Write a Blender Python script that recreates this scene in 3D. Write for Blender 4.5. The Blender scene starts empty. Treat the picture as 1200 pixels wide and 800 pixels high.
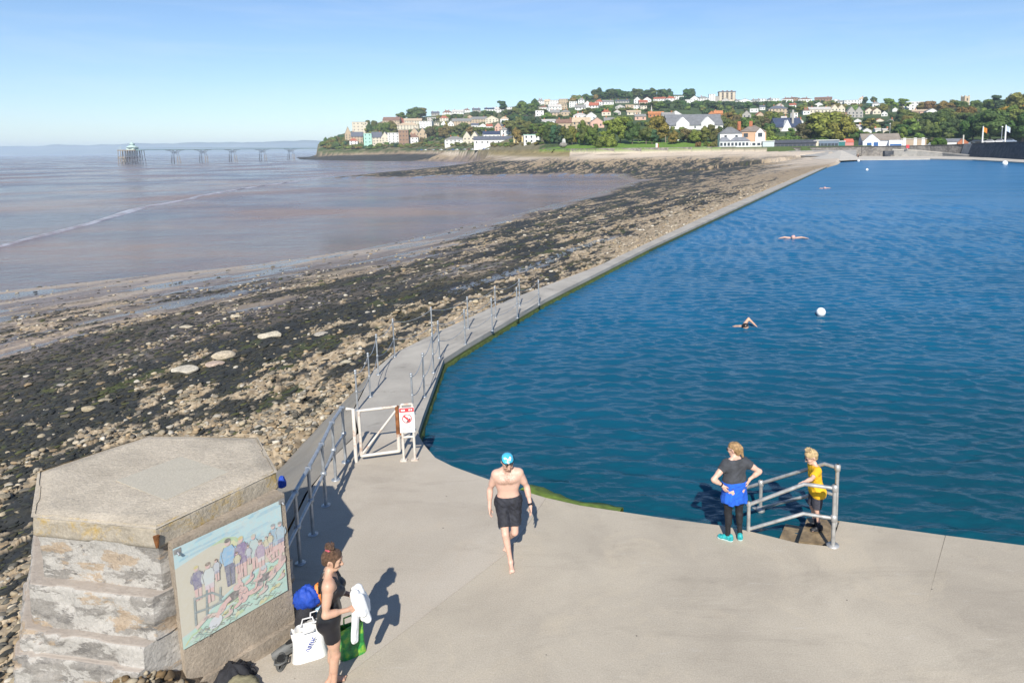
import bpy, math, random
import numpy as np
from mathutils import Vector, Matrix
R = math.radians
random.seed(7)
S = bpy.context.scene
COL = S.collection

# ---------------------------------------------------------------- camera
F, PX, PY, H, ROLL = 800.0, 700.0, 286.0, 5.75, 0.013
PITCH = math.atan((PY - (181.7 - .013 * PX)) / F)
fw = np.array([0, math.cos(PITCH), -math.sin(PITCH)])
up0 = np.array([0, math.sin(PITCH), math.cos(PITCH)])
rt0 = np.array([1., 0, 0])
ix = math.cos(ROLL) * rt0 - math.sin(ROLL) * up0
iu = math.sin(ROLL) * rt0 + math.cos(ROLL) * up0
EYE = np.array([0, 0, H])
def ray(x, y): return fw + ix * (x - PX) / F + iu * (PY - y) / F
def at(x, y, z=0.0):
    d = ray(x, y); return EYE + d * ((z - H) / d[2])
def atY(x, y, Y):
    d = ray(x, y); return EYE + d * (Y / d[1])
def proj(p):
    q = np.array(p, float) - EYE; w = q @ fw
    return PX + F * (q @ ix) / w, PY - F * (q @ iu) / w
cam = bpy.data.cameras.new('Camera'); co = bpy.data.objects.new('Camera', cam); COL.objects.link(co)
m = Matrix.Identity(4)
for i, v in enumerate((ix, iu, -fw)):
    for j in range(3): m[j][i] = v[j]
m.translation = (0, 0, H)
co.matrix_world = m
cam.sensor_width = 36; cam.lens = F / 1200 * 36
cam.shift_x = (600 - PX) / 1200; cam.shift_y = -(400 - PY) / 1200
cam.clip_start = .1; cam.clip_end = 60000
S.camera = co

# ---------------------------------------------------------------- numpy noise
def _h(i, j, s):
    n = (i.astype(np.int64) * 374761393 + j.astype(np.int64) * 668265263 + s * 974634777) & 0xffffffff
    n = ((n ^ (n >> 13)) * 1274126177) & 0xffffffff
    n = ((n ^ (n >> 16)) * 2246822519) & 0xffffffff
    return ((n ^ (n >> 15)) & 0xffffff) / float(0xffffff)
def vn(x, y, s=0):
    xi = np.floor(x); yi = np.floor(y); fx = x - xi; fy = y - yi
    fx = fx * fx * (3 - 2 * fx); fy = fy * fy * (3 - 2 * fy)
    a = _h(xi, yi, s); b = _h(xi + 1, yi, s); c = _h(xi, yi + 1, s); d = _h(xi + 1, yi + 1, s)
    return a + (b - a) * fx + (c - a) * fy + (a - b - c + d) * fx * fy
def fbm(x, y, o=4, s=0):
    r = 0; a = .5; t = 0
    for k in range(o):
        r = r + a * vn(x, y, s + k * 17); t += a; a *= .5
        x, y = x * 1.93 + y * .55 + 3.1, y * 1.93 - x * .55 + 7.7
    return r / t
def cell(x, y, s=0):
    xi = np.floor(x); yi = np.floor(y)
    best = np.full(np.shape(x), 9.0); cid = np.zeros(np.shape(x))
    for dx in (-1, 0, 1):
        for dy in (-1, 0, 1):
            cx = xi + dx; cy = yi + dy
            px = cx + _h(cx, cy, s); py = cy + _h(cx, cy, s + 5)
            d = np.hypot(x - px, y - py); mk = d < best
            best = np.where(mk, d, best); cid = np.where(mk, _h(cx, cy, s + 9), cid)
    return best, cid
def sstep(a, b, x):
    t = np.clip((x - a) / (b - a), 0, 1); return t * t * (3 - 2 * t)

# ---------------------------------------------------------------- tagging and building
def tag(o, label=None, cat=None, group=None, kind=None):
    if label: o['label'] = label
    if cat: o['category'] = cat
    if group: o['group'] = group
    if kind: o['kind'] = kind
    return o
def empty(name, loc, rz=0, label=None, cat=None, group=None):
    o = bpy.data.objects.new(name, None); COL.objects.link(o)
    o.empty_display_size = .1
    o.location = [float(v) for v in loc]; o.rotation_euler = (0, 0, rz)
    return tag(o, label, cat, group)
def link(name, me, parent=None, loc=(0, 0, 0), rz=0, color=None, scale=None):
    o = bpy.data.objects.new(name, me); COL.objects.link(o)
    o.location = [float(v) for v in loc]; o.rotation_euler = (0, 0, rz)
    if parent: o.parent = parent
    if color: o.color = (*color, 1)
    if scale: o.scale = scale
    return o
def npmesh(name, V, Fq, mat=None, smooth=False, attr=None, mi=None):
    """mesh from numpy arrays: V (n,3), Fq (m,k)"""
    V = np.asarray(V, np.float32); Fq = np.asarray(Fq, np.int32)
    me = bpy.data.meshes.new(name); k = Fq.shape[1]; n = len(Fq)
    me.vertices.add(len(V)); me.vertices.foreach_set('co', V.ravel())
    me.loops.add(n * k); me.loops.foreach_set('vertex_index', Fq.ravel())
    me.polygons.add(n)
    me.polygons.foreach_set('loop_start', np.arange(0, n * k, k, dtype=np.int32))
    me.polygons.foreach_set('loop_total', np.full(n, k, np.int32))
    if smooth: me.polygons.foreach_set('use_smooth', np.ones(n, bool))
    me.update(calc_edges=True); me.validate()
    if attr is not None:
        a = me.color_attributes.new('Col', 'FLOAT_COLOR', 'POINT')
        c = np.ones((len(V), 4), np.float32); c[:, :3] = attr
        a.data.foreach_set('color', c.ravel())
    if mat is not None:
        for q in (mat if isinstance(mat, (list, tuple)) else [mat]): me.materials.append(q)
    return me
class MB:
    def __init__(s): s.v = []; s.f = []; s.m = []; s.sm = []
    def add(s, vs, fs, mi=0, smooth=False):
        n = len(s.v); s.v += [tuple(float(c) for c in v) for v in vs]
        for f in fs: s.f.append([n + i for i in f]); s.m.append(mi); s.sm.append(smooth)
        return s
    def box(s, c, d, mi=0, rz=0, bev=0):
        x, y, z = d[0] / 2, d[1] / 2, d[2] / 2; ca, sa = math.cos(rz), math.sin(rz)
        vs = []
        for zz in (-z, z):
            for xx, yy in ((-x, -y), (x, -y), (x, y), (-x, y)):
                vs.append((c[0] + xx * ca - yy * sa, c[1] + xx * sa + yy * ca, c[2] + zz))
        return s.add(vs, [(3, 2, 1, 0), (4, 5, 6, 7), (0, 1, 5, 4), (1, 2, 6, 5), (2, 3, 7, 6), (3, 0, 4, 7)], mi)
    def tube(s, pts, r, n=8, mi=0, cap=True):
        pts = [Vector([float(c) for c in p]) for p in pts]
        rs = r if isinstance(r, (list, tuple)) else [r] * len(pts)
        vs = []; fs = []
        for i, p in enumerate(pts):
            d = (pts[min(i + 1, len(pts) - 1)] - pts[max(i - 1, 0)]).normalized()
            a = d.cross(Vector((0, 0, 1)) if abs(d.z) < .95 else Vector((1, 0, 0))).normalized(); b = d.cross(a)
            for k in range(n):
                t = 2 * math.pi * k / n; vs.append(p + (a * math.cos(t) + b * math.sin(t)) * rs[i])
        for i in range(len(pts) - 1):
            for k in range(n):
                k2 = (k + 1) % n; fs.append((i * n + k, i * n + k2, (i + 1) * n + k2, (i + 1) * n + k))
        s.add(vs, fs, mi, True)
        if cap:
            s.add(vs[:n], [tuple(range(n))], mi); s.add(vs[-n:], [tuple(range(n - 1, -1, -1))], mi)
        return s
    def prism(s, poly, z0, z1, mi=0, bottom=True):
        n = len(poly); vs = [(p[0], p[1], z0) for p in poly] + [(p[0], p[1], z1) for p in poly]
        fs = [tuple(range(n, 2 * n))] + [(i, (i + 1) % n, n + (i + 1) % n, n + i) for i in range(n)]
        if bottom: fs.append(tuple(range(n - 1, -1, -1)))
        return s.add(vs, fs, mi)
    def lathe(s, c, prof, n=16, mi=0):
        vs = []; fs = []
        for r, z in prof:
            for k in range(n):
                t = 2 * math.pi * k / n; vs.append((c[0] + r * math.cos(t), c[1] + r * math.sin(t), c[2] + z))
        for i in range(len(prof) - 1):
            for k in range(n):
                k2 = (k + 1) % n; fs.append((i * n + k, i * n + k2, (i + 1) * n + k2, (i + 1) * n + k))
        return s.add(vs, fs, mi, True)
    def mesh(s, name, mats):
        me = bpy.data.meshes.new(name)
        me.from_pydata(s.v, [], s.f)
        for q in (mats if isinstance(mats, (list, tuple)) else [mats]): me.materials.append(q)
        me.polygons.foreach_set('material_index', s.m); me.polygons.foreach_set('use_smooth', s.sm)
        me.update(); return me
    def build(s, name, mats, parent=None, color=None, world=True, loc=None):
        if parent is not None and world:
            o = parent.location; s.v = [(x - o.x, y - o.y, z - o.z) for x, y, z in s.v]
            if parent.parent:
                o = parent.parent.location; s.v = [(x - o.x, y - o.y, z - o.z) for x, y, z in s.v]
        return link(name, s.mesh(name, mats), parent, loc or (0, 0, 0), color=color)

# ---------------------------------------------------------------- materials
def newmat(name):
    m = bpy.data.materials.new(name); m.use_nodes = True; nt = m.node_tree
    return m, nt, nt.nodes['Principled BSDF']
def nd(nt, t, ins=None, **kw):
    n = nt.nodes.new(t)
    for k, v in kw.items(): setattr(n, k, v)
    for k, v in (ins or {}).items():
        if hasattr(v, 'node'): nt.links.new(v, n.inputs[k])
        else: n.inputs[k].default_value = v
    return n
def noise(nt, scale, detail=4, rough=.55, vec=None, dist=0):
    n = nd(nt, 'ShaderNodeTexNoise', {'Scale': scale, 'Detail': detail, 'Roughness': rough, 'Distortion': dist})
    if vec is not None: nt.links.new(vec, n.inputs['Vector'])
    return n.outputs['Fac']
def ramp(nt, fac, stops, interp='LINEAR'):
    n = nd(nt, 'ShaderNodeValToRGB'); cr = n.color_ramp; cr.interpolation = interp
    while len(cr.elements) < len(stops): cr.elements.new(.5)
    for e, (p, c) in zip(cr.elements, stops):
        e.position = p; e.color = (*c, 1) if isinstance(c, (tuple, list)) else (c, c, c, 1)
    nt.links.new(fac, n.inputs['Fac']); return n.outputs['Color']
def mix(nt, a, b, fac, mode='MIX'):
    n = nd(nt, 'ShaderNodeMix', data_type='RGBA', blend_type=mode)
    for s, v in ((6, a), (7, b), (0, fac)):
        if hasattr(v, 'node'): nt.links.new(v, n.inputs[s])
        else: n.inputs[s].default_value = (*v, 1) if isinstance(v, (tuple, list)) else v
    return n.outputs[2]
def bump(nt, p, h, strength=.5, dist=.02):
    n = nd(nt, 'ShaderNodeBump', {'Strength': strength, 'Distance': dist, 'Height': h})
    nt.links.new(n.outputs['Normal'], p.inputs['Normal'])
def ocoord(nt): return nd(nt, 'ShaderNodeTexCoord').outputs['Object']
def wcoord(nt): return nd(nt, 'ShaderNodeNewGeometry').outputs['Position']
def plain(name, c, rough=.6, metal=0, var=.25, scale=8, bmp=0, coat=0):
    m, nt, p = newmat(name); v = ocoord(nt)
    f = noise(nt, scale, 5, vec=v)
    lo = tuple(x * (1 - var) for x in c); hi = tuple(min(1, x * (1 + var)) for x in c)
    nt.links.new(ramp(nt, f, [(.3, lo), (.7, hi)]), p.inputs['Base Color'])
    p.inputs['Roughness'].default_value = rough; p.inputs['Metallic'].default_value = metal
    if bmp: bump(nt, p, noise(nt, scale * 4, 5, vec=v), bmp, .02)
    return m
def objcol(name, rough=.8, var=.3, scale=2, bmp=0, spec=.3):
    """colour comes from the object's own colour, broken up by noise"""
    m, nt, p = newmat(name); v = ocoord(nt)
    oi = nd(nt, 'ShaderNodeObjectInfo')
    f = ramp(nt, noise(nt, scale, 6, .65, vec=v), [(.3, 1 - var), (.7, 1 + var)])
    nt.links.new(mix(nt, oi.outputs['Color'], f, 1.0, 'MULTIPLY'), p.inputs['Base Color'])
    p.inputs['Roughness'].default_value = rough; p.inputs['Specular IOR Level'].default_value = spec
    if bmp: bump(nt, p, noise(nt, scale * 5, 6, vec=v), bmp, .05)
    return m
def attrcol(name, rough=.85, nscale=6, var=.25, bmp=.3, spec=.3, bdist=.03):
    m, nt, p = newmat(name); v = wcoord(nt)
    a = nd(nt, 'ShaderNodeAttribute', attribute_name='Col')
    f = ramp(nt, noise(nt, nscale, 6, .65, vec=v), [(.3, 1 - var), (.7, 1 + var)])
    nt.links.new(mix(nt, a.outputs['Color'], f, 1.0, 'MULTIPLY'), p.inputs['Base Color'])
    p.inputs['Roughness'].default_value = rough; p.inputs['Specular IOR Level'].default_value = spec
    if bmp: bump(nt, p, noise(nt, nscale * 3, 6, .7, vec=v), bmp, bdist)
    return m

# ---------------------------------------------------------------- world, sun, render
SUN_EL, SUN_AZ = R(38.5), R(180 - 2)     # azimuth clockwise from +Y; the sun stands behind the camera
w = bpy.data.worlds.new('World'); S.world = w; w.use_nodes = True
nt = w.node_tree; bg = nt.nodes['Background']
sky = nt.nodes.new('ShaderNodeTexSky'); sky.sky_type = 'NISHITA'; sky.sun_disc = False
sky.sun_elevation = SUN_EL; sky.sun_rotation = SUN_AZ; sky.air_density = 1.0; sky.dust_density = 0.0; sky.ozone_density = 2.2
tc_ = nt.nodes.new('ShaderNodeTexCoord'); mp_w = nt.nodes.new('ShaderNodeMapping'); mp_w.inputs['Scale'].default_value = (1.6, 1.6, 13); mp_w.inputs['Rotation'].default_value = (.05, .03, 0)
nz_w = nt.nodes.new('ShaderNodeTexNoise'); nz_w.inputs['Scale'].default_value = 2.2; nz_w.inputs['Detail'].default_value = 7; nz_w.inputs['Roughness'].default_value = .6; nz_w.inputs['Distortion'].default_value = .5
rp_w = nt.nodes.new('ShaderNodeValToRGB'); rp_w.color_ramp.elements[0].position = .46; rp_w.color_ramp.elements[1].position = .80; rp_w.color_ramp.elements[0].color = (0, 0, 0, 1); rp_w.color_ramp.elements[1].color = (.20, .20, .20, 1)
mx_w = nt.nodes.new('ShaderNodeMix'); mx_w.data_type = 'RGBA'; mx_w.inputs[7].default_value = (7.2, 8.0, 8.8, 1)
nt.links.new(tc_.outputs['Generated'], mp_w.inputs['Vector']); nt.links.new(mp_w.outputs[0], nz_w.inputs['Vector']); nt.links.new(nz_w.outputs['Fac'], rp_w.inputs['Fac']); nt.links.new(rp_w.outputs['Color'], mx_w.inputs[0])
tn_w = nt.nodes.new('ShaderNodeMix'); tn_w.data_type = 'RGBA'; tn_w.blend_type = 'MULTIPLY'; tn_w.inputs[0].default_value = 1; tn_w.inputs[7].default_value = (.82, .94, 1.12, 1); nt.links.new(sky.outputs['Color'], tn_w.inputs[6]); nt.links.new(tn_w.outputs[2], mx_w.inputs[6]); nt.links.new(mx_w.outputs[2], bg.inputs['Color']); bg.inputs['Strength'].default_value = .088
sl = bpy.data.lights.new('Sun', 'SUN'); so = bpy.data.objects.new('Sun', sl); COL.objects.link(so)
sl.energy = 4.9; sl.angle = R(.5); sl.color = (1, .95, .86)
sd = Vector((math.sin(SUN_AZ) * math.cos(SUN_EL), math.cos(SUN_AZ) * math.cos(SUN_EL), math.sin(SUN_EL)))
so.rotation_euler = sd.to_track_quat('Z', 'Y').to_euler(); so.location = (0, -20, 40)
S.view_settings.view_transform = 'Standard'; S.view_settings.look = 'None'
S.view_settings.exposure = .45; S.view_settings.gamma = 1; S.view_settings.use_curve_mapping = False
S.render.engine = 'CYCLES'
cy = S.cycles
cy.use_denoising = True; cy.max_bounces = 5; cy.diffuse_bounces = 2; cy.glossy_bounces = 3; cy.volume_bounces = 1
cy.transmission_bounces = 2; cy.caustics_reflective = False; cy.caustics_refractive = False; cy.use_adaptive_sampling = True
cy.sample_clamp_indirect = 6; cy.sample_clamp_direct = 8
# ================================================================ LAND, SEA, LAKE
SEA = -5.0; LAKE = -0.30; PROM = 5.0
U = np.array([.4, .9165]); W0 = np.array([-4.3, 18.3]); NL = np.array([-.9165, .4])
shore_px = [(-420, 400), (-200, 362), (0, 341), (150, 326), (300, 310), (420, 293), (520, 271), (620, 247), (700, 226), (742, 213), (720, 207),
            (650, 206), (560, 207), (480, 209), (385, 209), (440, 203), (520, 197), (580, 192), (540, 189.5), (480, 189), (420, 188.6), (372, 187.6), (352, 187), (347, 184.5)]
SH = np.array([at(x, y, SEA)[:2] for x, y in shore_px])
SH = np.vstack([SH, [[-420, 1500]]])
INL = np.array([(-9, 2, -1.3), (-7.6, 7, -1.4), (-7.9, 12, -1.5), (-7.2, 16, -1.3), (-6.4, 19, -.95), (-5.3, 21.5, -.6), (-3.6, 25.8, -.38), (0, 33.1, -.3), (11.9, 64.4, -.22),
                (50, 157, -.15), (72, 206, .1), (84, 238, .5), (93, 262, 1.0), (97, 283, 2.6), (59, 296, 3.2), (37, 300, 3.2), (0, 305, 3.2), (-20, 330, 3.2), (-37, 370, 3.2),
                (-53, 410, 3.2), (-72, 460, 3.0), (-100, 575, 2.8), (-187, 715, 2.6), (-265, 795, 1.6), (-342, 848, .5), (-365, 900, 1), (-400, 1500, 2)], float)
def pdist(P, L):
    """distance to polyline L and the index + fraction of the nearest point"""
    best = np.full(len(P), 1e9); par = np.zeros(len(P))
    for i in range(len(L) - 1):
        a = L[i, :2]; b = L[i + 1, :2]; ab = b - a
        t = np.clip(((P - a) @ ab) / (ab @ ab), 0, 1)
        d = np.hypot(*(P - a - t[:, None] * ab).T); mk = d < best
        best = np.where(mk, d, best); par = np.where(mk, i + t, par)
    return best, par
def inside(P, L):
    c = np.zeros(len(P), bool); n = len(L); x, y = P[:, 0], P[:, 1]
    for i in range(n):
        x1, y1 = L[i][:2]; x2, y2 = L[(i + 1) % n][:2]
        if y1 == y2: continue
        k = ((y1 > y) != (y2 > y)) & (x < (x2 - x1) * (y - y1) / (y2 - y1) + x1); c ^= k
    return c
EAST = np.array([[3000, 1500], [3000, -50], [SH[0, 0], -50]])
LANDP = np.vstack([SH, EAST])
INLP = np.vstack([INL[:, :2], [[3000, 1500], [3000, 2]]])
# the hill: ground line and ridge line given by bearing (in photo columns)
bx = np.array([330, 376, 405, 430, 460, 500, 530, 560, 600, 640, 670, 700, 740, 800, 840, 900, 960, 1010, 1060, 1130, 1200, 1400])
yr = np.array([180, 169, 158, 151, 141, 138, 135, 132, 127, 122, 118, 114, 112, 113, 118, 120, 119, 122, 124, 125, 124, 122.])
Y0 = np.array([880, 862, 835, 815, 775, 730, 675, 600, 470, 372, 352, 336, 332, 332, 332, 332, 332, 332, 320, 310, 290, 270.])
Y1 = np.array([900, 905, 940, 960, 1000, 1040, 1060, 1090, 1130, 1160, 1180, 1200, 1210, 1180, 1150, 1060, 980, 920, 820, 700, 600, 500.])
def hill_z(X, Y):
    xp = PX + F * (X / Y) * .995 - 6.5 * .013
    y_r = np.interp(xp, bx, yr); a = np.interp(xp, bx, Y0); b = np.interp(xp, bx, Y1)
    hz = 181.7 - .013 * xp
    zr = H + (hz - y_r) / F * b * 1.0
    t = (Y - a) / (b - a)
    tt = np.clip(t, 0, 1)
    z = PROM + (zr - PROM) * (tt * .8 + .2 * tt * tt) - np.clip(t - 1, 0, 9) * 25
    return z
def land(X, Y):
    P = np.stack([X, Y], 1)
    dt, _ = pdist(P, SH); on = inside(P, LANDP); t = np.where(on, dt, -dt)
    dd, par = pdist(P, INL); inn = inside(P, INLP)
    zi = np.interp(par, np.arange(len(INL)), INL[:, 2])
    tp = np.maximum(t, 0); f = tp / (tp + dd + .01)
    z = SEA + (zi - SEA) * (.35 * f + .65 * f ** 1.5)
    # rise quickly off the water where the shore is rocky
    z = np.where(on, z + .25 * sstep(0, 3, tp), SEA + t * .06)
    z = np.maximum(z, SEA - 2.5)
    hz = hill_z(X, Y)
    lakeside = (X > -9) & (Y < 262) & inn
    low = lakeside | (inn & (Y >= 262) & (X > 62) & (Y < 292 - .02 * (X - 62)))
    z = np.where(inn, np.where(low, np.where(Y > 250, -.6, np.where(Y > 20, zi + .1 - 1.1 * np.minimum(dd, 2.5), zi + .25 - .30 * np.minimum(dd, 4))), np.where(Y > 262, np.maximum(hz, PROM), z)), z)
    return z, t, dd, inn, f
def sd_coords(X, Y):
    P = np.stack([X, Y], 1) - W0
    return P @ U, P @ NL
def weedmask(X, Y, dd, t, f):
    """share of dark seaweed cover: long bands that run with the lake wall"""
    s, d = sd_coords(X, Y)
    wob = (fbm(s / 22, d / 22, 3, 3) - .5) * 9
    d2 = dd + wob
    prof = np.interp(d2, [0, 2, 4, 6.5, 8, 10, 12.5, 15, 17, 20, 23, 27, 31, 36, 42, 60], [.06, .20, .44, .60, .54, .74, .84, .80, .60, .66, .64, .66, .56, .36, .24, .1])
    far = sstep(55, 150, Y)
    prof2 = np.interp(d2, [0, 8, 18, 30, 45, 70], [.08, .22, .42, .58, .68, .62])
    prof = prof * (1 - far) + prof2 * far
    n = fbm(s / 5.5, d / 1.7, 6, 11); n2 = fbm(s / .9, d / .5, 4, 23); n3 = fbm(s / 16, d / 3.2, 3, 51)
    n4 = fbm(s / .4, d / .28, 3, 123)
    prof = prof + .24 * sstep(22, 8, s) * sstep(5, 8, d) * sstep(24, 18, d)
    v = prof + (n - .5) * 1.0 + (n2 - .5) * 1.05 + (n3 - .5) * .55 + (n4 - .5) * .5
    return v, s, d
SAND = np.array([.50, .42, .33]); SHING = np.array([.295, .225, .145]); PALE = np.array([.43, .35, .245])
WEED = np.array([.030, .032, .032]); WEED2 = np.array([.060, .054, .034]); MUD = np.array([.21, .165, .135]); GREEN = np.array([.07, .085, .025])
GRIDS = []
def grid_faces(nr, nc):
    i = np.arange(nr - 1)[:, None] * nc + np.arange(nc - 1)[None, :]
    return np.stack([i, i + 1, i + nc + 1, i + nc], -1).reshape(-1, 4)
def beach(Y_a, Y_b, nr, a0, a1, nc):
    Yr = Y_a * (Y_b / Y_a) ** (np.arange(nr) / (nr - 1)); A = np.linspace(a0, a1, nc)
    Y = np.repeat(Yr, nc); X = np.tile(A, nr) * Y
    z, t, dd, inn, f = land(X, Y)
    wv, s, d = weedmask(X, Y, dd, t, f)
    weed = sstep(.465, .535, wv)
    sp = Y * (a1 - a0) / nc
    fade = lambda size: np.clip(size / (sp * 2.2) - .4, 0, 1)
    # stones: rounded cells of three sizes
    h = 0
    col = SHING * (0.8 + .45 * fbm(s / 1.1, d / .8, 4, 31))[:, None]
    for size, amp, sd_ in ((.6, .11, 1), (.3, .075, 2), (.15, .04, 3)):
        cd, ci = cell(s / size * .8, d / size, sd_)
        keep = ci > (.62 if size > .5 else .35)
        st = np.where(keep, np.clip(1 - (cd / .62) ** 2, 0, 1) ** .6, 0) * fade(size)
        dens = (1 - weed * (.93 if size > .3 else .985))
        if size > .5: dens = dens * sstep(.5, .62, fbm(s / 9, d / 5, 2, 77))
        st = st * dens
        h = h + amp * st
        cc = (SHING * .75)[None] + (PALE - SHING * .65)[None] * (ci * 1.7 % 1)[:, None]
        col = col + (cc - col) * sstep(.12, .3, st)[:, None]
    wl = fbm(s / .5, d / .4, 4, 41)
    wc = WEED + (WEED2 - WEED) * sstep(.5, .75, fbm(s / 3, d / 1.4, 3, 47))[:, None]
    wc = wc * (.7 + .75 * wl)[:, None]
    gm = sstep(.66, .74, fbm(s / 2.2, d / 1.0, 3, 53))[:, None] * .6
    wc = wc + (GREEN - wc) * gm
    crev = sstep(.06, .0, h) * sstep(.42, .5, wv)        # weed fills the gaps between stones
    k = np.clip(np.maximum(weed * (1 - sstep(.04, .10, h)), crev * .8), 0, 1)
    col = col + (wc - col) * k[:, None]
    h = h + weed * (wl - .45) * .22 * fade(.35)
    h = h + (fbm(s / 4, d / 1.6, 3, 61) - .5) * .35 * np.clip(dd / 3, 0, 1)
    # mud and shallow gravel toward the sea
    mw = np.interp(s, [-20, 0, 14, 30, 45, 80], [40, 38, 32, 22, 12, 6]); mud = sstep(mw * 1.25, mw * .6, t + (fbm(s / 9, d / 3.5, 4, 71) - .5) * mw * 1.2) * (Y < 130) + sstep(7, 2, t + (fbm(s / 12, d / 5, 3, 71) - .5) * 8) * (Y >= 130)
    mudk = np.clip(mud, 0, 1) * (1 - .35 * weed * sstep(2, 20, t)); weed = weed * (1 - .8 * np.clip(mud, 0, 1))
    grav = np.maximum(sstep(.46, .58, fbm(s / 7, d / 1.6, 4, 81)), sstep(.40, .52, fbm(s / 9, d / 2.2, 4, 181)) * sstep(14, 3, t)) * (Y < 75)
    mc = MUD * (.85 + .3 * fbm(s / 3, d / 1.2, 4, 83))[:, None]
    mc = mc + (np.array([.40, .31, .215]) - mc) * grav[:, None] * .85
    col = col + (mc - col) * mudk[:, None]
    h = h * (1 - .75 * mudk)
    pd_ = np.abs(d - 7.0 - (fbm(s / 6, d * 0, 2, 19) - .5) * 1.2); pool = sstep(.72, .5, pd_ / (.25 + 1.3 * fbm(s / 3.5, d * 0 + 2, 3, 29))) * sstep(8.5, 11, s) * sstep(33, 27, s)
    film = sstep(.52, .60, fbm(s / 6, d / 1.6, 4, 87)) * mudk * sstep(-2, 1, t)
    wet = np.clip(np.maximum(pool, film) , 0, 1); col = col + (np.array([.12, .10, .085]) - col) * wet[:, None] * .8; h = h * (1 - wet)
    wetm = np.maximum(wet, .45 * mudk)
    # sand at the head of the beach
    sand = sstep(.62, .9, f + (fbm(X / 18, Y / 14, 3, 91) - .5) * .35) * sstep(165, 225, Y + (fbm(X / 20, Y / 20, 2, 93) - .5) * 40)
    sc = SAND * (.9 + .2 * fbm(X / 6, Y / 6, 4, 95))[:, None]
    strand = sstep(.63, .7, fbm(X / 25, Y / 2.2, 4, 97)) * sstep(.99, .9, f)
    sc = sc * (1 - .45 * strand)[:, None]
    sand = sand * (1 - sstep(-150, -190, X) * .85)
    col = col + (sc - col) * sand[:, None]; h = h * (1 - .9 * sand)
    # dune grass on the headland
    dune = sstep(.75, .9, f) * ((X < -12) & (Y > 300) & (Y < 560))
    dg = np.array([.25, .20, .10]) * (.7 + .6 * fbm(X / 5, Y / 5, 3, 99))[:, None]
    col = col + (dg - col) * dune[:, None]
    # black rocks of the promontory
    rk = ((X < -120) & (Y > 640)) * sstep(1.25, .75, f + (fbm(X / 14, Y / 14, 3, 5) - .5) * .5)
    col = col + (np.where((f > .86)[:, None], np.array([.20, .145, .095]), np.array([.05, .048, .042])) * (.6 + .9 * fbm(X / 6, Y / 6, 3, 7))[:, None] - col) * rk[:, None]
    # inland
    g = np.array([.060, .088, .028]) * (.7 + .6 * fbm(X / 14, Y / 14, 4, 13))[:, None]
    xp = PX + F * X / Y
    lawn = (Y < 378) & (xp > 615) & (xp < 845)
    lc = np.array([.125, .215, .035]) * (.85 + .3 * fbm(X / 9, Y / 30, 3, 15))[:, None]
    g = np.where(lawn[:, None], lc, g)
    rough = sstep(.42, .62, fbm(X / 11, Y / 7, 4, 17)) * ((xp < 640) * .9)
    rough = np.where((Y < 560) & (xp < 634), np.maximum(rough, .8), rough)
    g = g + (np.array([.20, .165, .10]) - g) * rough[:, None]
    inl_ = inn & (Y > 262)
    col = np.where(inl_[:, None], g, col); h = np.where(inl_, 0, h)
    h = np.where(inn & (Y > 20), 0, h) * (.45 + .55 * sstep(10, 15, Y))
    z = z + np.where(t > -1, h, 0)
    GRIDS.append((Y_a, Y_b, nr, a0, a1, nc, z.reshape(nr, nc), weed.reshape(nr, nc), mudk.reshape(nr, nc), inn.reshape(nr, nc), t.reshape(nr, nc)))
    Fq = grid_faces(nr, nc)
    hid = (inn & (Y < 250) & (dd > 2.2)) | (z < SEA - .8)
    keep = ~hid[Fq].all(1)
    Fq = Fq[keep]
    used = np.unique(Fq); remap = np.zeros(len(X), np.int64); remap[used] = np.arange(len(used))
    return np.stack([X, Y, z], 1)[used], remap[Fq], np.clip(col, .01, .8)[used], wetm[used]
M_beach = attrcol('foreshore', .75, 5, .3, .5, .35, .03)
V, Fq, C_, W_ = beach(5.2, 332, 800, -1.42, .40, 1070)
me = npmesh('foreshore', V, Fq, M_beach, True, C_); a_ = me.attributes.new('Wet', 'FLOAT', 'POINT'); a_.data.foreach_set('value', W_.astype(np.float32))
nt = M_beach.node_tree; p = nt.nodes['Principled BSDF']; wa = nd(nt, 'ShaderNodeAttribute', attribute_name='Wet')
nt.links.new(ramp(nt, wa.outputs['Fac'], [(.1, .78), (.6, .30), (1, .05)]), p.inputs['Roughness']); nt.links.new(ramp(nt, wa.outputs['Fac'], [(.1, .25), (1, .6)]), p.inputs['Specular IOR Level'])
tag(link('foreshore', me), kind='structure')
M_land = attrcol('hill_ground', .9, .3, .3, .4, .2, .3)
V, Fq, C_, W_ = beach(331, 1350, 210, -.62, .95, 420)
V[:, 2] -= .02
tag(link('hillside', npmesh('hillside', V, Fq, M_land, True, C_)), kind='structure')

def ground(px, py, lo=None):
    """distance along the bearing of photo column px where the hill meets the sight line of row py"""
    d = ray(px, py); a = float(np.interp(px, bx, Y0)); b = float(np.interp(px, bx, Y1))
    Ys = np.linspace(a - 6, b, 400); Xs = Ys * d[0] / d[1]; zs = H + Ys * d[2] / d[1]
    g = np.maximum(hill_z(Xs, Ys), PROM)
    k = np.nonzero(g >= zs)[0]
    i = k[0] if len(k) else len(Ys) - 1
    return np.array([Xs[i], Ys[i], g[i]])

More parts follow.
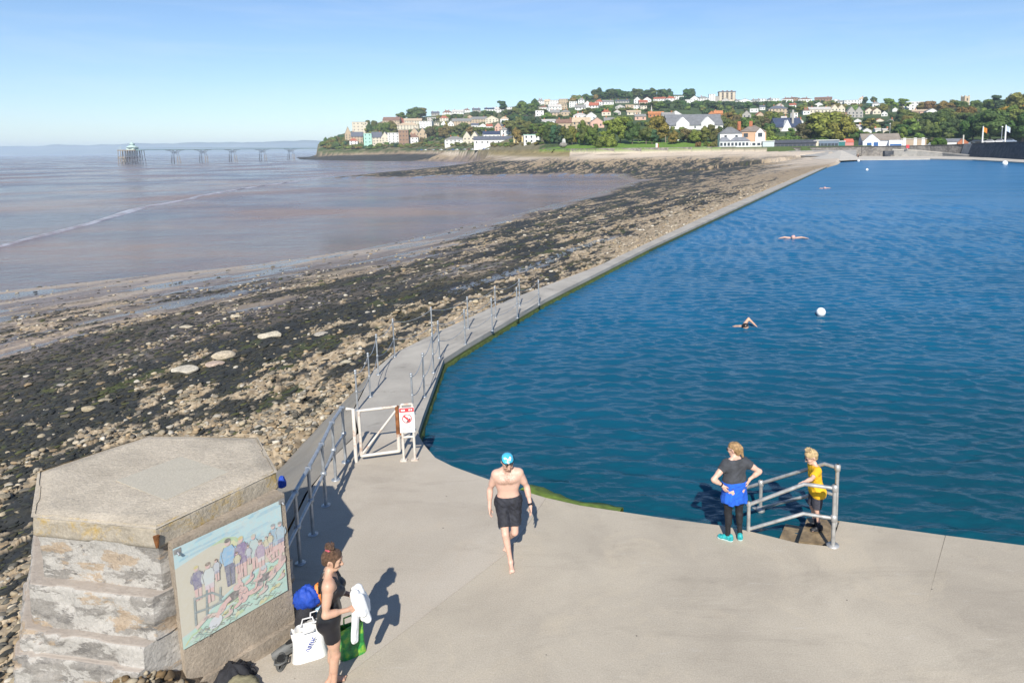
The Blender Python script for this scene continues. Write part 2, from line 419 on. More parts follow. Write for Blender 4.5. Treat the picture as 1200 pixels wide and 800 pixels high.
# ---------------------------------------------------------------- the sea
m, nt, p = newmat('sea_water'); v = wcoord(nt)
big = noise(nt, .02, 4, .6, v); mp = nd(nt, 'ShaderNodeMapping', {'Vector': v, 'Scale': (.5, 1, 1), 'Rotation': (0, 0, R(-20))})
n1 = noise(nt, .045, 5, .6, mp.outputs[0])
c = ramp(nt, n1, [(.36, (.12, .098, .104)), (.64, (.24, .165, .136))])
nt.links.new(c, p.inputs['Base Color']); p.inputs['IOR'].default_value = 1.33
nt.links.new(ramp(nt, big, [(.4, .10), (.6, .3)]), p.inputs['Roughness']); nt.links.new(ramp(nt, n1, [(.40, .60), (.60, .10)]), p.inputs['Specular IOR Level'])
b1 = noise(nt, 1.1, 5, .65, mp.outputs[0]); b2 = noise(nt, .22, 3, .6, mp.outputs[0])
hh = nd(nt, 'ShaderNodeMath', {0: b2, 1: 1.5}, operation='MULTIPLY'); hs = nd(nt, 'ShaderNodeMath', {0: hh.outputs[0], 1: b1}, operation='ADD')
bump(nt, p, hs.outputs[0], 1.0, .4)
M_sea = m
ns = 90
xs = np.concatenate([-np.geomspace(12500, 20, ns), np.linspace(-18, 60, 8)]); ys = np.concatenate([[8], np.geomspace(20, 12900, ns)])
GX, GY = np.meshgrid(xs, ys); V = np.stack([GX.ravel(), GY.ravel(), np.full(GX.size, SEA)], 1)
tag(link('sea', npmesh('sea', V, grid_faces(len(ys), len(xs)), M_sea)), kind='structure')
# the line of broken water where the swell meets the shallows: a low ridge of lighter, foamy water
m, nt, p = newmat('foam_water'); v = wcoord(nt)
c = ramp(nt, noise(nt, .35, 6, .7, v), [(.42, (.28, .23, .22)), (.62, (.48, .47, .49))])
nt.links.new(c, p.inputs['Base Color']); p.inputs['Roughness'].default_value = .35; bump(nt, p, noise(nt, 2.5, 5, .6, v), .5, .2)
M_foam = m
def breaker(pts, wd, seed):
    L = np.array([at(x, y, SEA)[:2] for x, y in pts]); seg = np.hypot(*np.diff(L, axis=0).T); cs = np.concatenate([[0], np.cumsum(seg)])
    n = 240; q = np.linspace(0, cs[-1], n); P = np.stack([np.interp(q, cs, L[:, k]) for k in (0, 1)], 1)
    T = np.gradient(P, axis=0); T /= np.hypot(*T.T)[:, None]; N = np.stack([-T[:, 1], T[:, 0]], 1)
    P = P + N * ((fbm(q / 30, q * 0, 3, seed) - .5) * 5)[:, None]
    e = np.sin(np.pi * np.linspace(0, 1, n)) ** .4
    rows = []
    for k, zz in ((-1, -.03), (-.5, .10), (0, .16), (.5, .10), (1, -.03)):
        ww = wd * e * (.4 + 1.0 * vn(q / 7, q * 0 + k * 3, seed + 3))
        o = P + N * (ww * k)[:, None]; rows.append(np.stack([o[:, 0], o[:, 1], np.full(n, SEA + zz)], 1))
    V = np.concatenate(rows)
    tag(link('breaking_wave', npmesh('breaking_wave', V, grid_faces(5, n), M_foam, True)), 'long low line of pale foam breaking across the brown shallows', 'foam', kind='stuff')
breaker([(-60, 302), (0, 288), (60, 273), (110, 261), (170, 244), (230, 231), (290, 221), (345, 213), (390, 206)], 1.15, 5)

# ---------------------------------------------------------------- far coast across the estuary
m, nt, p = newmat('far_hills'); v = wcoord(nt)
nt.links.new(ramp(nt, noise(nt, .002, 5, .6, v), [(.35, (.05, .075, .04)), (.6, (.13, .15, .07)), (.75, (.3, .29, .25))]), p.inputs['Base Color']); p.inputs['Roughness'].default_value = .9
n = 160; A = np.linspace(-1.05, -.2, n)
rows = []
for Yd, hgt in ((11200, 0), (11500, .25), (11900, .62), (12300, 1), (12700, .9)):
    X = A * Yd
    hh_ = 125 + 95 * fbm(A * 14, A * 0, 4, 3) + 45 * np.exp(-((A + .43) / .05) ** 2)
    if hgt == 1: hh_ = hh_ * (1 + .0 * A)
    rows.append(np.stack([X, np.full(n, Yd), SEA - 1 + hh_ * hgt * (.93 + .14 * fbm(A * 60, A * 0 + hgt, 3, 9))], 1))
tag(link('far_coast_hills', npmesh('far_coast_hills', np.concatenate(rows), grid_faces(5, n), m, True)), kind='structure')

# ---------------------------------------------------------------- the lake
WR = [(-3.75, 13.42), (-3.85, 14.2), (-4.3, 18.3), (-3.95, 19.6), (-2.03, 25.75), (2.93, 38.9), (86.97, 244.7), (91, 256)]
m, nt, p = newmat('lake_water'); v = wcoord(nt)
n0 = noise(nt, .12, 4, .6, v)
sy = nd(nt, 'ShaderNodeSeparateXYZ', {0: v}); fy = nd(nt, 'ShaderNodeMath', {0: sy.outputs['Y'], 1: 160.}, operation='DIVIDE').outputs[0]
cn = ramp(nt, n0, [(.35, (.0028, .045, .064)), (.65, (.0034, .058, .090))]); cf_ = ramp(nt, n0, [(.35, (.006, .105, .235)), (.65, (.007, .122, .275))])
nt.links.new(mix(nt, cn, cf_, ramp(nt, fy, [(.06, 0), (.16, .55), (.4, 1)])), p.inputs['Base Color'])      # sky reflection painted into the base colour: brighter and bluer further out
st_ = noise(nt, 1.0, 6, .7, nd(nt, 'ShaderNodeMapping', {'Vector': v, 'Scale': (.07, .30, 1), 'Rotation': (0, 0, R(8))}).outputs[0], .4)
nt.links.new(ramp(nt, fy, [(.1, .08), (.6, .30)]), p.inputs['Roughness']); nt.links.new(mix(nt, (.5, .5, .5), ramp(nt, st_, [(.36, .06), (.64, .44)]), ramp(nt, fy, [(.12, 0), (.5, 1)])), p.inputs['Specular IOR Level'])   # wind-ruffled open water
p.inputs['IOR'].default_value = 1.333
mp = nd(nt, 'ShaderNodeMapping', {'Vector': v, 'Scale': (.36, 1, 1), 'Rotation': (0, 0, R(10))})
b1 = noise(nt, 6, 4, .6, mp.outputs[0]); b2 = noise(nt, 2.6, 3, .55, mp.outputs[0]); b3 = noise(nt, 14, 3, .6, mp.outputs[0])
a1 = nd(nt, 'ShaderNodeMath', {0: b2, 1: 1.0}, operation='MULTIPLY'); a2 = nd(nt, 'ShaderNodeMath', {0: a1.outputs[0], 1: b1}, operation='ADD')
a3 = nd(nt, 'ShaderNodeMath', {0: b3, 1: .22}, operation='MULTIPLY'); a4 = nd(nt, 'ShaderNodeMath', {0: a2.outputs[0], 1: a3.outputs[0]}, operation='ADD')
bump(nt, p, a4.outputs[0], .8, .035)
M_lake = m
nr, nc = 1160, 1060
Yr = np.concatenate([np.geomspace(8.2, 75, 1001)[:-1], np.geomspace(75, 300, 160)]); A = np.linspace(-.42, 1.09, nc)
Y = np.repeat(Yr, nc); X = np.tile(A, nr) * Y
rng = np.random.default_rng(4); z = np.zeros(len(X)); sp = np.maximum(Y * 1.51 / nc, np.repeat(np.gradient(Yr), nc))
for k in range(72):
    wl_ = .11 * (7 ** rng.random()); th = R(-100) + rng.normal() * .36; kx, ky = math.cos(th), math.sin(th)
    amp = .0052 * wl_ ** .92 * .9 * (.6 + .8 * rng.random())
    z += amp * np.clip(wl_ / (sp * 3) - .8, 0, 1) * np.sin(2 * np.pi / wl_ * (X * kx + Y * ky) + rng.random() * 6.28 + .9 * fbm(X / 4 + k, Y / 4, 2, k))
z *= .55 + .9 * fbm(X / 9, Y / 6, 3, 8)
poly = np.array(WR + [(97, 274), (112, 268), (132, 262), (133, 205), (124, 150), (110, 110), (8, 8), (6.3, 9.0), (5, 9.3), (3.6, 9.4), (1, 9.8), (-1.3, 10.6), (-2.6, 11.6), (-3.4, 12.3)])
big = poly.copy()
Pin = inside(np.stack([X, Y], 1), np.array([(x - .25, y) for x, y in WR] + [(97, 276), (150, 266), (150, 8.2), (0, 8.2), (-3.6, 12.0)]))
Fq = grid_faces(nr, nc); Fq = Fq[Pin[Fq].all(1)]
used = np.unique(Fq); rm = np.zeros(len(X), np.int64); rm[used] = np.arange(len(used))
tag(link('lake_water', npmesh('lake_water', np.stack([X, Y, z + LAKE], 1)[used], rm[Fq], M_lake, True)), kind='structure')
MB().add([(-6, 8, -1.5), (140, 8, -1.5), (140, 280, -1.5), (60, 280, -1.5)], [(0, 1, 2, 3)])
# ================================================================ DECK AND WALKWAY
def concrete(name, lo, hi, warm):
    m, nt, p = newmat(name); v = wcoord(nt)
    c = ramp(nt, noise(nt, .45, 6, .62, v, .4), [(.32, lo), (.68, hi)])
    c = mix(nt, c, warm, ramp(nt, noise(nt, .9, 6, .7, v, .8), [(.52, 0), (.72, .55)]))
    c = mix(nt, c, (.10, .09, .08), ramp(nt, noise(nt, 1.7, 7, .75, v, .6), [(.62, 0), (.78, .4)]))
    sc = nd(nt, 'ShaderNodeMapping', {'Vector': v, 'Rotation': (0, 0, R(25)), 'Scale': (1, 6, 1)})
    c = mix(nt, c, (.55, .52, .47), ramp(nt, noise(nt, 2.0, 5, .7, sc.outputs[0]), [(.60, 0), (.75, .28)]))
    c = mix(nt, c, ramp(nt, noise(nt, 55, 3, .7, v), [(.3, .55), (.7, 1.35)]), .38, 'MULTIPLY')
    vo = nd(nt, 'ShaderNodeTexVoronoi', {'Vector': v, 'Scale': 2.1}); vo.feature = 'F1'
    c = mix(nt, c, (.05, .045, .04), ramp(nt, vo.outputs['Distance'], [(.018, .85), (.03, 0)]))
    gr = nd(nt, 'ShaderNodeMapping', {'Vector': v, 'Rotation': (0, 0, R(-20)), 'Scale': (1, 2.5, 1)})
    c = mix(nt, c, (.15, .13, .105), ramp(nt, noise(nt, .32, 9, .76, gr.outputs[0], 1.0), [(.52, 0), (.70, .32)]))
    dn = nd(nt, 'ShaderNodeVectorMath', {0: v, 1: nd(nt, 'ShaderNodeTexNoise', {'Vector': v, 'Scale': 1.3, 'Detail': 5}).outputs['Color']}, operation='ADD')
    vc = nd(nt, 'ShaderNodeTexVoronoi', {'Vector': dn.outputs[0], 'Scale': .33}); vc.feature = 'DISTANCE_TO_EDGE'
    nt.links.new(c, p.inputs['Base Color']); p.inputs['Roughness'].default_value = .85; p.inputs['Specular IOR Level'].default_value = .25
    hb = mix(nt, noise(nt, 40, 6, .7, v), noise(nt, 3, 5, .6, v), .5)
    bump(nt, p, hb, .4, .012)
    return m
M_deck = concrete('deck_concrete', (.345, .303, .243), (.455, .402, .32), (.49, .42, .315))
M_deck_pale = concrete('deck_concrete_pale', (.37, .325, .265), (.46, .41, .34), (.43, .365, .285))
M_deck_warm = concrete('deck_concrete_warm', (.32, .28, .235), (.41, .36, .30), (.44, .375, .30))
def sheet(name, poly, mat, z1=0.0, z0=-1.2, kind='structure'):
    mb = MB(); mb.prism([(p[0], p[1]) for p in poly], z0, z1); o = mb.build(name, mat); tag(o, kind=kind); return o
P2 = lambda x, y: tuple(at(x, y)[:2])
edge = [P2(488, 505), P2(497, 521), P2(510, 536), P2(530, 546), P2(560, 557), P2(600, 571), P2(640, 583), P2(680, 592), P2(720, 598), P2(780, 607), P2(842, 615), P2(878, 622), P2(935, 636),
        P2(974, 640), P2(984, 610), P2(1110, 627)]
sA = P2(596, 646); sB = P2(404, 792)                      # the diagonal joint between the two pours
leftb = [(-4.55, 8.6), (-4.75, 9.6), (-4.98, 10.9), (-5.05, 12.4)]
gx = .006
jx, jy = P2(1085, 712)
eJ = P2(1108, 627)
# pale slab (beside the shelter), grey main slab, warm slab past the second joint
e_mid = P2(640, 583)
pale = [(-3.0 + 0, 3.0), sB, sA, P2(628, 600), e_mid] + edge[:6][::-1] + [(-5.05, 13.3)] + leftb[::-1] + [(-4.6, 3.0)]
pale = [(-2.3, 4.4), sB, sA, e_mid] + edge[5::-1] + [(-4.95, 13.42)] + leftb[::-1] + [(-4.9, 4.4)]
sheet('deck_pale_slab', pale, M_deck_pale)
main = [(sA[0] + .005, sA[1] - .004), (sB[0] + .005, sB[1] - .004), (-2.3 + .005, 4.39), (-2.3, 2.5), (3.0, 2.5), (jx, jy), (eJ[0] - .004, eJ[1])] + edge[14:6:-1] + [(e_mid[0] + .005, e_mid[1])]
sheet('deck', main, M_deck)
warm = [(3.0, 2.5), (26, -2), (26, 3.2), P2(1320, 655), P2(1210, 640), (eJ[0] + .004, eJ[1]), (jx, jy)]
sheet('deck_far_slab', warm, M_deck)
# walkway on the lake wall
WL = [(-4.97, 13.43), (-5.5, 14.64), (-5.95, 17.4), (-5.85, 18.9), (-5.0, 21.5), (-3.33, 25.9), (0, 32.95), (12.0, 64.2), (86.2, 246.2), (90, 256.3)]
m, nt, p = newmat('walkway_concrete'); v = wcoord(nt)
c = ramp(nt, noise(nt, .7, 6, .65, v), [(.3, (.27, .25, .22)), (.7, (.42, .39, .34))])
c = mix(nt, c, (.09, .085, .07), ramp(nt, noise(nt, 1.1, 7, .75, v, .5), [(.58, 0), (.74, .65)]))
z = nd(nt, 'ShaderNodeSeparateXYZ', {0: v}); c = mix(nt, c, (.065, .085, .022), ramp(nt, nd(nt, 'ShaderNodeMath', {0: z.outputs['Z'], 1: .5}, operation='ADD').outputs[0], [(.33, 1), (.38, .0)]))
nt.links.new(c, p.inputs['Base Color']); p.inputs['Roughness'].default_value = .85; bump(nt, p, noise(nt, 25, 6, .7, v), .5, .015)
M_walk = m
WRw = [(-3.75, 13.43), (-3.85, 14.2), (-4.3, 18.3), (-3.95, 19.6), (-2.03, 25.75), (2.93, 38.9), (86.97, 244.7), (91, 256)]
poly = WRw + WL[::-1]
sheet('walkway', poly, M_walk, -.004, -2.2)
# algae ledge at the foot of the wall and along the deck edge
M_alg = plain('algae', (.055, .08, .014), .8, 0, .5, 7, .8)
M_alg2 = plain('bright_algae', (.13, .19, .020), .8, 0, .5, 5, .8)
def ledge(name, pts, wd, zt, zb, side, mat=None):
    P = np.array(pts, float); T = np.gradient(P, axis=0); T /= np.hypot(*T.T)[:, None]; N = np.stack([-T[:, 1], T[:, 0]], 1) * side
    q = np.arange(len(P)); wv = wd * (.5 + .8 * vn(P[:, 0] * 2.3, P[:, 1] * 2.3, 3))
    rows = []
    for k, zz in ((-.04, zt), (.4, zt - .02), (.9, (zt * 2 + zb) / 3), (1.15, zb - .2)):
        o = P + N * (wv * k)[:, None]; rows.append(np.stack([o[:, 0], o[:, 1], zz + .03 * (vn(P[:, 0] * 6, P[:, 1] * 6, int(k * 9) + 9) - .5)], 1))
    return tag(link(name, npmesh(name, np.concatenate(rows), grid_faces(4, len(P)), mat or M_alg, True)), kind='stuff')
def dens(pts, step=.12):
    P = np.array(pts, float); seg = np.hypot(*np.diff(P, axis=0).T); cs = np.concatenate([[0], np.cumsum(seg)]); q = np.linspace(0, cs[-1], max(3, int(cs[-1] / step)))
    return np.stack([np.interp(q, cs, P[:, k]) for k in (0, 1)], 1)
tag(ledge('algae', dens([P2(606, 574), P2(640, 584), P2(680, 593), P2(726, 599)]), .42, -.010, -.22, 1, M_alg2), 'bright green weed on the rim of the lake below the deck', 'algae')
tag(ledge('algae', dens(WRw[:4] + [(-2.03, 25.75), (2.93, 38.9)]), .05, -.20, -.28, -1), 'dark green weed along the water side of the narrow walkway', 'algae')
# sloping concrete apron down to the beach
m = concrete('apron_concrete', (.20, .185, .16), (.30, .275, .235), (.28, .24, .18)); M_apron = m
a_top = dens([(-4.75, 8.2), (-4.80, 9.6), (-5.02, 10.9), (-5.08, 12.4), (-5.0, 13.4), (-5.53, 14.64), (-5.98, 17.4), (-5.9, 19.0)], .2)
a_bot = dens([(-7.4, 8.6), (-7.7, 10.6), (-7.75, 12.9), (-7.6, 14.6), (-7.4, 16.6), (-7.0, 18.2), (-6.5, 19.4), (-6.1, 20.1)], .2)
q = np.linspace(0, 1, 70); ra = lambda L: np.stack([np.interp(q, np.linspace(0, 1, len(L)), L[:, k]) for k in (0, 1)], 1)
A_, B_ = ra(a_top), ra(a_bot); rows = []
for k in np.linspace(0, 1, 14):
    o = A_ + (B_ - A_) * k; zz = -.02 - (1.65 - 1.0 * q ** 3) * k ** 1.1 + .05 * (fbm(o[:, 0] * 2, o[:, 1] * 2, 3, 7) - .5)
    rows.append(np.stack([o[:, 0], o[:, 1], zz], 1))
tag(link('sloping_apron', npmesh('sloping_apron', np.concatenate(rows), grid_faces(14, 70), M_apron, True)), kind='structure')

# ================================================================ CONCRETE SHELTER WITH THE MURAL
def shelter_mat(name, base, kind):
    m, nt, p = newmat(name); v = wcoord(nt)
    c = ramp(nt, noise(nt, 1.6, 7, .68, v, .5), [(.3, tuple(x * .8 for x in base)), (.7, tuple(min(.8, x * 1.2) for x in base))])
    if kind == 'wall':
        hm = nd(nt, 'ShaderNodeMapping', {'Vector': v, 'Scale': (1, 1, 2.6)}).outputs[0]
        c = mix(nt, c, (.15, .14, .13), ramp(nt, noise(nt, 2.4, 9, .78, hm), [(.50, 0), (.58, .8)]))
        c = mix(nt, c, (.41, .385, .35), ramp(nt, noise(nt, 1.3, 9, .72, hm, .2), [(.485, 0), (.505, .95)]))
        c = mix(nt, c, (.36, .26, .165), ramp(nt, noise(nt, 1.1, 8, .7, hm, .2), [(.57, 0), (.60, .7)]))
        c = mix(nt, c, (.10, .095, .09), ramp(nt, noise(nt, 5.5, 9, .8, v), [(.58, 0), (.66, .75)]))
    if kind == 'lip':
        c = mix(nt, c, (.40, .26, .05), ramp(nt, noise(nt, 2.2, 8, .75, v, .5), [(.51, 0), (.62, .75)]))
        c = mix(nt, c, (.15, .13, .11), ramp(nt, noise(nt, 3.5, 7, .75, v), [(.58, 0), (.68, .6)]))
    if kind == 'top':
        c = mix(nt, c, (.17, .155, .135), ramp(nt, noise(nt, .9, 7, .7, v, .5), [(.54, 0), (.72, .5)]))
        c = mix(nt, c, ramp(nt, noise(nt, 45, 3, .8, v), [(.3, .6), (.7, 1.35)]), .28, 'MULTIPLY')
    c = mix(nt, c, ramp(nt, noise(nt, 30, 4, .75, v), [(.3, .6), (.7, 1.35)]), .45, 'MULTIPLY')
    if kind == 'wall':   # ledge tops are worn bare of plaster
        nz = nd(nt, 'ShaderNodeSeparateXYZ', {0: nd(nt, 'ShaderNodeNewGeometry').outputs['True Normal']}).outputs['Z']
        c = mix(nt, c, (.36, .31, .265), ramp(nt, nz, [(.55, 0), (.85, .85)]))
    nt.links.new(c, p.inputs['Base Color']); p.inputs['Roughness'].default_value = .9; p.inputs['Specular IOR Level'].default_value = .2
    bump(nt, p, mix(nt, noise(nt, 24, 7, .75, v), noise(nt, 6, 6, .7, v), .5), .8, .03)
    return m
M_top = shelter_mat('shelter_top_concrete', (.46, .40, .315), 'top'); M_lip = shelter_mat('shelter_edge_concrete', (.36, .315, .25), 'lip')
M_swall = shelter_mat('shelter_plaster', (.27, .25, .225), 'wall'); M_mwall = shelter_mat('mural_wall_render', (.33, .275, .215), 'plain')
ZT = 2.0
hexv = np.array([at(*q, ZT)[:2] for q in ((182, 618), (325, 551), (302, 511), (174, 509), (44, 552), (36, 604))])   # E D C B A F
cen = hexv.mean(0)
shel = empty('concrete_shelter', (cen[0], cen[1], 0), 0, 'squat six-sided concrete shelter with peeling stepped walls and a painted panel', 'shelter')
def hexloft(name, prof, mat, rough, nper=52, inner=None, sd_=0):
    """prof: (z, outward offset). Walks round the hexagon and down the profile with a broken surface"""
    pr = []
    for (z0, o0), (z1, o1) in zip(prof[:-1], prof[1:]):
        n = max(2, int(math.hypot(z1 - z0, o1 - o0) / .022)); pr += [(z0 + (z1 - z0) * k / n, o0 + (o1 - o0) * k / n) for k in range(n)]
    pr.append(prof[-1])
    ring = []; nx = []
    for i in range(6):
        a, b = hexv[i], hexv[(i + 1) % 6]
        for k in range(nper):
            t = k / nper; pnt = a + (b - a) * t; ring.append(pnt)
    ring = np.array(ring)
    # mitred outward direction
    D = []
    for i in range(6):
        a, b = hexv[i], hexv[(i + 1) % 6]; c0 = hexv[i - 1]; c2 = hexv[(i + 2) % 6]
        def nrm(p_, q_): t = (q_ - p_) / np.hypot(*(q_ - p_)); n_ = np.array([t[1], -t[0]]); return n_ if n_ @ ((p_ + q_) / 2 - cen) > 0 else -n_
        n0, n1, n2 = nrm(c0, a), nrm(a, b), nrm(b, c2)
        m0 = (n0 + n1) / (1 + n0 @ n1); m1 = (n1 + n2) / (1 + n1 @ n2)
        for k in range(nper): t = k / nper; D.append(m0 + (m1 - m0) * t)
    D = np.array(D); rows = []
    EF = [0.0, .35, 1, 1, 1, 1]; NN = []
    for i in range(6):
        a, b = hexv[i], hexv[(i + 1) % 6]; t = (b - a) / np.hypot(*(b - a)); n_ = np.array([t[1], -t[0]]); NN.append(n_ if n_ @ ((a + b) / 2 - cen) > 0 else -n_)
    def corner(i, o):   # where the two neighbouring faces, each moved out by its own share, meet
        n0, n1 = NN[i - 1], NN[i]; e0, e1 = EF[(i - 1) % 6], EF[i]
        return hexv[i] + np.linalg.solve(np.array([n0, n1]), np.array([(o * e0 if o > 0 else o), (o * e1 if o > 0 else o)]))
    for z, o in pr:
        cs_ = [corner(i, o) for i in range(6)]; ring_o = np.concatenate([cs_[i] + (cs_[(i + 1) % 6] - cs_[i]) * (np.arange(nper) / nper)[:, None] for i in range(6)])
        s = np.arange(len(ring)) / nper
        nn = (fbm(ring[:, 0] * 2.3 + ring[:, 1] * 1.7, ring[:, 1] * 1.1 - ring[:, 0] + z * 2.6, 5, 3 + sd_) - .5) * 2
        n2 = sstep(.5, .62, fbm(ring[:, 0] * 3.1 - ring[:, 1] * 2.7, z * 3.3 + ring[:, 1] * .6, 4, 33 + sd_))
        off = rough * nn - rough * .9 * n2
        q = ring_o + D * off[:, None]; zz = z + rough * .5 * nn
        rows.append(np.stack([q[:, 0], q[:, 1], zz if 0 < z < ZT - .01 else np.full(len(q), z) + .008 * nn], 1))
    n = len(ring); V = np.concatenate([np.vstack([r, r[:1]]) for r in rows]); Fq = grid_faces(len(rows), n + 1)[:, ::-1]
    V = V - np.array([cen[0], cen[1], 0])
    return link(name, npmesh(name, V, Fq, mat, True), shel)
lip = hexloft('roof_edge', [(ZT, -.03), (ZT - .03, -.005), (ZT - .22, .0), (ZT - .25, -.03)], M_lip, .024)
hexloft('wall', [(ZT - .22, -.03), (1.70, -.04), (1.27, -.035)], M_swall, .020, sd_=5)
hexloft('ledge', [(1.285, -.10), (1.275, .085), (1.25, .10), (.82, .105)], M_swall, .026, sd_=7)
hexloft('plinth', [(.83, -.05), (.82, .21), (.79, .225), (.60, .23), (.595, .28), (.56, .30), (-.2, .34), (-2.0, .48)], M_swall, .036, sd_=9)
# roof slab: a fan with a slightly worn surface, plus the square patch in its middle
nrad = 26; rowsV = []
ringt = np.concatenate([hexv[i] + (hexv[(i + 1) % 6] - hexv[i]) * np.linspace(0, 1, 20, endpoint=False)[:, None] for i in range(6)])
for k in range(nrad):
    q = cen + (ringt - cen) * (1 - k / (nrad - 1) * .999); q2 = q - 0 * cen
    zz = ZT - .004 + .016 * (fbm(q[:, 0] * 2.2, q[:, 1] * 2.2, 4, 3) - .5) + (.012 if k > 2 else -.006 * (2 - k))
    rowsV.append(np.vstack([np.stack([q[:, 0], q[:, 1], zz], 1)] * 1 + [np.array([[q[0, 0], q[0, 1], zz[0]]])]))
V = np.concatenate(rowsV) - np.array([cen[0], cen[1], 0])
link('roof_slab', npmesh('roof_slab', V, grid_faces(nrad, 121)[:, ::-1], M_top, True), shel)
M_patch = concrete('roof_patch_concrete', (.40, .365, .295), (.46, .42, .34), (.44, .40, .315))
pp = [at(*q, ZT + .02)[:2] for q in ((136, 562), (212, 534), (268, 552), (194, 585))]
MB().prism(pp, ZT - .03, ZT + .014).build('hatch_patch', M_patch, shel)
# rust stain below the corner (rebar boss)
M_rust = plain('rust', (.20, .075, .02), .9, 0, .5, 14, .6)
e0 = at(176, 630, ZT - .10)
rb = MB(); eb = at(174, 621, ZT - .02)
rb.tube([np.append(hexv[0] * 1.0 + (hexv[0] - cen) * .012, ZT - .08), np.append(hexv[0] + (hexv[0] - cen) * .022, ZT - .20)], [.032, .014], 10)
rb.build('rebar_stub', M_rust, shel)
# mural wall: a thick panel standing proud of the wall
TL = at(202, 638, 1.78)[:2]; TR = at(333, 577, 1.80)[:2]; wd_ = TR - TL; L_ = np.hypot(*wd_); wu = wd_ / L_; wn = np.array([wu[1], -wu[0]])
if wn @ (TL - cen) < 0: wn = -wn
def slab_block(name, u0, u1, z0, z1, n0, n1, mat, rough, parent, step=.04, sd_=0):
    """box on the mural plane with a rough, subdivided skin"""
    vs = []; mb = MB()
    def face(fn, a, b):
        na, nb = max(2, int(a / step)), max(2, int(b / step))
        g = [[fn(i / na, j / nb) for i in range(na + 1)] for j in range(nb + 1)]
        pts = np.array(g).reshape(-1, 3)
        nn = fbm(pts[:, 0] * 4 + pts[:, 1] * 3, pts[:, 2] * 4 + pts[:, 1], 4, 5 + sd_) - .5
        P = []
        for (u_, h_, n_), e in zip(pts, nn):
            xy = TL + wu * u_ + wn * (n_ + rough * e); P.append((xy[0], xy[1], h_ + rough * .5 * e))
        mb.add(P, grid_faces(nb + 1, na + 1).tolist(), 0, True)
    du, dz, dn = u1 - u0, z1 - z0, n1 - n0
    face(lambda s, t: (u0 + du * s, z0 + dz * t, n1), du, dz)
    face(lambda s, t: (u0, z0 + dz * t, n0 + dn * s), dn, dz)
    face(lambda s, t: (u1, z0 + dz * t, n1 - dn * s), dn, dz)
    face(lambda s, t: (u0 + du * s, z1, n1 - dn * t), du, dn)
    return mb.build(name, mat, parent)
slab_block('mural_wall', 0, L_, -.6, 1.79, -.36, 0, M_mwall, .03, shel)
slab_block('wall_foot', -.02, L_ + .03, -.6, .18, -.3, .07, M_mwall, .09, shel, sd_=4)
# the painted panel: (u, v) with u along the wall and v up it, both 0..1
def mural_uv(x, y):
    d = ray(x, y); n3 = np.array([wn[0], wn[1], 0]); p0 = np.array([TL[0], TL[1], 0]); t = (n3 @ (p0 + n3 * .012 - EYE)) / (n3 @ d); q = EYE + d * t
    return np.array([(q[:2] - TL) @ wu, q[2]])
c4 = [mural_uv(*q) for q in ((212, 764), (336, 690), (329, 586), (205, 641))]        # bl br tr tl
mu0, mu1 = (c4[0][0] + c4[3][0]) / 2, (c4[1][0] + c4[2][0]) / 2; mv0, mv1 = (c4[0][1] + c4[1][1]) / 2, (c4[2][1] + c4[3][1]) / 2
mm = {'v': [], 'f': [], 'c': []}; lay = [0]
def mp_(uv, c, n=None):
    lay[0] += 1; k = len(mm['v']); h_ = .016 + lay[0] * 2.2e-5
    for u_, v_ in uv:
        xy = TL + wu * (mu0 + (mu1 - mu0) * u_) + wn * h_; mm['v'].append((xy[0], xy[1], mv0 + (mv1 - mv0) * v_)); mm['c'].append(c)
    mm['f'].append(list(range(k, k + len(uv))))
def mline(pts, wd, c):
    for (a, b), (e, f) in zip(pts[:-1], pts[1:]):
        dx, dy = (e - a) * 1.1, f - b; l = math.hypot(dx, dy) or 1; nx_, ny_ = -dy / l * wd / 1.1, dx / l * wd
        mp_([(a - nx_, b - ny_), (e - nx_, f - ny_), (e + nx_, f + ny_), (a + nx_, b + ny_)], c)
def mell(cx, cy_, rx, ry, c, n=14, rot=0):
    mp_([(cx + rx * math.cos(t) * math.cos(rot) - ry * math.sin(t) * math.sin(rot), cy_ + rx * math.cos(t) * math.sin(rot) + ry * math.sin(t) * math.cos(rot)) for t in [2 * math.pi * k / n for k in range(n)]], c)
rm_ = random.Random(3)
SKYB, SKY2, SANDC, TEAL, YEL, GRN, PINK = (.36, .56, .60), (.24, .45, .55), (.50, .46, .36), (.34, .55, .47), (.50, .47, .20), (.33, .48, .25), (.58, .36, .34)
mp_([(0, 0), (1, 0), (1, 1), (0, 1)], SKYB)
for k in range(26):
    u_, v_ = rm_.random() * .8, .66 + rm_.random() * .31; l = .08 + rm_.random() * .2
    mp_([(u_, v_), (min(1, u_ + l), v_ + .01), (min(1, u_ + l * .9), v_ + .03), (u_ + .02, v_ + .022)], random.choice((SKY2, (.42, .6, .62), (.3, .5, .58))))
mp_([(0, .12), (0, .80), (.14, .83), (.3, .86), (.44, .87), (.56, .80), (.62, .68), (1, .62), (1, .36), (.8, .42), (.5, .36), (.25, .24), (.1, .14)], SANDC)
mp_([(.3, .86), (.44, .885), (.54, .84), (.6, .76), (.5, .8), (.4, .85)], GRN); mp_([(.4, .8), (.52, .82), (.56, .74), (.46, .74)], (.55, .55, .3))
mp_([(0, 0), (1, 0), (1, .38), (.9, .41), (.75, .38), (.6, .36), (.5, .34), (.36, .28), (.25, .22), (.12, .14), (0, .11)], TEAL)
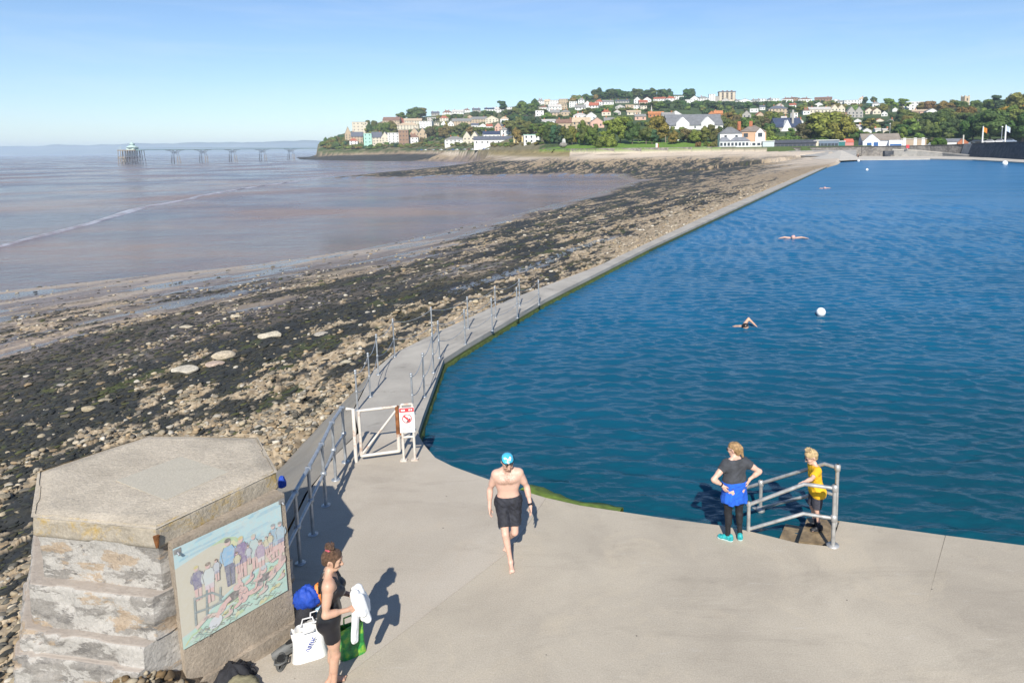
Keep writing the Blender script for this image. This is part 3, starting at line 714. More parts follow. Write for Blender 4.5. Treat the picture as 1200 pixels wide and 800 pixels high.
for k in range(60):
    u_ = rm_.random() * .95; v_ = rm_.random() * (.05 + .33 * u_); l = .04 + rm_.random() * .13; c = rm_.choice((YEL, GRN, (.42, .56, .5), (.52, .5, .28), (.30, .5, .42)))
    mp_([(u_, v_), (min(.99, u_ + l), v_ + .018), (min(.99, u_ + l * .8), v_ + .05), (u_ + l * .3, v_ + .042)], c)
INK = (.06, .06, .07)
for k in range(34):
    u_ = .05 + rm_.random() * .85; v_ = rm_.random() * (.05 + .3 * u_); q = [(u_ + j * .022, v_ + .016 * math.sin(j * 1.9 + k) + j * .004) for j in range(5)]
    mline(q, .0035, (.16, .2, .18))
def mfig(u_, v_, h_, top, low, hair=(.12, .07, .04), legs=None):
    """a standing figure of height h_ with its feet at (u_, v_)"""
    wv = h_ * .125; legs = legs or PINK
    mp_([(u_ - wv * .6, v_), (u_ - wv * .1, v_), (u_ - .002, v_ + h_ * .42), (u_ - wv * .75, v_ + h_ * .42)], legs); mp_([(u_ + wv * .1, v_), (u_ + wv * .6, v_), (u_ + wv * .75, v_ + h_ * .42), (u_ + .002, v_ + h_ * .42)], legs)
    mp_([(u_ - wv * .8, v_ + h_ * .34), (u_ + wv * .8, v_ + h_ * .34), (u_ + wv * .8, v_ + h_ * .5), (u_ - wv * .8, v_ + h_ * .5)], low)
    mp_([(u_ - wv * .85, v_ + h_ * .46), (u_ + wv * .85, v_ + h_ * .46), (u_ + wv * 1.1, v_ + h_ * .72), (u_ + wv * .7, v_ + h_ * .84), (u_ - wv * .7, v_ + h_ * .84), (u_ - wv * 1.1, v_ + h_ * .72)], top)
    for s in (-1, 1): mline([(u_ + s * wv * .95, v_ + h_ * .78), (u_ + s * wv * 1.25, v_ + h_ * .6), (u_ + s * wv * .6, v_ + h_ * .52)], h_ * .03, top)
    mell(u_, v_ + h_ * .92, h_ * .055, h_ * .07, PINK); mell(u_, v_ + h_ * .965, h_ * .06, h_ * .045, hair); mline([(u_ - wv * .9, v_ + h_ * .5), (u_ - wv * 1.1, v_ + h_ * .72), (u_ - wv * .6, v_ + h_ * .85)], .003, INK); mline([(u_ + wv * .9, v_ + h_ * .5), (u_ + wv * 1.1, v_ + h_ * .72), (u_ + wv * .6, v_ + h_ * .85)], .003, INK); mline([(u_, v_), (u_, v_ + h_ * .42)], .003, INK)
mfig(.17, .40, .34, (.10, .09, .22), (.10, .08, .2), (.5, .42, .12)); mfig(.27, .32, .40, (.5, .55, .55), (.55, .45, .5))
mfig(.46, .38, .48, (.16, .38, .60), (.05, .06, .16), (.03, .03, .03), (.05, .06, .16)); mfig(.58, .40, .42, (.16, .10, .26), (.16, .1, .26), (.52, .42, .14))
mfig(.70, .42, .36, (.38, .5, .5), (.4, .5, .48), (.4, .38, .3)); mfig(.76, .35, .34, (.3, .2, .34), (.55, .5, .5)); mfig(.90, .43, .36, (.2, .36, .48), (.3, .4, .48), (.15, .2, .25)); mfig(.97, .44, .34, (.25, .4, .5), (.12, .14, .3), (.2, .2, .2))
for a in (((.12, .17), (.13, .45)), ((.22, .22), (.24, .46)), ((.34, .27), (.36, .42)), ((.13, .43), (.28, .41), (.37, .31)), ((.12, .3), (.26, .27), (.44, .27))): mline(a, .010, (.14, .2, .22))
def mswim(u_, v_, sc, col=PINK, cap=None, ang=0):
    mell(u_, v_, .09 * sc, .035 * sc, col, rot=ang); mell(u_ + .09 * sc * math.cos(ang + .3), v_ + .09 * sc * math.sin(ang + .3), .035 * sc, .045 * sc, col); mell(u_ + .09 * sc * math.cos(ang + .3), v_ + .105 * sc * math.sin(ang + .3) + .012, .034 * sc, .03 * sc, cap or (.2, .16, .2))
    mline([(u_ + .02 * sc, v_), (u_ + .06 * sc, v_ + .15 * sc), (u_ + .10 * sc, v_ + .20 * sc)], .014 * sc, col)
mell(.46, .26, .085, .045, (.06, .05, .06), rot=.25); mell(.36, .2, .06, .03, PINK, rot=.9); mell(.29, .1, .065, .055, (.52, .55, .6), rot=.6); mline([(.30, .14), (.36, .22), (.44, .26)], .022, PINK); mline([(.12, .14), (.22, .2), (.3, .17)], .02, (.58, .42, .36))
mell(.56, .22, .05, .085, PINK); mline([(.55, .3), (.53, .4), (.57, .52)], .018, PINK); mell(.52, .33, .05, .035, PINK); mswim(.66, .2, .8); mell(.79, .28, .08, .035, (.07, .06, .08), rot=.12); mell(.77, .36, .035, .04, PINK); mell(.77, .385, .034, .025, (.4, .45, .5)); mswim(.9, .3, 1.0, PINK, (.3, .2, .2), .4); mline([(.82, .47), (.9, .53), (.98, .50)], .02, PINK); mell(.9, .52, .05, .03, PINK); mline([(.84, .46), (.86, .4), (.95, .42)], .014, PINK)
for k in range(46):
    u_ = .1 + rm_.random() * .82; v_ = .03 + rm_.random() * (.10 + .38 * u_); c = rm_.choice((INK, (.2, .16, .18), (.30, .22, .24), (.12, .2, .2)))
    mline([(u_ + j * .014, v_ + .012 * math.sin(j * 2.3 + k)) for j in range(4)], .0022, c)
for u_, v_, s_ in ((.62, .33, .5), (.70, .30, .45), (.84, .24, .5), (.50, .15, .5), (.74, .14, .5), (.40, .10, .42), (.93, .18, .4)): mswim(u_, v_, s_, rm_.choice((PINK, (.54, .40, .36))), rm_.choice(((.4, .42, .5), (.22, .16, .2), (.45, .3, .3))), rm_.uniform(-.2, .5))
for u_, v_, h_ in ((.53, .47, .22), (.64, .5, .2), (.82, .5, .2), (.86, .52, .2), (.34, .5, .22)): mfig(u_, v_, h_, rm_.choice(((.4, .44, .5), (.3, .24, .36), (.5, .46, .3))), (.3, .3, .4))
me = bpy.data.meshes.new('mural'); o = shel.location
me.from_pydata([(x - o.x, y - o.y, z) for x, y, z in mm['v']], [], mm['f'])
ca = me.color_attributes.new('Col', 'FLOAT_COLOR', 'POINT'); ca.data.foreach_set('color', np.array([(*c, 1) for c in mm['c']], np.float32).ravel())
m, nt, p = newmat('mural_paint'); a = nd(nt, 'ShaderNodeAttribute', attribute_name='Col'); v = wcoord(nt)
c = mix(nt, a.outputs['Color'], (.52, .50, .45), ramp(nt, noise(nt, 22, 6, .75, v), [(.40, .22), (.70, .68)]))
nt.links.new(c, p.inputs['Base Color']); p.inputs['Roughness'].default_value = .45
me.materials.append(m); link('mural', me, shel)
M_bracket = plain('bracket_steel', (.4, .4, .4), .4, .7, .2)
for u_, z_ in ((.03, 1.70), (L_ - .05, 1.72)):
    xy = TL + wu * u_ + wn * .012; br = MB(); br.box((xy[0], xy[1], z_), (.07, .02, .05), 0, math.atan2(wu[1], wu[0])); br.tube([(xy[0] + wn[0] * .02, xy[1] + wn[1] * .02, z_ - .01), (xy[0] + wn[0] * .05, xy[1] + wn[1] * .05, z_ - .03)], .012, 8); br.build('bracket', M_bracket, shel)

# ================================================================ RAILINGS, GATE, SIGN
m, nt, p = newmat('galvanised_steel'); v = wcoord(nt)
nt.links.new(ramp(nt, noise(nt, 9, 5, .6, v), [(.3, (.30, .32, .34)), (.7, (.48, .50, .52))]), p.inputs['Base Color']); p.inputs['Metallic'].default_value = .55; p.inputs['Roughness'].default_value = .45
M_galv = m
m, nt, p = newmat('rusty_white_paint'); v = wcoord(nt)
c = mix(nt, (.58, .54, .48), (.30, .11, .035), ramp(nt, noise(nt, 3.2, 6, .7, v), [(.53, 0), (.68, .85)])); nt.links.new(c, p.inputs['Base Color']); p.inputs['Roughness'].default_value = .6
M_rwhite = m
rail = empty('railing', at(367, 626), 0, 'two-bar grey pipe railing between the shelter and the small gate', 'railing')
posts = [at(345, 690), at(352, 660), at(367, 626), at(382, 592), at(393.5, 562), at(405, 541)]
posts[0] = posts[1] + (posts[1] - posts[2]) * 1.0
tops = []
for i, b in enumerate(posts):
    mb = MB(); t = b + np.array([0, 0, 1.06]); tops.append(t)
    mb.tube([b, t], .026, 10); mb.lathe(b, [(.001, .012), (.075, .012), (.075, 0)], 12); 
    for hz in (.55, 1.05): mb.lathe(b + np.array([0, 0, hz]), [(.02, -.045), (.045, -.03), (.05, 0), (.045, .03), (.02, .045)], 10)
    mb.build('post', M_galv, rail)
MB().tube(tops, .03, 10).build('top_rail', M_galv, rail)
MB().tube([t - np.array([0, 0, .51]) for t in tops], .024, 10).build('mid_rail', M_galv, rail)
z1 = lambda x, y: (330 + x / 3.2, 310 + y / 3.2)
def hgt(base, px_top):
    """height of a vertical post whose top shows at the given row"""
    lo, hi = .2, 3
    for _ in range(40):
        md = (lo + hi) / 2
        if proj(base + np.array([0, 0, md]))[1] > px_top: lo = md
        else: hi = md
    return lo
def chainline(a, b, sag, n=10): return [a + (b - a) * k / n - np.array([0, 0, sag * 4 * (k / n) * (1 - k / n)]) for k in range(n + 1)]
def stanch(name, bases, lab, gate_end=None):
    grp = []
    for (bx_, by_, ty_) in bases:
        b = at(*z1(bx_, by_)); h_ = hgt(b, z1(0, ty_)[1]); grp.append((b, min(max(h_, .9), 1.35)))
    return grp
Lp = stanch('l', [(285, 545, 425), (333, 495, 335), (363, 412, 265), (424, 345, 207), (566, 292, 163), (700, 240, 124), (803, 198, 84), (893, 155, 57)], '')
Rp = stanch('r', [(493, 560, 422), (536, 495, 336), (570, 405, 260), (592, 350, 214), (689, 298, 172), (790, 248, 128), (884, 200, 88), (965, 150, 72)], '')
def row_posts(L, side, labs, inner):
    for i, (b, h_) in enumerate(L):
        root = empty('chain_post', b, 0, labs[i], 'post', 'chain posts along the walkway')
        mb = MB(); t = b + np.array([0, 0, h_]); mb.tube([b, t], .021, 8); mb.lathe(t, [(.021, -.02), (.032, 0), (.028, .025), (.001, .04)], 10); mb.lathe(b, [(.001, .012), (.06, .012), (.06, 0)], 10)
        for e in (.5, .97): mb.lathe(b + np.array([0, 0, h_ * e - .02]), [(.021, -.025), (.034, 0), (.021, .025)], 8)
        mb.build('pole', M_galv, root)
    for (b0, h0), (b1, h1) in zip(L[:-1], L[1:]): chain_rows.append((side, b0, h0, b1, h1))
chain_rows = []
wordn = ['first', 'second', 'third', 'fourth', 'fifth', 'sixth', 'seventh', 'eighth']
row_posts(Lp, 'beach', [f'slim grey chain post on the beach edge of the walkway, {wn_} from the gate' for wn_ in wordn], 1)
row_posts(Rp, 'lake', [f'slim grey chain post on the lake edge of the walkway, {wn_} from the gate' for wn_ in wordn], 1)
for i, (side, b0, h0, b1, h1) in enumerate(chain_rows):
    for e, lv in ((.95, 'upper'), (.48, 'lower')):
        mb = MB(); mb.tube(chainline(b0 + np.array([0, 0, h0 * e]), b1 + np.array([0, 0, h1 * e]), .13, 12), .008, 5)
        k = i % 7
        tag(mb.build('chain', M_galv), f'{lv} sagging chain between the {wordn[k]} and {wordn[k + 1]} posts on the {side} edge', 'chain', 'chains between the walkway posts')
# gate
gA = at(417.5, 541); gB = at(469.5, 534)
gate = empty('metal_gate', gA, 0, 'open-frame metal gate with flaking white paint and a diagonal brace', 'gate')
gh = hgt(gA, 479); up_ = lambda p_, h_: p_ + np.array([0, 0, h_])
MB().tube([gA, up_(gA, gh), up_(gA, gh) + np.array([-.12, 0, .0])], .034, 10).build('gate_post', M_rwhite, gate)
gd = (gB - gA) / np.linalg.norm(gB - gA); g0 = gA + gd * .10; g1 = gB - gd * .02
fr = MB(); fr.tube([up_(g0, .10), up_(g0, gh - .05)], .028, 10); fr.tube([up_(g0, gh - .05), up_(g1, gh - .05)], .026, 10); fr.tube([up_(g1, .10), up_(g1, gh - .05)], .036, 10); fr.tube([up_(g0, .10), up_(g1, .10)], .03, 10)
fr.build('gate_frame', M_rwhite, gate)
MB().tube([up_(g0, .12), up_(g1, gh - .10)], .022, 10).build('brace', M_rwhite, gate)
M_rusty = plain('rusty_steel', (.26, .10, .035), .85, .1, .5, 10, .5)
hb = MB(); hb.tube([up_(g1, .45), up_(g1, gh - .04)], .0375, 10); hb.box(up_(g1, .45) + gd * .05, (.1, .05, .06)); hb.build('latch_bar', M_rusty, gate)
# sign
s0 = at(473.5, 539.5); s1 = at(486.5, 538.5)
sg = empty('warning_sign', (s0 + s1) / 2, 0, 'white no-entry style warning board with a red heading on two legs', 'sign')
htop = hgt(s0, 474); M_white = plain('white_paint', (.78, .77, .74), .5, 0, .06, 6); M_red = plain('sign_red', (.55, .05, .06), .5, 0, .1); M_ink = plain('sign_ink', (.05, .05, .05), .6)
lg = np.array([s1[0] - s0[0], s1[1] - s0[1], 0]); lg = lg / np.linalg.norm(lg); ln_ = np.array([lg[1], -lg[0], 0])
for b in (s0, s1):
    mb = MB(); mb.tube([b, up_(b, htop)], .024, 10); mb.box(b + np.array([0, 0, .012]), (.12, .1, .024)); mb.build('leg', M_rwhite, sg)
for e_ in (1, .42): MB().tube([up_(s0, htop * e_), up_(s1, htop * e_)], .022, 8).build('crossbar', M_rwhite, sg)
mid = (s0 + s1) / 2; bw, bz0, bz1 = .135, hgt(mid, 505.5), hgt(mid, 476.5)
def sp(u_, z_, d_): return mid + lg * u_ + ln_ * d_ + np.array([0, 0, z_])
def plate(u0, u1, z0, z1, d0, d1):
    vs = [sp(u_, z_, d_) for d_ in (d0, d1) for u_, z_ in ((u0, z0), (u1, z0), (u1, z1), (u0, z1))]
    return vs, [(4, 5, 6, 7), (3, 2, 1, 0), (0, 1, 5, 4), (1, 2, 6, 5), (2, 3, 7, 6), (3, 0, 4, 7)]
brd = MB(); brd.add(*plate(-bw, bw, bz0, bz1, .03, .045)); board = brd.build('board', M_white, sg)
hd = MB(); hd.add(*plate(-bw + .004, bw - .004, bz1 - .085, bz1 - .005, .0453, .048)); hd.build('red_heading', M_red, sg)
for k, (a_, b_) in enumerate(((-.10, -.03), (.035, .065), (.075, .10))): MB().add(*plate(a_, b_, bz1 - .06, bz1 - .03, .0482, .0492)).build('heading_word', M_white, sg)
zc = (bz0 + bz1) / 2 + .03; rr = .088; rg = MB(); vs = []; fs = []
for k in range(28):
    t = 2 * math.pi * k / 28
    for r_ in (rr, rr - .016): vs.append(sp(r_ * math.cos(t), zc + r_ * math.sin(t), .047))
fs = [(2 * k, 2 * ((k + 1) % 28), 2 * ((k + 1) % 28) + 1, 2 * k + 1) for k in range(28)]
rg.add(vs, fs); d_ = (rr - .01) * .7071
rg.add([sp(-d_ - .012, zc + d_ - .012, .0485), sp(-d_ + .012, zc + d_ + .012, .0485), sp(d_ + .012, zc - d_ + .012, .0485), sp(d_ - .012, zc - d_ - .012, .0485)], [(0, 1, 2, 3)])
rg.build('prohibition_ring', M_red, sg)
pg = MB(); pg.add([sp(a * .65, zc + b * .65, .0462) for a, b in ((-.03, -.1), (.03, -.11), (.1, -.03), (.09, .02), (.04, -.02))], [(0, 1, 2, 3, 4)]); pg.add([sp(a * .65, zc + b * .65, .0462) for a, b in ((-.06, .02), (.03, -.03), (.02, .05))], [(0, 1, 2)]); pg.build('pictogram', M_ink, sg)
tx = MB()
for row, segs in enumerate((((-.08, -.01), (.01, .08)), ((-.10, -.02), (0, .04), (.055, .10)), ((-.08, -.04), (-.03, .035), (.045, .09)))):
    for a_, b_ in segs: tx.add(*plate(a_, b_, bz0 + .10 - row * .034, bz0 + .115 - row * .034, .0452, .047))
tx.build('small_lettering', plain('sign_grey_ink', (.35, .35, .36), .6), sg)

# ================================================================ STEPS INTO THE LAKE WITH HANDRAILS
M_pipe = plain('scaffold_pipe', (.44, .43, .41), .45, .45, .25, 10)
n1 = at(976, 639); n2 = at(877, 622)
hr = empty('handrail', n1, 0, 'grey pipe handrail on the deck side of the bathing steps', 'handrail', 'handrails of the bathing steps')
hN = hgt(n1, 572); 
mb = MB(); mb.tube([n1, up_(n1, hN)], .030, 10); mb.lathe(n1, [(.001, .014), (.09, .014), (.09, 0)], 12)
for e in (hN, hN * .48): mb.lathe(up_(n1, e), [(.02, -.06), (.046, -.04), (.048, .04), (.02, .06)], 10)
mb.build('post', M_pipe, hr)
dN = (n2 - n1) / np.linalg.norm(n2 - n1); kink = n1 + dN * .42
h2 = hgt(n2, 591)
mb = MB(); mb.tube([n2, up_(n2, h2)], .028, 10); mb.lathe(up_(n2, h2), [(.02, -.05), (.042, 0), (.02, .05)], 10); mb.build('post', M_pipe, hr)
MB().tube([up_(n1, hN), up_(kink, hN), up_(n2, h2)], .028, 10).build('top_rail', M_pipe, hr)
MB().tube([up_(n1, hN * .48), up_(kink, hN * .48), up_(n2, .03)], .026, 10).build('mid_rail', M_pipe, hr)
hr2 = empty('handrail', at(978, 612, 0), 0, 'grey pipe handrail on the water side of the bathing steps, running down below the surface', 'handrail', 'handrails of the bathing steps')
f1 = at(979, 613, 0); hF = hgt(f1, 548); f2 = at(891, 600, LAKE); hF2 = hgt(f2, 566)
mb = MB(); mb.tube([up_(f1, -.5), up_(f1, hF)], .030, 10); mb.lathe(up_(f1, hF), [(.02, -.06), (.046, -.04), (.048, .04), (.02, .06)], 10); mb.build('post', M_pipe, hr2)
mb = MB(); mb.tube([up_(f2, -.5), up_(f2, hF2)], .030, 10); mb.lathe(up_(f2, hF2), [(.02, -.06), (.046, -.04), (.048, .04), (.02, .06)], 10); mb.lathe(up_(f2, .02), [(.04, -.02), (.08, .01), (.07, .06), (.03, .09)], 9); mb.build('post', M_pipe, hr2)
dF = f2 - f1; dF[2] = 0; fl = np.linalg.norm(dF); dF /= fl
f3 = f2 + dF * .72; tF2 = f2[2] + hF2; slope = (f1[2] + hF - tF2) / (fl - .2)
MB().tube([up_(f1, hF), f1 + dF * .2 + np.array([0, 0, hF]), np.array([f2[0], f2[1], tF2]), np.array([f3[0], f3[1], tF2 - slope * .72])], .028, 10).build('top_rail', M_pipe, hr2)
MB().tube([up_(f1, hF * .5), f1 + dF * .2 + np.array([0, 0, hF * .5]), np.array([f2[0], f2[1], tF2 - .44]), np.array([f3[0], f3[1], tF2 - slope * .72 - .30])], .026, 10).build('mid_rail', M_pipe, hr2)
e3 = np.array([f3[0], f3[1], tF2 - slope * .72]); MB().tube([e3, e3 + np.array([.05, -.02, -.55])], .026, 8).build('post', M_pipe, hr2)
M_step = plain('wet_step', (.21, .155, .09), .6, 0, .45, 5, .8)
st = empty('bathing_steps', at(955, 625, -.1), 0, 'brown wet concrete steps going down into the lake between two handrails', 'steps')
q = [at(936, 634, -.09), at(973, 638, -.09), at(984, 610, -.09), at(946, 606, -.09)]
MB().prism([p_[:2] for p_ in q], -1.0, -.09).build('step', M_step, st)
qq = [np.array(q[0]) + dN * .0, np.array(q[3])]
for k in (1, 2):
    off = dN * .33 * k
    MB().prism([(q[0] + off)[:2], (q[0] + dN * .33 * (k - 1))[:2], (q[3] + dN * .33 * (k - 1))[:2], (q[3] + off)[:2]], -1.2, -.09 - .17 * k).build('step', M_step, st)

# ================================================================ BAGS, SHOES, CLOTHES
def blob(name, mat, loc, sc, seed, amp=.25, fr=3.0, parent=None, flat=True, rz=0, seg=40):
    """creased soft heap: a squashed ball with ridged folds"""
    th = np.linspace(0, np.pi, seg // 2 + 1); ph = np.linspace(0, 2 * np.pi, seg, endpoint=False)
    T, P_ = np.meshgrid(th, ph, indexing='ij'); d = np.stack([np.sin(T) * np.cos(P_), np.sin(T) * np.sin(P_), np.cos(T)], -1).reshape(-1, 3)
    a = fbm(d[:, 0] * fr + d[:, 2] * 2 + 9, d[:, 1] * fr - d[:, 2] * 1.5 + 9, 4, seed); b = 1 - np.abs(fbm(d[:, 0] * fr * 1.7 + 3, (d[:, 1] + d[:, 2]) * fr * 1.7 + 5, 3, seed + 7) - .5) * 4
    r = 1 + amp * (a - .5) * 2 + amp * .35 * b
    V = d * r[:, None] * np.array(sc); 
    if flat: V[:, 2] = np.where(V[:, 2] < 0, V[:, 2] * .15, V[:, 2])
    n = seg; i = np.arange(seg // 2)[:, None] * n; j = np.arange(n)[None, :]
    Fq = np.stack([i + j, i + n + j, i + n + (j + 1) % n, i + (j + 1) % n], -1).reshape(-1, 4)
    V[:, 2] += .0
    return link(name, npmesh(name, V, Fq, mat, True), parent, loc, rz)
def cloth(name, c, rough=.85, scale=14, var=.18): return plain(name, c, rough, 0, var, scale, .25)
def text_mesh(name, body, size, mat, parent, M):
    cu = bpy.data.curves.new(name, 'FONT'); cu.body = body; cu.size = size; cu.extrude = .0012; cu.align_x = 'CENTER'; cu.align_y = 'CENTER'
    t = bpy.data.objects.new(name + '_src', cu); COL.objects.link(t); bpy.context.view_layer.update()
    me = bpy.data.meshes.new_from_object(t.evaluated_get(bpy.context.evaluated_depsgraph_get())); bpy.data.objects.remove(t); bpy.data.curves.remove(cu)
    me.transform(M); me.materials.clear(); me.materials.append(mat); me.name = name
    return link(name, me, parent)
def carrier(root_loc, rz, wdt, hgt_, dep, mat, label, words_=None, wmat=None, lean=0, cat='bag', handles=True, seed=0, tsize=.13, trot=0, group=None):
    """open-topped soft carrier bag: slack walls, handles, lettering on its front"""
    root = empty('carrier_bag', root_loc, rz, label, cat, group)
    nu, nvv = 48, 16; V = []
    for j in range(nvv + 1):
        t = j / nvv
        for i in range(nu):
            a = 2 * math.pi * i / nu; cx_, sy_ = math.cos(a), math.sin(a)
            ex = lambda q_, e: math.copysign(abs(q_) ** e, q_)
            w_ = wdt / 2 * (1 - .10 * math.sin(t * 3)) ; d_ = dep / 2 * (1 - .55 * t ** 1.5)
            x_ = ex(cx_, .45) * w_; y_ = ex(sy_, .6) * d_
            cr = (vn(np.array([i * .35 + seed]), np.array([t * 6.]), seed)[0] - .5) * .05 * (.3 + t)
            V.append((x_, y_ * (1 + cr * 6) + cr * .7 + lean * t * hgt_, t * hgt_ * (1 + cr * .8)))
    Fq = []
    for j in range(nvv):
        for i in range(nu): Fq.append((j * nu + i, j * nu + (i + 1) % nu, (j + 1) * nu + (i + 1) % nu, (j + 1) * nu + i))
    link('bag_body', npmesh('bag_body', V, Fq, mat, True), root)
    if handles:
        for s in (-1, 1):
            hb_ = MB(); hb_.tube([(-wdt * .2, s * dep * .2 + lean * hgt_, hgt_ * .98), (-wdt * .14, s * dep * .5 + lean * hgt_, hgt_ * 1.12), (wdt * .14, s * dep * .5 + lean * hgt_, hgt_ * 1.12), (wdt * .2, s * dep * .2 + lean * hgt_, hgt_ * .98)], .010, 6); hb_.build('handle', mat, root, world=False)
    if words_:
        M = Matrix.Translation((0, -dep / 2 * .86 - .012 + lean * hgt_ * .5, hgt_ * .55)) @ Matrix.Rotation(trot, 4, 'Y') @ Matrix.Rotation(R(90) + math.atan(-lean * .9), 4, 'X')
        text_mesh('lettering', words_, tsize, wmat, root, M)
    return root
M_bagw = cloth('white_carrier', (.60, .59, .57), .5, 9, .1); M_bink = plain('bag_blue_ink', (.02, .05, .30), .6); M_bagg = None
carrier(at(363, 766), R(24), .38, .27, .26, M_bagw, 'crumpled white carrier bag with blue lettering at the foot of the mural', 'y natur', M_bink, .35, seed=3, tsize=.085, trot=R(-62))
carrier(at(373, 750), R(35), .28, .26, .2, M_bagw, 'white carrier bag behind the woman in black, mostly hidden by a second bag', 'nds', M_bink, .15, seed=8, tsize=.12, trot=R(-55))
m, nt, p = newmat('green_bag_print'); v = ocoord(nt)
nt.links.new(ramp(nt, noise(nt, 9, 5, .6, v), [(.35, (.01, .11, .03)), (.5, (.03, .26, .05)), (.62, (.24, .42, .04)), (.75, (.02, .08, .10))]), p.inputs['Base Color']); p.inputs['Roughness'].default_value = .4
M_gbag = m
carrier(at(413, 764), R(35), .30, .34, .2, M_gbag, 'green patterned shopping bag standing between the woman and her shadow', None, None, .05, seed=5)
M_blue = cloth('blue_fabric', (.010, .055, .36), .7); M_navy = cloth('black_fabric', (.018, .018, .022), .85); M_orange = cloth('orange_fabric', (.72, .22, .04), .6); M_lblue = cloth('pale_blue_fabric', (.28, .48, .66), .7)
b_ = empty('rucksack', at(359, 741), R(30), 'black rucksack standing against the shelter corner under a blue jacket', 'bag')
blob('bag_body', M_navy, (0, 0, .15), (.12, .09, .20), 21, .12, 2, b_, False); blob('pocket', M_navy, (.02, -.07, .10), (.09, .05, .09), 22, .12, 2, b_, False)
MB().tube([(-.04, .05, .32), (0, .05, .38), (.04, .05, .32)], .012, 6).build('handle', M_navy, b_, world=False)
tag(blob('jacket', M_blue, at(361, 741) + np.array([.0, .06, .42]), (.14, .11, .13), 31, .3, 3.2, None, False, R(20)), 'bright blue jacket heaped on the rucksack by the shelter', 'jacket')
tag(blob('swim_float', M_orange, at(371, 741) + np.array([.0, .12, .42]), (.065, .07, .13), 41, .2, 2.5, None, False), 'orange dry bag behind the back of the woman in black', 'dry bag')
tag(blob('towel', M_lblue, at(366, 738) + np.array([.02, .16, .18]), (.10, .10, .17), 51, .25, 3, None, True), 'pale blue towel below the orange dry bag', 'towel')
# pair of grey clogs
M_clog = plain('grey_rubber', (.105, .105, .10), .6, 0, .2, 12); M_dark = plain('dark_inside', (.012, .012, .012), .9)
def clog(loc, rz, lab, tilt=0):
    r_ = empty('rubber_clog', loc, rz, lab, 'shoe', 'pair of grey clogs by the shelter')
    n, V, Fq = 24, [], []
    prof = [(0, .80), (.02, .95), (.045, .92), (.07, .80), (.095, .5)]
    rowsc = []
    for j in range(11):
        t = j / 10; L2 = .135; yy = -L2 + 2 * L2 * t; wv = .052 * math.sin(math.pi * min(1, .12 + t * .86)) ** .5 * (1.0 - .18 * t); hh2 = .085 * (math.sin(math.pi * min(.95, .2 + .42 * t)) ** .8) if t < .55 else .075
        rowsc.append([(wv * math.cos(a_), yy, max(0, hh2 * math.sin(a_)) if math.sin(a_) > 0 else 0) for a_ in [math.pi * k / 11 for k in range(12)]])
    V = [q_ for rw in rowsc for q_ in rw]; Fq = grid_faces(11, 12)
    link('clog_upper', npmesh('clog_upper', V, Fq, M_clog, True), r_)
    mb_ = MB(); mb_.add([(.032 * math.cos(a_), .055 + .058 * math.sin(a_), .0765 + .004) for a_ in [2 * math.pi * k / 16 for k in range(16)]], [tuple(range(16))]); mb_.build('foot_opening', M_dark, r_, world=False)
    mb_ = MB(); mb_.prism([(.055 * math.cos(a_) * (1 + .15 * -math.sin(a_)), .14 * math.sin(a_)) for a_ in [2 * math.pi * k / 20 for k in range(20)]], 0, .024); mb_.build('sole', M_clog, r_, world=False)
    mb_ = MB(); mb_.tube([(-.05, .03, .06), (-.045, .12, .075), (0, .145, .08), (.045, .12, .075), (.05, .03, .06)], .009, 6); mb_.build('heel_strap', M_clog, r_, world=False)
    r_.rotation_euler = (tilt, 0, rz); r_.scale = (1.2, 1.2, 1.2); return r_
clog(at(330, 775), R(200), 'grey rubber clog lying with its toe toward the camera'); c2 = clog(at(334, 769) + np.array([.02, .03, .05]), R(300), 'grey rubber clog tipped over across its pair', R(12))
# dark clothes on the rocks at the foot of the shelter
tag(blob('dark_jacket', M_navy, at(274, 797) + np.array([0, 0, -.02]), (.20, .17, .20), 61, .3, 3, None, True, R(20)), 'black jacket dropped in a heap below the mural', 'jacket')
mb = MB(); mb.tube([at(296, 789) + np.array([.035 * math.cos(t), 0, .03 + .035 * math.sin(t)]) for t in [2 * math.pi * k / 14 for k in range(15)]], .012, 6); tag(mb.build('strap_ring', M_navy), 'small black ring handle beside the heap of dark clothes', 'strap')
M_olive = cloth('olive_fabric', (.20, .18, .11)); tag(blob('olive_bag', M_olive, at(285, 800) + np.array([.02, -.12, .0]), (.2, .16, .13), 63, .25, 2.4, None, True), 'olive brown bag lying beside the black jacket', 'bag')
# blue bag behind the shelter
tag(blob('blue_bag', M_blue, at(331, 569, .1), (.06, .06, .17), 71, .25, 2.5, None, True), 'blue bag hung against the back corner of the shelter by the railing', 'bag')
M_blk = plain('black_post', (.03, .03, .035), .6); 
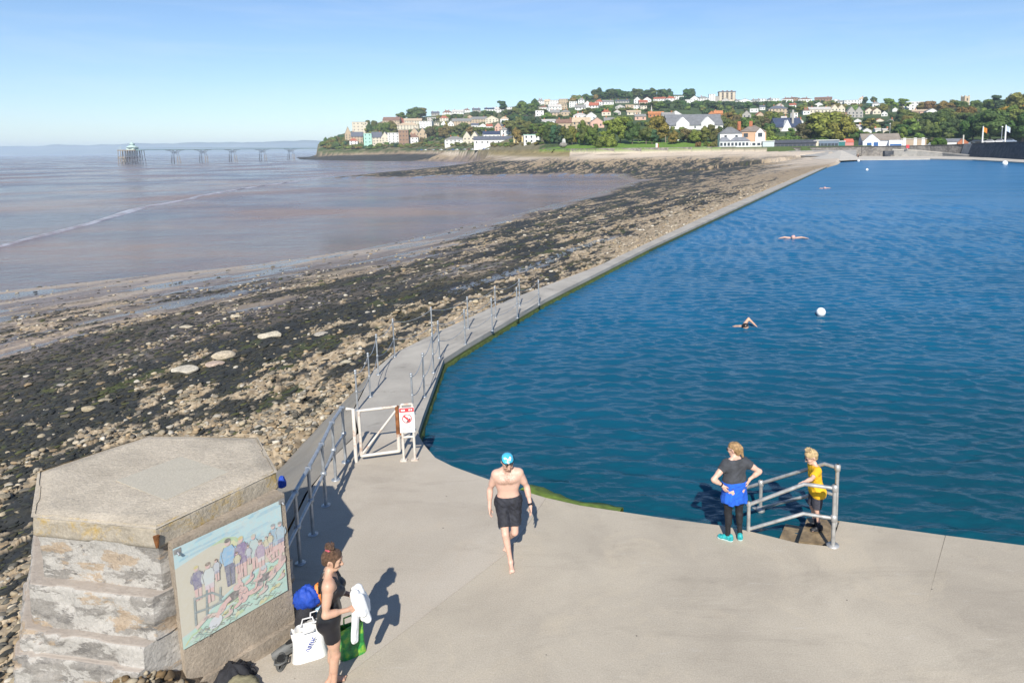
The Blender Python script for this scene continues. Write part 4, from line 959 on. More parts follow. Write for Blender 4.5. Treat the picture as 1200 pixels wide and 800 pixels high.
# ================================================================ PEOPLE (bodies grown from a smooth field of tapered limbs)
def snet(Fd, o, h):
    s = Fd < 0; nx, ny, nz = Fd.shape
    cs = [(i, j, k) for i in (0, 1) for j in (0, 1) for k in (0, 1)]
    sub = lambda A_, c: A_[c[0]:nx - 1 + c[0], c[1]:ny - 1 + c[1], c[2]:nz - 1 + c[2]]
    cnt = sum(sub(s, c).astype(np.int8) for c in cs); act = (cnt > 0) & (cnt < 8)
    idx = np.full(act.shape, -1, np.int64); idx[act] = np.arange(act.sum()); I = np.argwhere(act)
    acc = np.zeros((len(I), 3)); num = np.zeros(len(I))
    fv = {c: sub(Fd, c)[act] for c in cs}
    for a in cs:
        for ax in range(3):
            if a[ax] == 0:
                b = list(a); b[ax] = 1; b = tuple(b); fa, fb = fv[a], fv[b]; mk = (fa < 0) != (fb < 0)
                t = np.where(mk, fa / np.where(fa == fb, 1, fa - fb), 0)
                p_ = np.array(a)[None] + np.array([1. if k == ax else 0 for k in range(3)])[None] * t[:, None]
                acc += p_ * mk[:, None]; num += mk
    V = (I + acc / num[:, None]) * h + o; Q = []
    for ax in range(3):
        sl0 = [slice(1, -1)] * 3; sl0[ax] = slice(0, -1); sl1 = list(sl0); sl1[ax] = slice(1, None)
        a = s[tuple(sl0)]; b = s[tuple(sl1)]; ch = a != b; P_ = np.argwhere(ch)
        for k in range(3):
            if k != ax: P_[:, k] += 1
        u_, v_ = [k for k in range(3) if k != ax]
        def g(du, dv): q = P_.copy(); q[:, u_] -= du; q[:, v_] -= dv; return idx[q[:, 0], q[:, 1], q[:, 2]]
        quad = np.stack([g(1, 1), g(0, 1), g(0, 0), g(1, 0)], 1); inn_ = a[ch]
        flip = ~inn_ if ax != 1 else inn_
        quad[flip] = quad[flip][:, ::-1]; Q.append(quad)
    return V, np.concatenate(Q)
class Field:
    def __init__(s): s.p = []
    def cap(s, a, b, ra, rb=None, k=.02, fl=1., flat=False, sub=False):
        s.p.append((np.array(a, float), np.array(b, float), ra, ra if rb is None else rb, k, fl, flat, sub)); return s
    def grown(s, off, only=None):
        f = Field(); f.p = [(a, b, ra + off, rb + off, k, fl, flat, sub) for a, b, ra, rb, k, fl, flat, sub in s.p]; return f
    def mesh(s, h=.01, clip=None):
        P0 = np.min([np.minimum(p[0], p[1]) - max(p[2], p[3]) for p in s.p if not p[7]], 0) - .03; P1 = np.max([np.maximum(p[0], p[1]) + max(p[2], p[3]) for p in s.p if not p[7]], 0) + .03
        n = np.ceil((P1 - P0) / h).astype(int) + 1; Fd = np.full(n, .25)
        ax = [P0[k] + h * np.arange(n[k]) for k in range(3)]
        for a, b, ra, rb, k, fl, flat, sub in s.p:
            rm = max(ra, rb) * max(1, fl) + k + .03; lo = np.minimum(a, b) - rm; hi = np.maximum(a, b) + rm
            i0 = np.clip(np.floor((lo - P0) / h).astype(int), 0, n); i1 = np.clip(np.ceil((hi - P0) / h).astype(int) + 1, 0, n)
            if (i1 <= i0).any(): continue
            sl = tuple(slice(i0[q], i1[q]) for q in range(3))
            X, Y, Z = np.meshgrid(*[ax[q][sl[q]] for q in range(3)], indexing='ij')
            ba = b - a; px, py, pz = X - a[0], (Y - a[1]), Z - a[2]; L = ba @ ba
            t = np.clip((px * ba[0] + py * ba[1] + pz * ba[2]) / L, 0, 1) if L > 1e-9 else 0
            dx, dy, dz = px - ba[0] * t, (py - ba[1] * t) / fl, pz - ba[2] * t
            d = (np.sqrt(dx * dx + dy * dy + dz * dz) - (ra + (rb - ra) * t)) * min(1, fl) ** .5
            if flat:
                u_ = ba / math.sqrt(L); d = np.maximum(d, (px - ba[0]) * u_[0] + (py - ba[1]) * u_[1] + (pz - ba[2]) * u_[2])
            c = Fd[sl]
            if sub:
                hh = np.clip(.5 - .5 * (c + d) / k, 0, 1); Fd[sl] = c * (1 - hh) - d * hh + k * hh * (1 - hh)
            else:
                hh = np.clip(.5 + .5 * (d - c) / k, 0, 1); Fd[sl] = d * (1 - hh) + c * hh - k * hh * (1 - hh)
        if clip is not None:
            X, Y, Z = np.meshgrid(*ax, indexing='ij'); Fd = np.maximum(Fd, clip(X, Y, Z))
        return snet(Fd, P0, h)
def unit(v): v = np.array(v, float); return v / np.linalg.norm(v)
def rotm(ax, a): return np.array(Matrix.Rotation(a, 3, ax))
class Body:
    """joints in metres for a 1.75 m figure that faces -Y; side 0 is its right (-X), side 1 its left (+X)"""
    def __init__(s, female=False, child=False, lean=0, headyaw=0, headpitch=0, headroll=0, tw=0):
        s.f = female; s.c = child; s.B = Field(); s.T = Field(); s.A = [Field(), Field()]; s.L = [Field(), Field()]
        s.Mt = rotm('X', lean) @ rotm('Z', tw); s.piv = np.array([0, 0, .95]); s.Mh = s.Mt @ rotm('Z', headyaw) @ rotm('X', headpitch) @ rotm('Y', headroll); s.hp = s.t((0, -.005, 1.52))
        s.neckbase = np.array([0, -.005, 1.52])
    def t(s, p): return s.piv + s.Mt @ (np.array(p, float) - s.piv)
    def h(s, p): return s.hp + s.Mh @ (np.array(p, float) - s.neckbase)
    def torso(s):
        t, T, f, c = s.t, s.T, s.f, s.c
        w = .9 if f else (.86 if c else 1)
        T.cap(t((-.1 * w, .005, 1.35)), t((.1 * w, .005, 1.35)), .118 * w, k=.05, fl=.84)
        T.cap(t((-.155 * w, .012, 1.415)), t((.155 * w, .012, 1.415)), .056, k=.04)
        T.cap(t((-.072 * w, 0, 1.22)), t((.072 * w, 0, 1.22)), .108 * (.92 if f else 1), k=.06, fl=.86)
        T.cap(t((-.055, 0, 1.08)), t((.055, 0, 1.08)), .102 * (.9 if f else 1), k=.06, fl=.9)
        T.cap((-.075, .0, .965), (.075, .0, .965), .112 * (1.06 if f else 1), k=.06, fl=.92)
        for x in (-1, 1):
            T.cap((.07 * x, .045, .915), (.07 * x, .045, .90), .095 * (1.08 if f else 1), k=.04)
            if f: T.cap(t((.075 * x, -.085, 1.285)), t((.07 * x, -.10, 1.275)), .062, .058, k=.035)
            elif not c: T.cap(t((.045 * x, -.07, 1.335)), t((.105 * x, -.06, 1.345)), .052, k=.03)
            T.cap(t((.125 * x, .02, 1.43)), t((.03 * x, .015, 1.51)), .036, .04, k=.04)
        T.cap(t((0, .015, 1.44)), s.h((0, -.004, 1.57)), .058 if not f else .05, .054 if not f else .047, k=.03)
    def head(s):
        h, T = s.h, s.T; H_ = Field(); s.H = H_
        H_.cap(h((0, .022, 1.665)), h((0, -.012, 1.665)), .088, .084, k=.03)
        H_.cap(h((0, -.03, 1.63)), h((0, -.042, 1.565)), .072, .048, k=.035)
        H_.cap(h((-.02, -.068, 1.545)), h((.02, -.068, 1.545)), .024, k=.02)
        H_.cap(h((0, -.10, 1.645)), h((0, -.122, 1.606)), .010, .016, k=.012)
        H_.cap(h((-.013, -.108, 1.602)), h((.013, -.108, 1.602)), .010, k=.008)
        H_.cap(h((-.045, -.082, 1.662)), h((.045, -.082, 1.662)), .015, k=.018)
        H_.cap(h((-.02, -.098, 1.572)), h((.02, -.098, 1.572)), .008, k=.008); H_.cap(h((-.016, -.096, 1.560)), h((.016, -.096, 1.560)), .0085, k=.008)
        for x in (-1, 1):
            H_.cap(h((.046 * x, -.075, 1.612)), h((.05 * x, -.06, 1.60)), .024, k=.02)
            H_.cap(h((.033 * x, -.106, 1.642)), h((.033 * x, -.112, 1.640)), .012, k=.01, sub=True)
            H_.cap(h((.083 * x, .012, 1.65)), h((.083 * x, .018, 1.615)), .017, .011, k=.01)
    def arm(s, i, elbow, wrist, hdir, palm, curl=.25, r=1., spread=.05):
        x = (-1, 1)[i]; w = .9 if s.f else (.86 if s.c else 1); A = s.A[i]
        sh = s.t((.178 * x * w, .012, 1.40)); e = np.array(elbow, float); wv = np.array(wrist, float)
        A.cap(sh, sh, .064 * r, k=.04); A.cap(sh, e, .053 * r, .040 * r, k=.03); A.cap(sh + (e - sh) * .3, sh + (e - sh) * .6, .052 * r, .048 * r, k=.03)
        A.cap(e, wv, .040 * r, .027 * r, k=.02); A.cap(e + (wv - e) * .15, e + (wv - e) * .42, .045 * r, .040 * r, k=.03)
        s.hand(A, wv, unit(hdir), unit(palm), x, curl, r, spread)
        s.arms = getattr(s, 'arms', {}); s.arms[i] = (sh, e, wv)
    def hand(s, A, w, d, n, sgn, curl, r, spread):
        n = unit(n - d * (n @ d)); t = np.cross(d, n) * sgn          # towards the thumb
        r = .96 * r
        A.cap(w, w + d * .03, .027 * r, .026 * r, k=.012)
        for k, (off, ln, rad) in enumerate(((.030, .072, .0085), (.010, .080, .0088), (-.010, .074, .0085), (-.029, .058, .0075))):
            k0 = w + d * .02 + t * off * .55 * r; k1 = w + d * .088 * r + t * off * r; A.cap(k0, k1, .0135 * r, .0115 * r, k=.012)
            dd = unit(d + t * spread * (1.5 - k)); a = curl * .6; p0 = k1
            for seg, fr in enumerate((.45, .31, .24)):
                dd2 = unit(dd * math.cos(a) + n * math.sin(a)); p1 = p0 + dd2 * ln * fr * r; A.cap(p0, p1, rad * r * (1 - .08 * seg), rad * r * (.92 - .08 * seg), k=.004); p0 = p1; a += curl
        p0 = w + d * .025 * r + t * .022 * r; p1 = p0 + unit(d * .75 + t * .62 + n * .15) * .042 * r; p2 = p1 + unit(d * .9 + t * .3 + n * .3) * .033 * r; p3 = p2 + unit(d + n * .4) * .024 * r
        A.cap(p0, p1, .014 * r, .0115 * r, k=.008); A.cap(p1, p2, .0108 * r, .0098 * r, k=.004); A.cap(p2, p3, .0098 * r, .008 * r, k=.004)
    def leg(s, i, knee, ankle, toe, r=1., hip=None):
        x = (-1, 1)[i]; L = s.L[i]; hp = np.array(hip if hip is not None else (.088 * x, .005, .90), float); k = np.array(knee, float); a = np.array(ankle, float); td = unit(toe); dn = unit(a - k)
        fw_ = unit(td - dn * (td @ dn)); th = .088 * (1.06 if s.f else .98) * r
        L.cap(hp, k, th, .054 * r, k=.03); L.cap(hp + (k - hp) * .2 + fw_ * .012, hp + (k - hp) * .6 + fw_ * .012, .074 * r, .064 * r, k=.04)
        L.cap(k + fw_ * .012, k + fw_ * .012 + dn * .03, .047 * r, .042 * r, k=.02); L.cap(k, a, .048 * r, .033 * r, k=.02); L.cap(k - fw_ * .016 + (a - k) * .15, k - fw_ * .018 + (a - k) * .42, .050 * r, .043 * r, k=.03)
        up = unit(-dn * .3 + np.array([0, 0, 1.]) - td * (td[2]))
        sd_ = unit(np.cross(td, up)); a = np.array(a, float)
        hl = a - td * .045 - up * .052; L.cap(a, hl, .034 * r, .032 * r, k=.02)
        ball = a + td * .115 - up * .060
        L.cap(a, ball, .036 * r, .025 * r, k=.02); L.cap(hl, ball + sd_ * .012, .028 * r, .023 * r, k=.02); L.cap(hl, ball - sd_ * .018, .026 * r, .022 * r, k=.02)
        for q in range(5):
            o = sd_ * x * (-.030 + .016 * q); b0 = ball + o; L.cap(b0, b0 + td * (.050 - .006 * q) - up * .006, (.013 if q == 0 else .0095) * r, (.011 if q == 0 else .008) * r, k=.006)
        s.legs = getattr(s, 'legs', {}); s.legs[i] = (hp, k, a)
    def all(s, parts=('T', 'H', 'A0', 'A1', 'L0', 'L1')):
        f = Field(); d = {'T': s.T, 'H': s.H, 'A0': s.A[0], 'A1': s.A[1], 'L0': s.L[0], 'L1': s.L[1]}
        for p in parts: f.p += d[p].p
        return f
CREASE = {'swim_shorts': .016, 't_shirt': .013, 'jacket_round_waist': .018, 'shorts': .012, 'leggings': .004, 'hair': .007, 'wet_hair': .01}
def put(name, VF, mat, root, sc=1., z=0):
    V, Fq = VF
    if name in CREASE:   # soft folds pressed into the cloth
        g_ = fbm(V[:, 0] * 9 + V[:, 1] * 6 + V[:, 2] * 5, V[:, 2] * 9 - V[:, 1] * 5 + V[:, 0] * 3, 3, 4) - .5; q_ = V - np.array([0, 0, 1.]) * V[:, 2:]; l_ = np.maximum(.02, np.hypot(q_[:, 0], q_[:, 1])); V = V + (q_ / l_[:, None]) * (np.abs(g_) * 2 * CREASE[name] * 1.6)[:, None]
    V = V * sc; V[:, 2] += z
    return link(name, npmesh(name, V, Fq, mat, True), root)
def skin(name, c, red=(.5, .2, .14)):
    m, nt, p = newmat(name); v = ocoord(nt)
    cc = mix(nt, c, red, ramp(nt, noise(nt, 7, 5, .6, v), [(.45, 0), (.8, .38)])); cc = mix(nt, cc, tuple(x * .72 for x in c), ramp(nt, noise(nt, 40, 4, .7, v), [(.5, 0), (.8, .4)]))
    nt.links.new(cc, p.inputs['Base Color']); p.inputs['Roughness'].default_value = .5; p.inputs['Subsurface Weight'].default_value = .08; p.inputs['Subsurface Radius'].default_value = (.02, .008, .004)
    return m
M_skin = skin('skin_pale', (.60, .385, .295)); M_skin2 = skin('skin_tanned', (.52, .32, .22)); M_eye = plain('eye_dark', (.03, .02, .015), .3); M_lip_ = plain('lips', (.42, .17, .14), .5)
def tsub(b, off, upto=None):
    return b
def eyes(b, root, sc, z=0):
    for x in (-1, 1):
        mb_ = MB(); c = b.h((.033 * x, -.0945, 1.642)) * sc; c[2] += z; mb_.lathe(c, [(.001, -.008 * sc), (.009 * sc, -.004 * sc), (.0105 * sc, 0), (.009 * sc, .004 * sc), (.001, .008 * sc)], 8); mb_.build('eye', M_eye, root, world=False)
        br = MB(); br.tube([(b.h((.018 * x, -.098, 1.668)) * sc) + np.array([0, 0, z]), (b.h((.036 * x, -.097, 1.673)) * sc) + np.array([0, 0, z]), (b.h((.054 * x, -.084, 1.667)) * sc) + np.array([0, 0, z])], .0045 * sc, 5); br.build('eyebrow', M_brow, root, world=False)
    ml = MB(); ml.tube([(b.h((x, y, 1.566)) * sc) + np.array([0, 0, z]) for x, y in ((-.024, -.094), (-.01, -.1055), (.01, -.1055), (.024, -.094))], .0042 * sc, 5); ml.build('mouth', M_lip_, root, world=False)
M_skinm = skin('skin_hairy_chest', (.60, .385, .295)); nt = M_skinm.node_tree; p = nt.nodes['Principled BSDF']; v = ocoord(nt); old = p.inputs['Base Color'].links[0].from_socket
dv = nd(nt, 'ShaderNodeVectorMath', {0: nd(nt, 'ShaderNodeVectorMath', {0: v, 1: (0, -.15, 1.31)}, operation='SUBTRACT').outputs[0], 1: (5.5, 6, 4.2)}, operation='MULTIPLY'); ln_ = nd(nt, 'ShaderNodeVectorMath', {0: dv.outputs[0]}, operation='LENGTH').outputs['Value']
hf_ = mix(nt, ramp(nt, ln_, [(.3, .75), (1.0, 0)]), ramp(nt, noise(nt, 55, 4, .7, v), [(.35, 0), (.6, 1)]), 1.0, 'MULTIPLY'); nt.links.new(mix(nt, old, (.20, .115, .075), hf_), p.inputs['Base Color'])
M_brow = plain('brow_hair', (.10, .06, .035), .9)

# ---------------- the man in the blue cap, walking towards the camera
b = Body(lean=R(6), headyaw=R(14), headpitch=R(-20) * -1)
b.torso(); b.head()
b.arm(0, (-.275, .03, 1.13), (-.285, -.055, .885), (.10, -.25, -1), (.9, -.2, .1), .22)
b.arm(1, (.285, .02, 1.14), (.335, -.10, .895), (.05, -.2, -1), (-.9, -.25, .0), .22)
b.leg(0, (-.055, -.19, .50), (.015, -.255, .085), (.12, -1, -.02))
b.leg(1, (.085, -.11, .485), (-.055, .235, .155), (-.15, -.93, -.55))
mroot = empty('person', at(598, 653), R(6), 'bare-chested man in a light blue swim cap and black shorts walking barefoot across the deck', 'person'); SC = .915
body = put('body', b.all().mesh(.009), M_skinm, mroot, SC)
M_shorts = plain('black_shorts', (.017, .018, .026), .75, 0, .5, 22, .3)
f = Field(); f.cap((-.075, 0, .985), (.075, 0, .985), .122, k=.05, fl=.95); f.cap((-.075, 0, .92), (.075, 0, .92), .126, k=.05, fl=.95)
for i in (0, 1):
    hp, kn, an = b.legs[i]; en = hp + (kn - hp) * .74; f.cap(hp, en, .108, .090, k=.03, flat=True); 
put('swim_shorts', f.mesh(.009, lambda X, Y, Z: Z - (1.04 - Y * .05)), M_shorts, mroot, SC)
M_cap = plain('swim_cap_blue', (.06, .42, .62), .35, 0, .2, 10); 
f = Field(); f.cap(b.h((0, .022, 1.672)), b.h((0, -.012, 1.672)), .096, .092, k=.03)
upv = b.Mh @ np.array([0, .42, 1.]); upv /= np.linalg.norm(upv); c0 = b.h((0, -.06, 1.69))
put('swim_cap', f.mesh(.007, lambda X, Y, Z: -((X - c0[0]) * upv[0] + (Y - c0[1]) * upv[1] + (Z - c0[2]) * upv[2])), M_cap, mroot, SC)
M_capw = plain('cap_white_print', (.72, .75, .76), .4); mb = MB()
for (x_, z_, r_) in ((-.035, 1.745, .028), (.02, 1.752, .02), (-.01, 1.722, .018)):
    q = [b.h((x_ + r_ * math.cos(t) * (1 + .3 * math.sin(3 * t)), -.012 - math.sqrt(max(0, .0945 ** 2 - (x_ + r_ * math.cos(t)) ** 2 - (z_ + r_ * .6 * math.sin(t) - 1.672) ** 2)) , z_ + r_ * .6 * math.sin(t))) * SC for t in [2 * math.pi * k / 14 for k in range(14)]]
    mb.add(q, [tuple(range(14))])
mb.build('cap_print', M_capw, mroot, world=False)
M_gog = plain('goggles_black', (.012, .012, .016), .2); mb = MB()
for x in (-1, 1):
    c = b.h((.034 * x, -.098, 1.695)) * SC; mb.lathe(c, [(.001, -.017), (.018, -.012), (.023, 0), (.018, .012), (.001, .017)], 10)
mb.tube([b.h((.095 * math.sin(t), -.004 - .098 * math.cos(t), 1.695 + .012 * (1 - math.cos(t)))) * SC for t in np.linspace(-2.9, 2.9, 26)], .006, 6); mb.build('goggles', M_gog, mroot, world=False)
eyes(b, mroot, SC)
sh, e, wv = b.arms[1]; mb = MB(); d_ = unit(wv - e); mb.tube([(wv - d_ * .035) * SC, (wv - d_ * .005) * SC], .034, 12); c = (wv - d_ * .02) * SC + np.array([.03, -.01, 0]); mb.lathe(c, [(.001, -.02), (.012, -.016), (.016, 0), (.012, .016), (.001, .02)], 8); mb.build('wristwatch', M_gog, mroot, world=False)
M_chair = plain('chest_hair', (.16, .11, .08), .9)

# ---------------- the woman in the black swimsuit holding a towel
b = Body(female=True, lean=R(3), headyaw=R(-14), headpitch=R(12))
b.torso(); b.head()
b.arm(0, (-.235, .035, 1.115), (-.165, -.20, 1.08), (.45, -.9, -.05), (.75, .2, -.5), .5, .95)
b.arm(1, (.235, .0, 1.12), (.09, -.225, 1.09), (-.5, -.85, -.05), (-.75, .2, -.5), .5, .95)
b.leg(0, (-.085, -.025, .49), (-.085, .02, .085), (-.15, -1, 0), .97); b.leg(1, (.085, .0, .49), (.088, .05, .085), (.15, -1, 0), .97)
wroot = empty('person', at(394, 806), R(108), 'woman in a black swimsuit with brown hair in a bun holding a white towel', 'person'); SC = .915
put('body', b.all().mesh(.009), M_skin2, wroot, SC)
M_suit = plain('black_swimsuit', (.012, .012, .016), .28, 0, .3, 6)
f = Field(); f.p = [(a, q, ra + .010, rb + .010, k, fl, fl_, sb) for a, q, ra, rb, k, fl, fl_, sb in b.T.p]
for i in (0, 1): hp, kn, an = b.legs[i]; f.cap(hp, hp + (kn - hp) * .52, .104, .088, k=.03, flat=True)
f.cap(b.t((0, .13, 1.36)), b.t((0, .12, 1.22)), .085, .05, k=.01, sub=True)
f.cap(b.t((0, -.09, 1.47)), b.t((0, -.13, 1.40)), .085, .06, k=.01, sub=True)
tz = lambda X, Y, Z: Z - 1.43
put('swimsuit', f.mesh(.009, lambda X, Y, Z: np.maximum(Z - 1.435, np.minimum(np.abs(X) - .128, 9) * (Z > 1.345) - .02 * (Z <= 1.345))), M_suit, wroot, SC)
for x in (-1, 1):
    mb = MB(); mb.tube([b.t((.088 * x, -.10, 1.36)) * SC, b.t((.09 * x, -.055, 1.455)) * SC, b.t((.085 * x, .02, 1.482)) * SC, b.t((.075 * x, .085, 1.43)) * SC, b.t((.03 * x, .118, 1.34)) * SC, b.t((.0, .118, 1.24)) * SC], .014, 8); mb.build('strap', M_suit, wroot, world=False)
M_hairb = plain('brown_hair', (.115, .062, .035), .5, 0, .6, 45, .9); M_scr = plain('pink_scrunchie', (.55, .10, .14), .8, 0, .3, 20)
def hairfield(b, back=.0, low=1.60, th=.001, extra=()):
    f = Field(); f.cap(b.h((0, .030, 1.675)), b.h((0, -.010, 1.68)), (.092 + th), .084 + th, k=.03); f.cap(b.h((0, .05, 1.64)), b.h((0, .06, low)), .074 + th, .05, k=.03)
    for e in extra: f.cap(b.h(e[0]), b.h(e[1]), e[2], e[3], k=e[4] if len(e) > 4 else .02)
    f.cap(b.h((0, -.135, 1.625)), b.h((0, -.125, 1.54)), .095, .08, k=.012, sub=True)
    return f
f = hairfield(b, extra=(((0, .05, 1.755), (0, .06, 1.79), .035, .03), ((0.02, .075, 1.79), (-.03, .05, 1.80), .026, .024), ((-.03, .02, 1.79), (.02, .04, 1.815), .02, .016), ((-.02, .09, 1.78), (.01, .1, 1.805), .018, .014), ((-.075, -.04, 1.66), (-.078, -.045, 1.60), .014, .008), ((.075, -.04, 1.66), (.078, -.045, 1.60), .014, .008)))
for k in range(16): a_ = k * .7; f.cap(b.h((.03 * math.cos(a_), .06 + .03 * math.sin(a_), 1.775)), b.h((.055 * math.cos(a_), .06 + .05 * math.sin(a_), 1.80 + .02 * math.sin(k * 2.3))), .012, .006, k=.008)
put('hair', f.mesh(.007), M_hairb, wroot, SC)
mb = MB(); mb.tube([b.h((.04 * math.cos(t), .055 + .035 * math.sin(t), 1.757 + .006 * math.sin(5 * t))) * SC for t in np.linspace(0, 6.28, 24)], .013, 8); mb.build('scrunchie', M_scr, wroot, world=False)
eyes(b, wroot, SC)
# towel in her hands: top-level thing
M_towel = cloth('white_towel', (.78, .78, .77), .95, 18, .06)
f = Field(); rt_ = random.Random(5)
for k in range(9):
    x = -.13 + .032 * k; yb = -.30 - .03 * math.sin(k * 1.3); f.cap((x, yb, 1.12 + .03 * math.sin(k * 2.)), (x * 1.05 - .01, yb - .06 - .02 * math.sin(k * 1.9), .98 - .12 * abs(math.sin(k * 1.1))), .055, .042, k=.02)
for k in range(5):
    x = -.16 + .028 * k; f.cap((x, -.27 - .015 * (k % 2), 1.0), (x - .02, -.24 - .02 * (k % 2), .70 - .03 * (k % 3)), .036, .030, k=.016)
for k in range(4): f.cap((.02 + .03 * k, -.36, 1.05), (.05 + .03 * k, -.40, .88 + .02 * k), .04, .034, k=.016)
V, Fq = f.mesh(.010); V = V + .010 * (fbm(V[:, 0] * 16 + V[:, 1] * 7, V[:, 2] * 9 + V[:, 1] * 9, 3, 5) - .5)[:, None] * np.array([1, 1, .6]); V *= SC
o = link('towel', npmesh('towel', V, Fq, M_towel, True), None, wroot.location, R(108)); tag(o, 'white towel bundled in the hands of the woman in black', 'towel')

# ---------------- the woman at the rail, seen from behind
b = Body(female=True, lean=R(-1), headyaw=R(42), headpitch=R(10))
b.torso(); b.head()
b.arm(0, (-.44, .06, 1.21), (-.255, .055, 1.085), (.5, .35, -.7), (.6, -.5, .1), .3, 1.0)
b.arm(1, (.42, .08, 1.18), (.265, .085, 1.065), (-.45, .35, -.75), (-.7, -.6, .0), .25, 1.0)
b.leg(0, (-.10, -.01, .49), (-.105, .03, .085), (-.35, -1, 0)); b.leg(1, (.105, -.005, .49), (.115, .03, .085), (.75, -.7, 0))
vroot = empty('person', at(859.5, 630.5), R(193), 'woman in a grey T-shirt with a blue jacket tied over black leggings, hands on hips', 'person'); SC = .85
put('body', b.all(('T', 'H', 'A0', 'A1')).mesh(.009), M_skin, vroot, SC)
M_tee = cloth('grey_tshirt', (.045, .048, .056), .9, 12, .3); M_legg = plain('black_leggings', (.012, .012, .015), .7)
f = Field(); f.p = [(a, q, ra + .016, rb + .016, k, fl, fl_, sb) for a, q, ra, rb, k, fl, fl_, sb in b.T.p[:-3]]
f.cap((-.085, 0, 1.12), (.085, 0, 1.12), .118, k=.05, fl=.95)
for i in (0, 1): sh, e, wv = b.arms[i]; f.cap(sh, sh + (e - sh) * .42, .080, .074, k=.04, flat=True)
put('t_shirt', f.mesh(.009, lambda X, Y, Z: np.maximum(Z - 1.475 - .1 * np.abs(X), .99 - Z)), M_tee, vroot, SC)
f = Field(); f.p = [p_ for L in b.L for p_ in L.grown(.008).p]; f.cap((-.075, 0, .95), (.075, 0, .95), .125, k=.05)
put('leggings', f.mesh(.009, lambda X, Y, Z: np.maximum(Z - 1.0, .10 - Z)), M_legg, vroot, SC)
f = Field(); f.cap((-.085, 0, 1.02), (.085, 0, 1.02), .128, k=.04)
for k in range(13):
    a_ = 2 * math.pi * k / 13; f.cap((.15 * math.cos(a_), .09 * math.sin(a_), 1.0), (.185 * math.cos(a_), .135 * math.sin(a_), .70 + .02 * math.sin(k * 2.2)), .05, .05, k=.03, flat=True)
f.cap((0, 0, .95), (0, 0, .74), .13, .14, k=.03)
put('jacket_round_waist', f.mesh(.010, lambda X, Y, Z: np.maximum(Z - 1.075, .685 + .015 * np.sin(X * 40) - Z)), cloth('royal_blue_fleece', (.012, .10, .52), .9, 10, .25), vroot, SC)
M_shoe = plain('teal_trainers', (.02, .32, .33), .6, 0, .5, 30); M_sole = plain('pale_sole', (.45, .62, .60), .6)
def shoes(b, root, sc, mat, smat, z=0, sock=None):
    for i in (0, 1):
        hp, kn, an = b.legs[i]; x = (-1, 1)[i]
        td = b.toes[i]; sd_ = np.array([-td[1], td[0], 0]); f = Field(); hl = an - td * .045; f.cap(hl + (0, 0, -.035), hl + (0, 0, .0), .045, .044, k=.02); f.cap(hl + (0, 0, -.04), an + td * .15 + (0, 0, -.05), .044, .034, k=.03); f.cap(an, an + td * .08 + (0, 0, -.035), .042, .036, k=.02); f.cap(an + td * .12 + sd_ * .015 + (0, 0, -.05), an + td * .14 - sd_ * .015 + (0, 0, -.05), .036, k=.02)
        put('shoe', f.mesh(.009, lambda X, Y, Z: .018 - Z), mat, root, sc, z)
        f = Field(); f.cap(hl + (0, 0, -.06), an + td * .155 + (0, 0, -.06), .048, .042, k=.02); put('shoe_sole', f.mesh(.009, lambda X, Y, Z: np.maximum(Z - .024, .0 - Z)), smat, root, sc, z)
b.toes = {0: unit((-.35, -1, 0)), 1: unit((.75, -.7, 0))}; shoes(b, vroot, SC, M_shoe, M_sole)
M_hairl = plain('fair_hair', (.30, .185, .085), .5, 0, .5, 30, .6)
f = hairfield(b, low=1.58, extra=(((0, .105, 1.70), (0, .13, 1.66), .035, .032), ((0, .13, 1.66), (.0, .135, 1.52), .032, .02)))
put('hair', f.mesh(.007), M_hairl, vroot, SC)
def shades(b, root, sc, z=0):
    mb = MB()
    for x in (-1, 1): c = b.h((.034 * x, -.104, 1.642)) * sc; c[2] += z; mb.lathe(c, [(.001, -.018 * sc), (.02 * sc, -.014 * sc), (.026 * sc, 0), (.02 * sc, .014 * sc), (.001, .018 * sc)], 10); mb.tube([b.h((.055 * x, -.095, 1.648)) * sc + (0, 0, z), b.h((.087 * x, -.02, 1.65)) * sc + (0, 0, z), b.h((.088 * x, .02, 1.645)) * sc + (0, 0, z)], .006 * sc, 5)
    mb.build('sunglasses', M_gog, root, world=False)
shades(b, vroot, SC)
sh, e, wv = b.arms[1]; d_ = unit(wv - e); mb = MB(); mb.tube([(wv - d_ * .03) * SC, (wv - d_ * .005) * SC], .031, 10); mb.build('wristband', M_gog, vroot, world=False)

# ---------------- the boy on the top step
b = Body(child=True, lean=R(8), headyaw=R(0), headpitch=R(12))
b.torso(); b.head()
SCB = 1.24 / 1.75
bl = at(955, 619, -.09); rzB = R(275)
Rz = np.array(Matrix.Rotation(-rzB, 3, 'Z'))
def tol(p): q = Rz @ (np.array(p, float) - bl); return q / SCB
near_pt = n1 + dN * .52; near_pt = np.array([near_pt[0], near_pt[1], hN - (hN - h2) * (.10 / (np.linalg.norm(n2 - n1) - .42)) + .03])
far_pt = f1 + dF * .42; far_pt = np.array([far_pt[0], far_pt[1], hF - slope * .22 + .03])
hn, hf = tol(near_pt), tol(far_pt)
shl = b.t((.155, .012, 1.40)); shr = b.t((-.155, .012, 1.40))
def elbow_of(sh, w, sgn, la=.30, lb=.28, dr=(0, .6, -.8)):
    d = w - sh; L = min(np.linalg.norm(d), (la + lb) * .985); u_ = d / np.linalg.norm(d); a = (la * la - lb * lb + L * L) / (2 * L); hh = math.sqrt(max(0, la * la - a * a)); n_ = np.array(dr) + np.array([sgn * .4, 0, 0]); n_ = unit(n_ - u_ * (n_ @ u_)); return sh + u_ * a + n_ * hh, sh + u_ * L
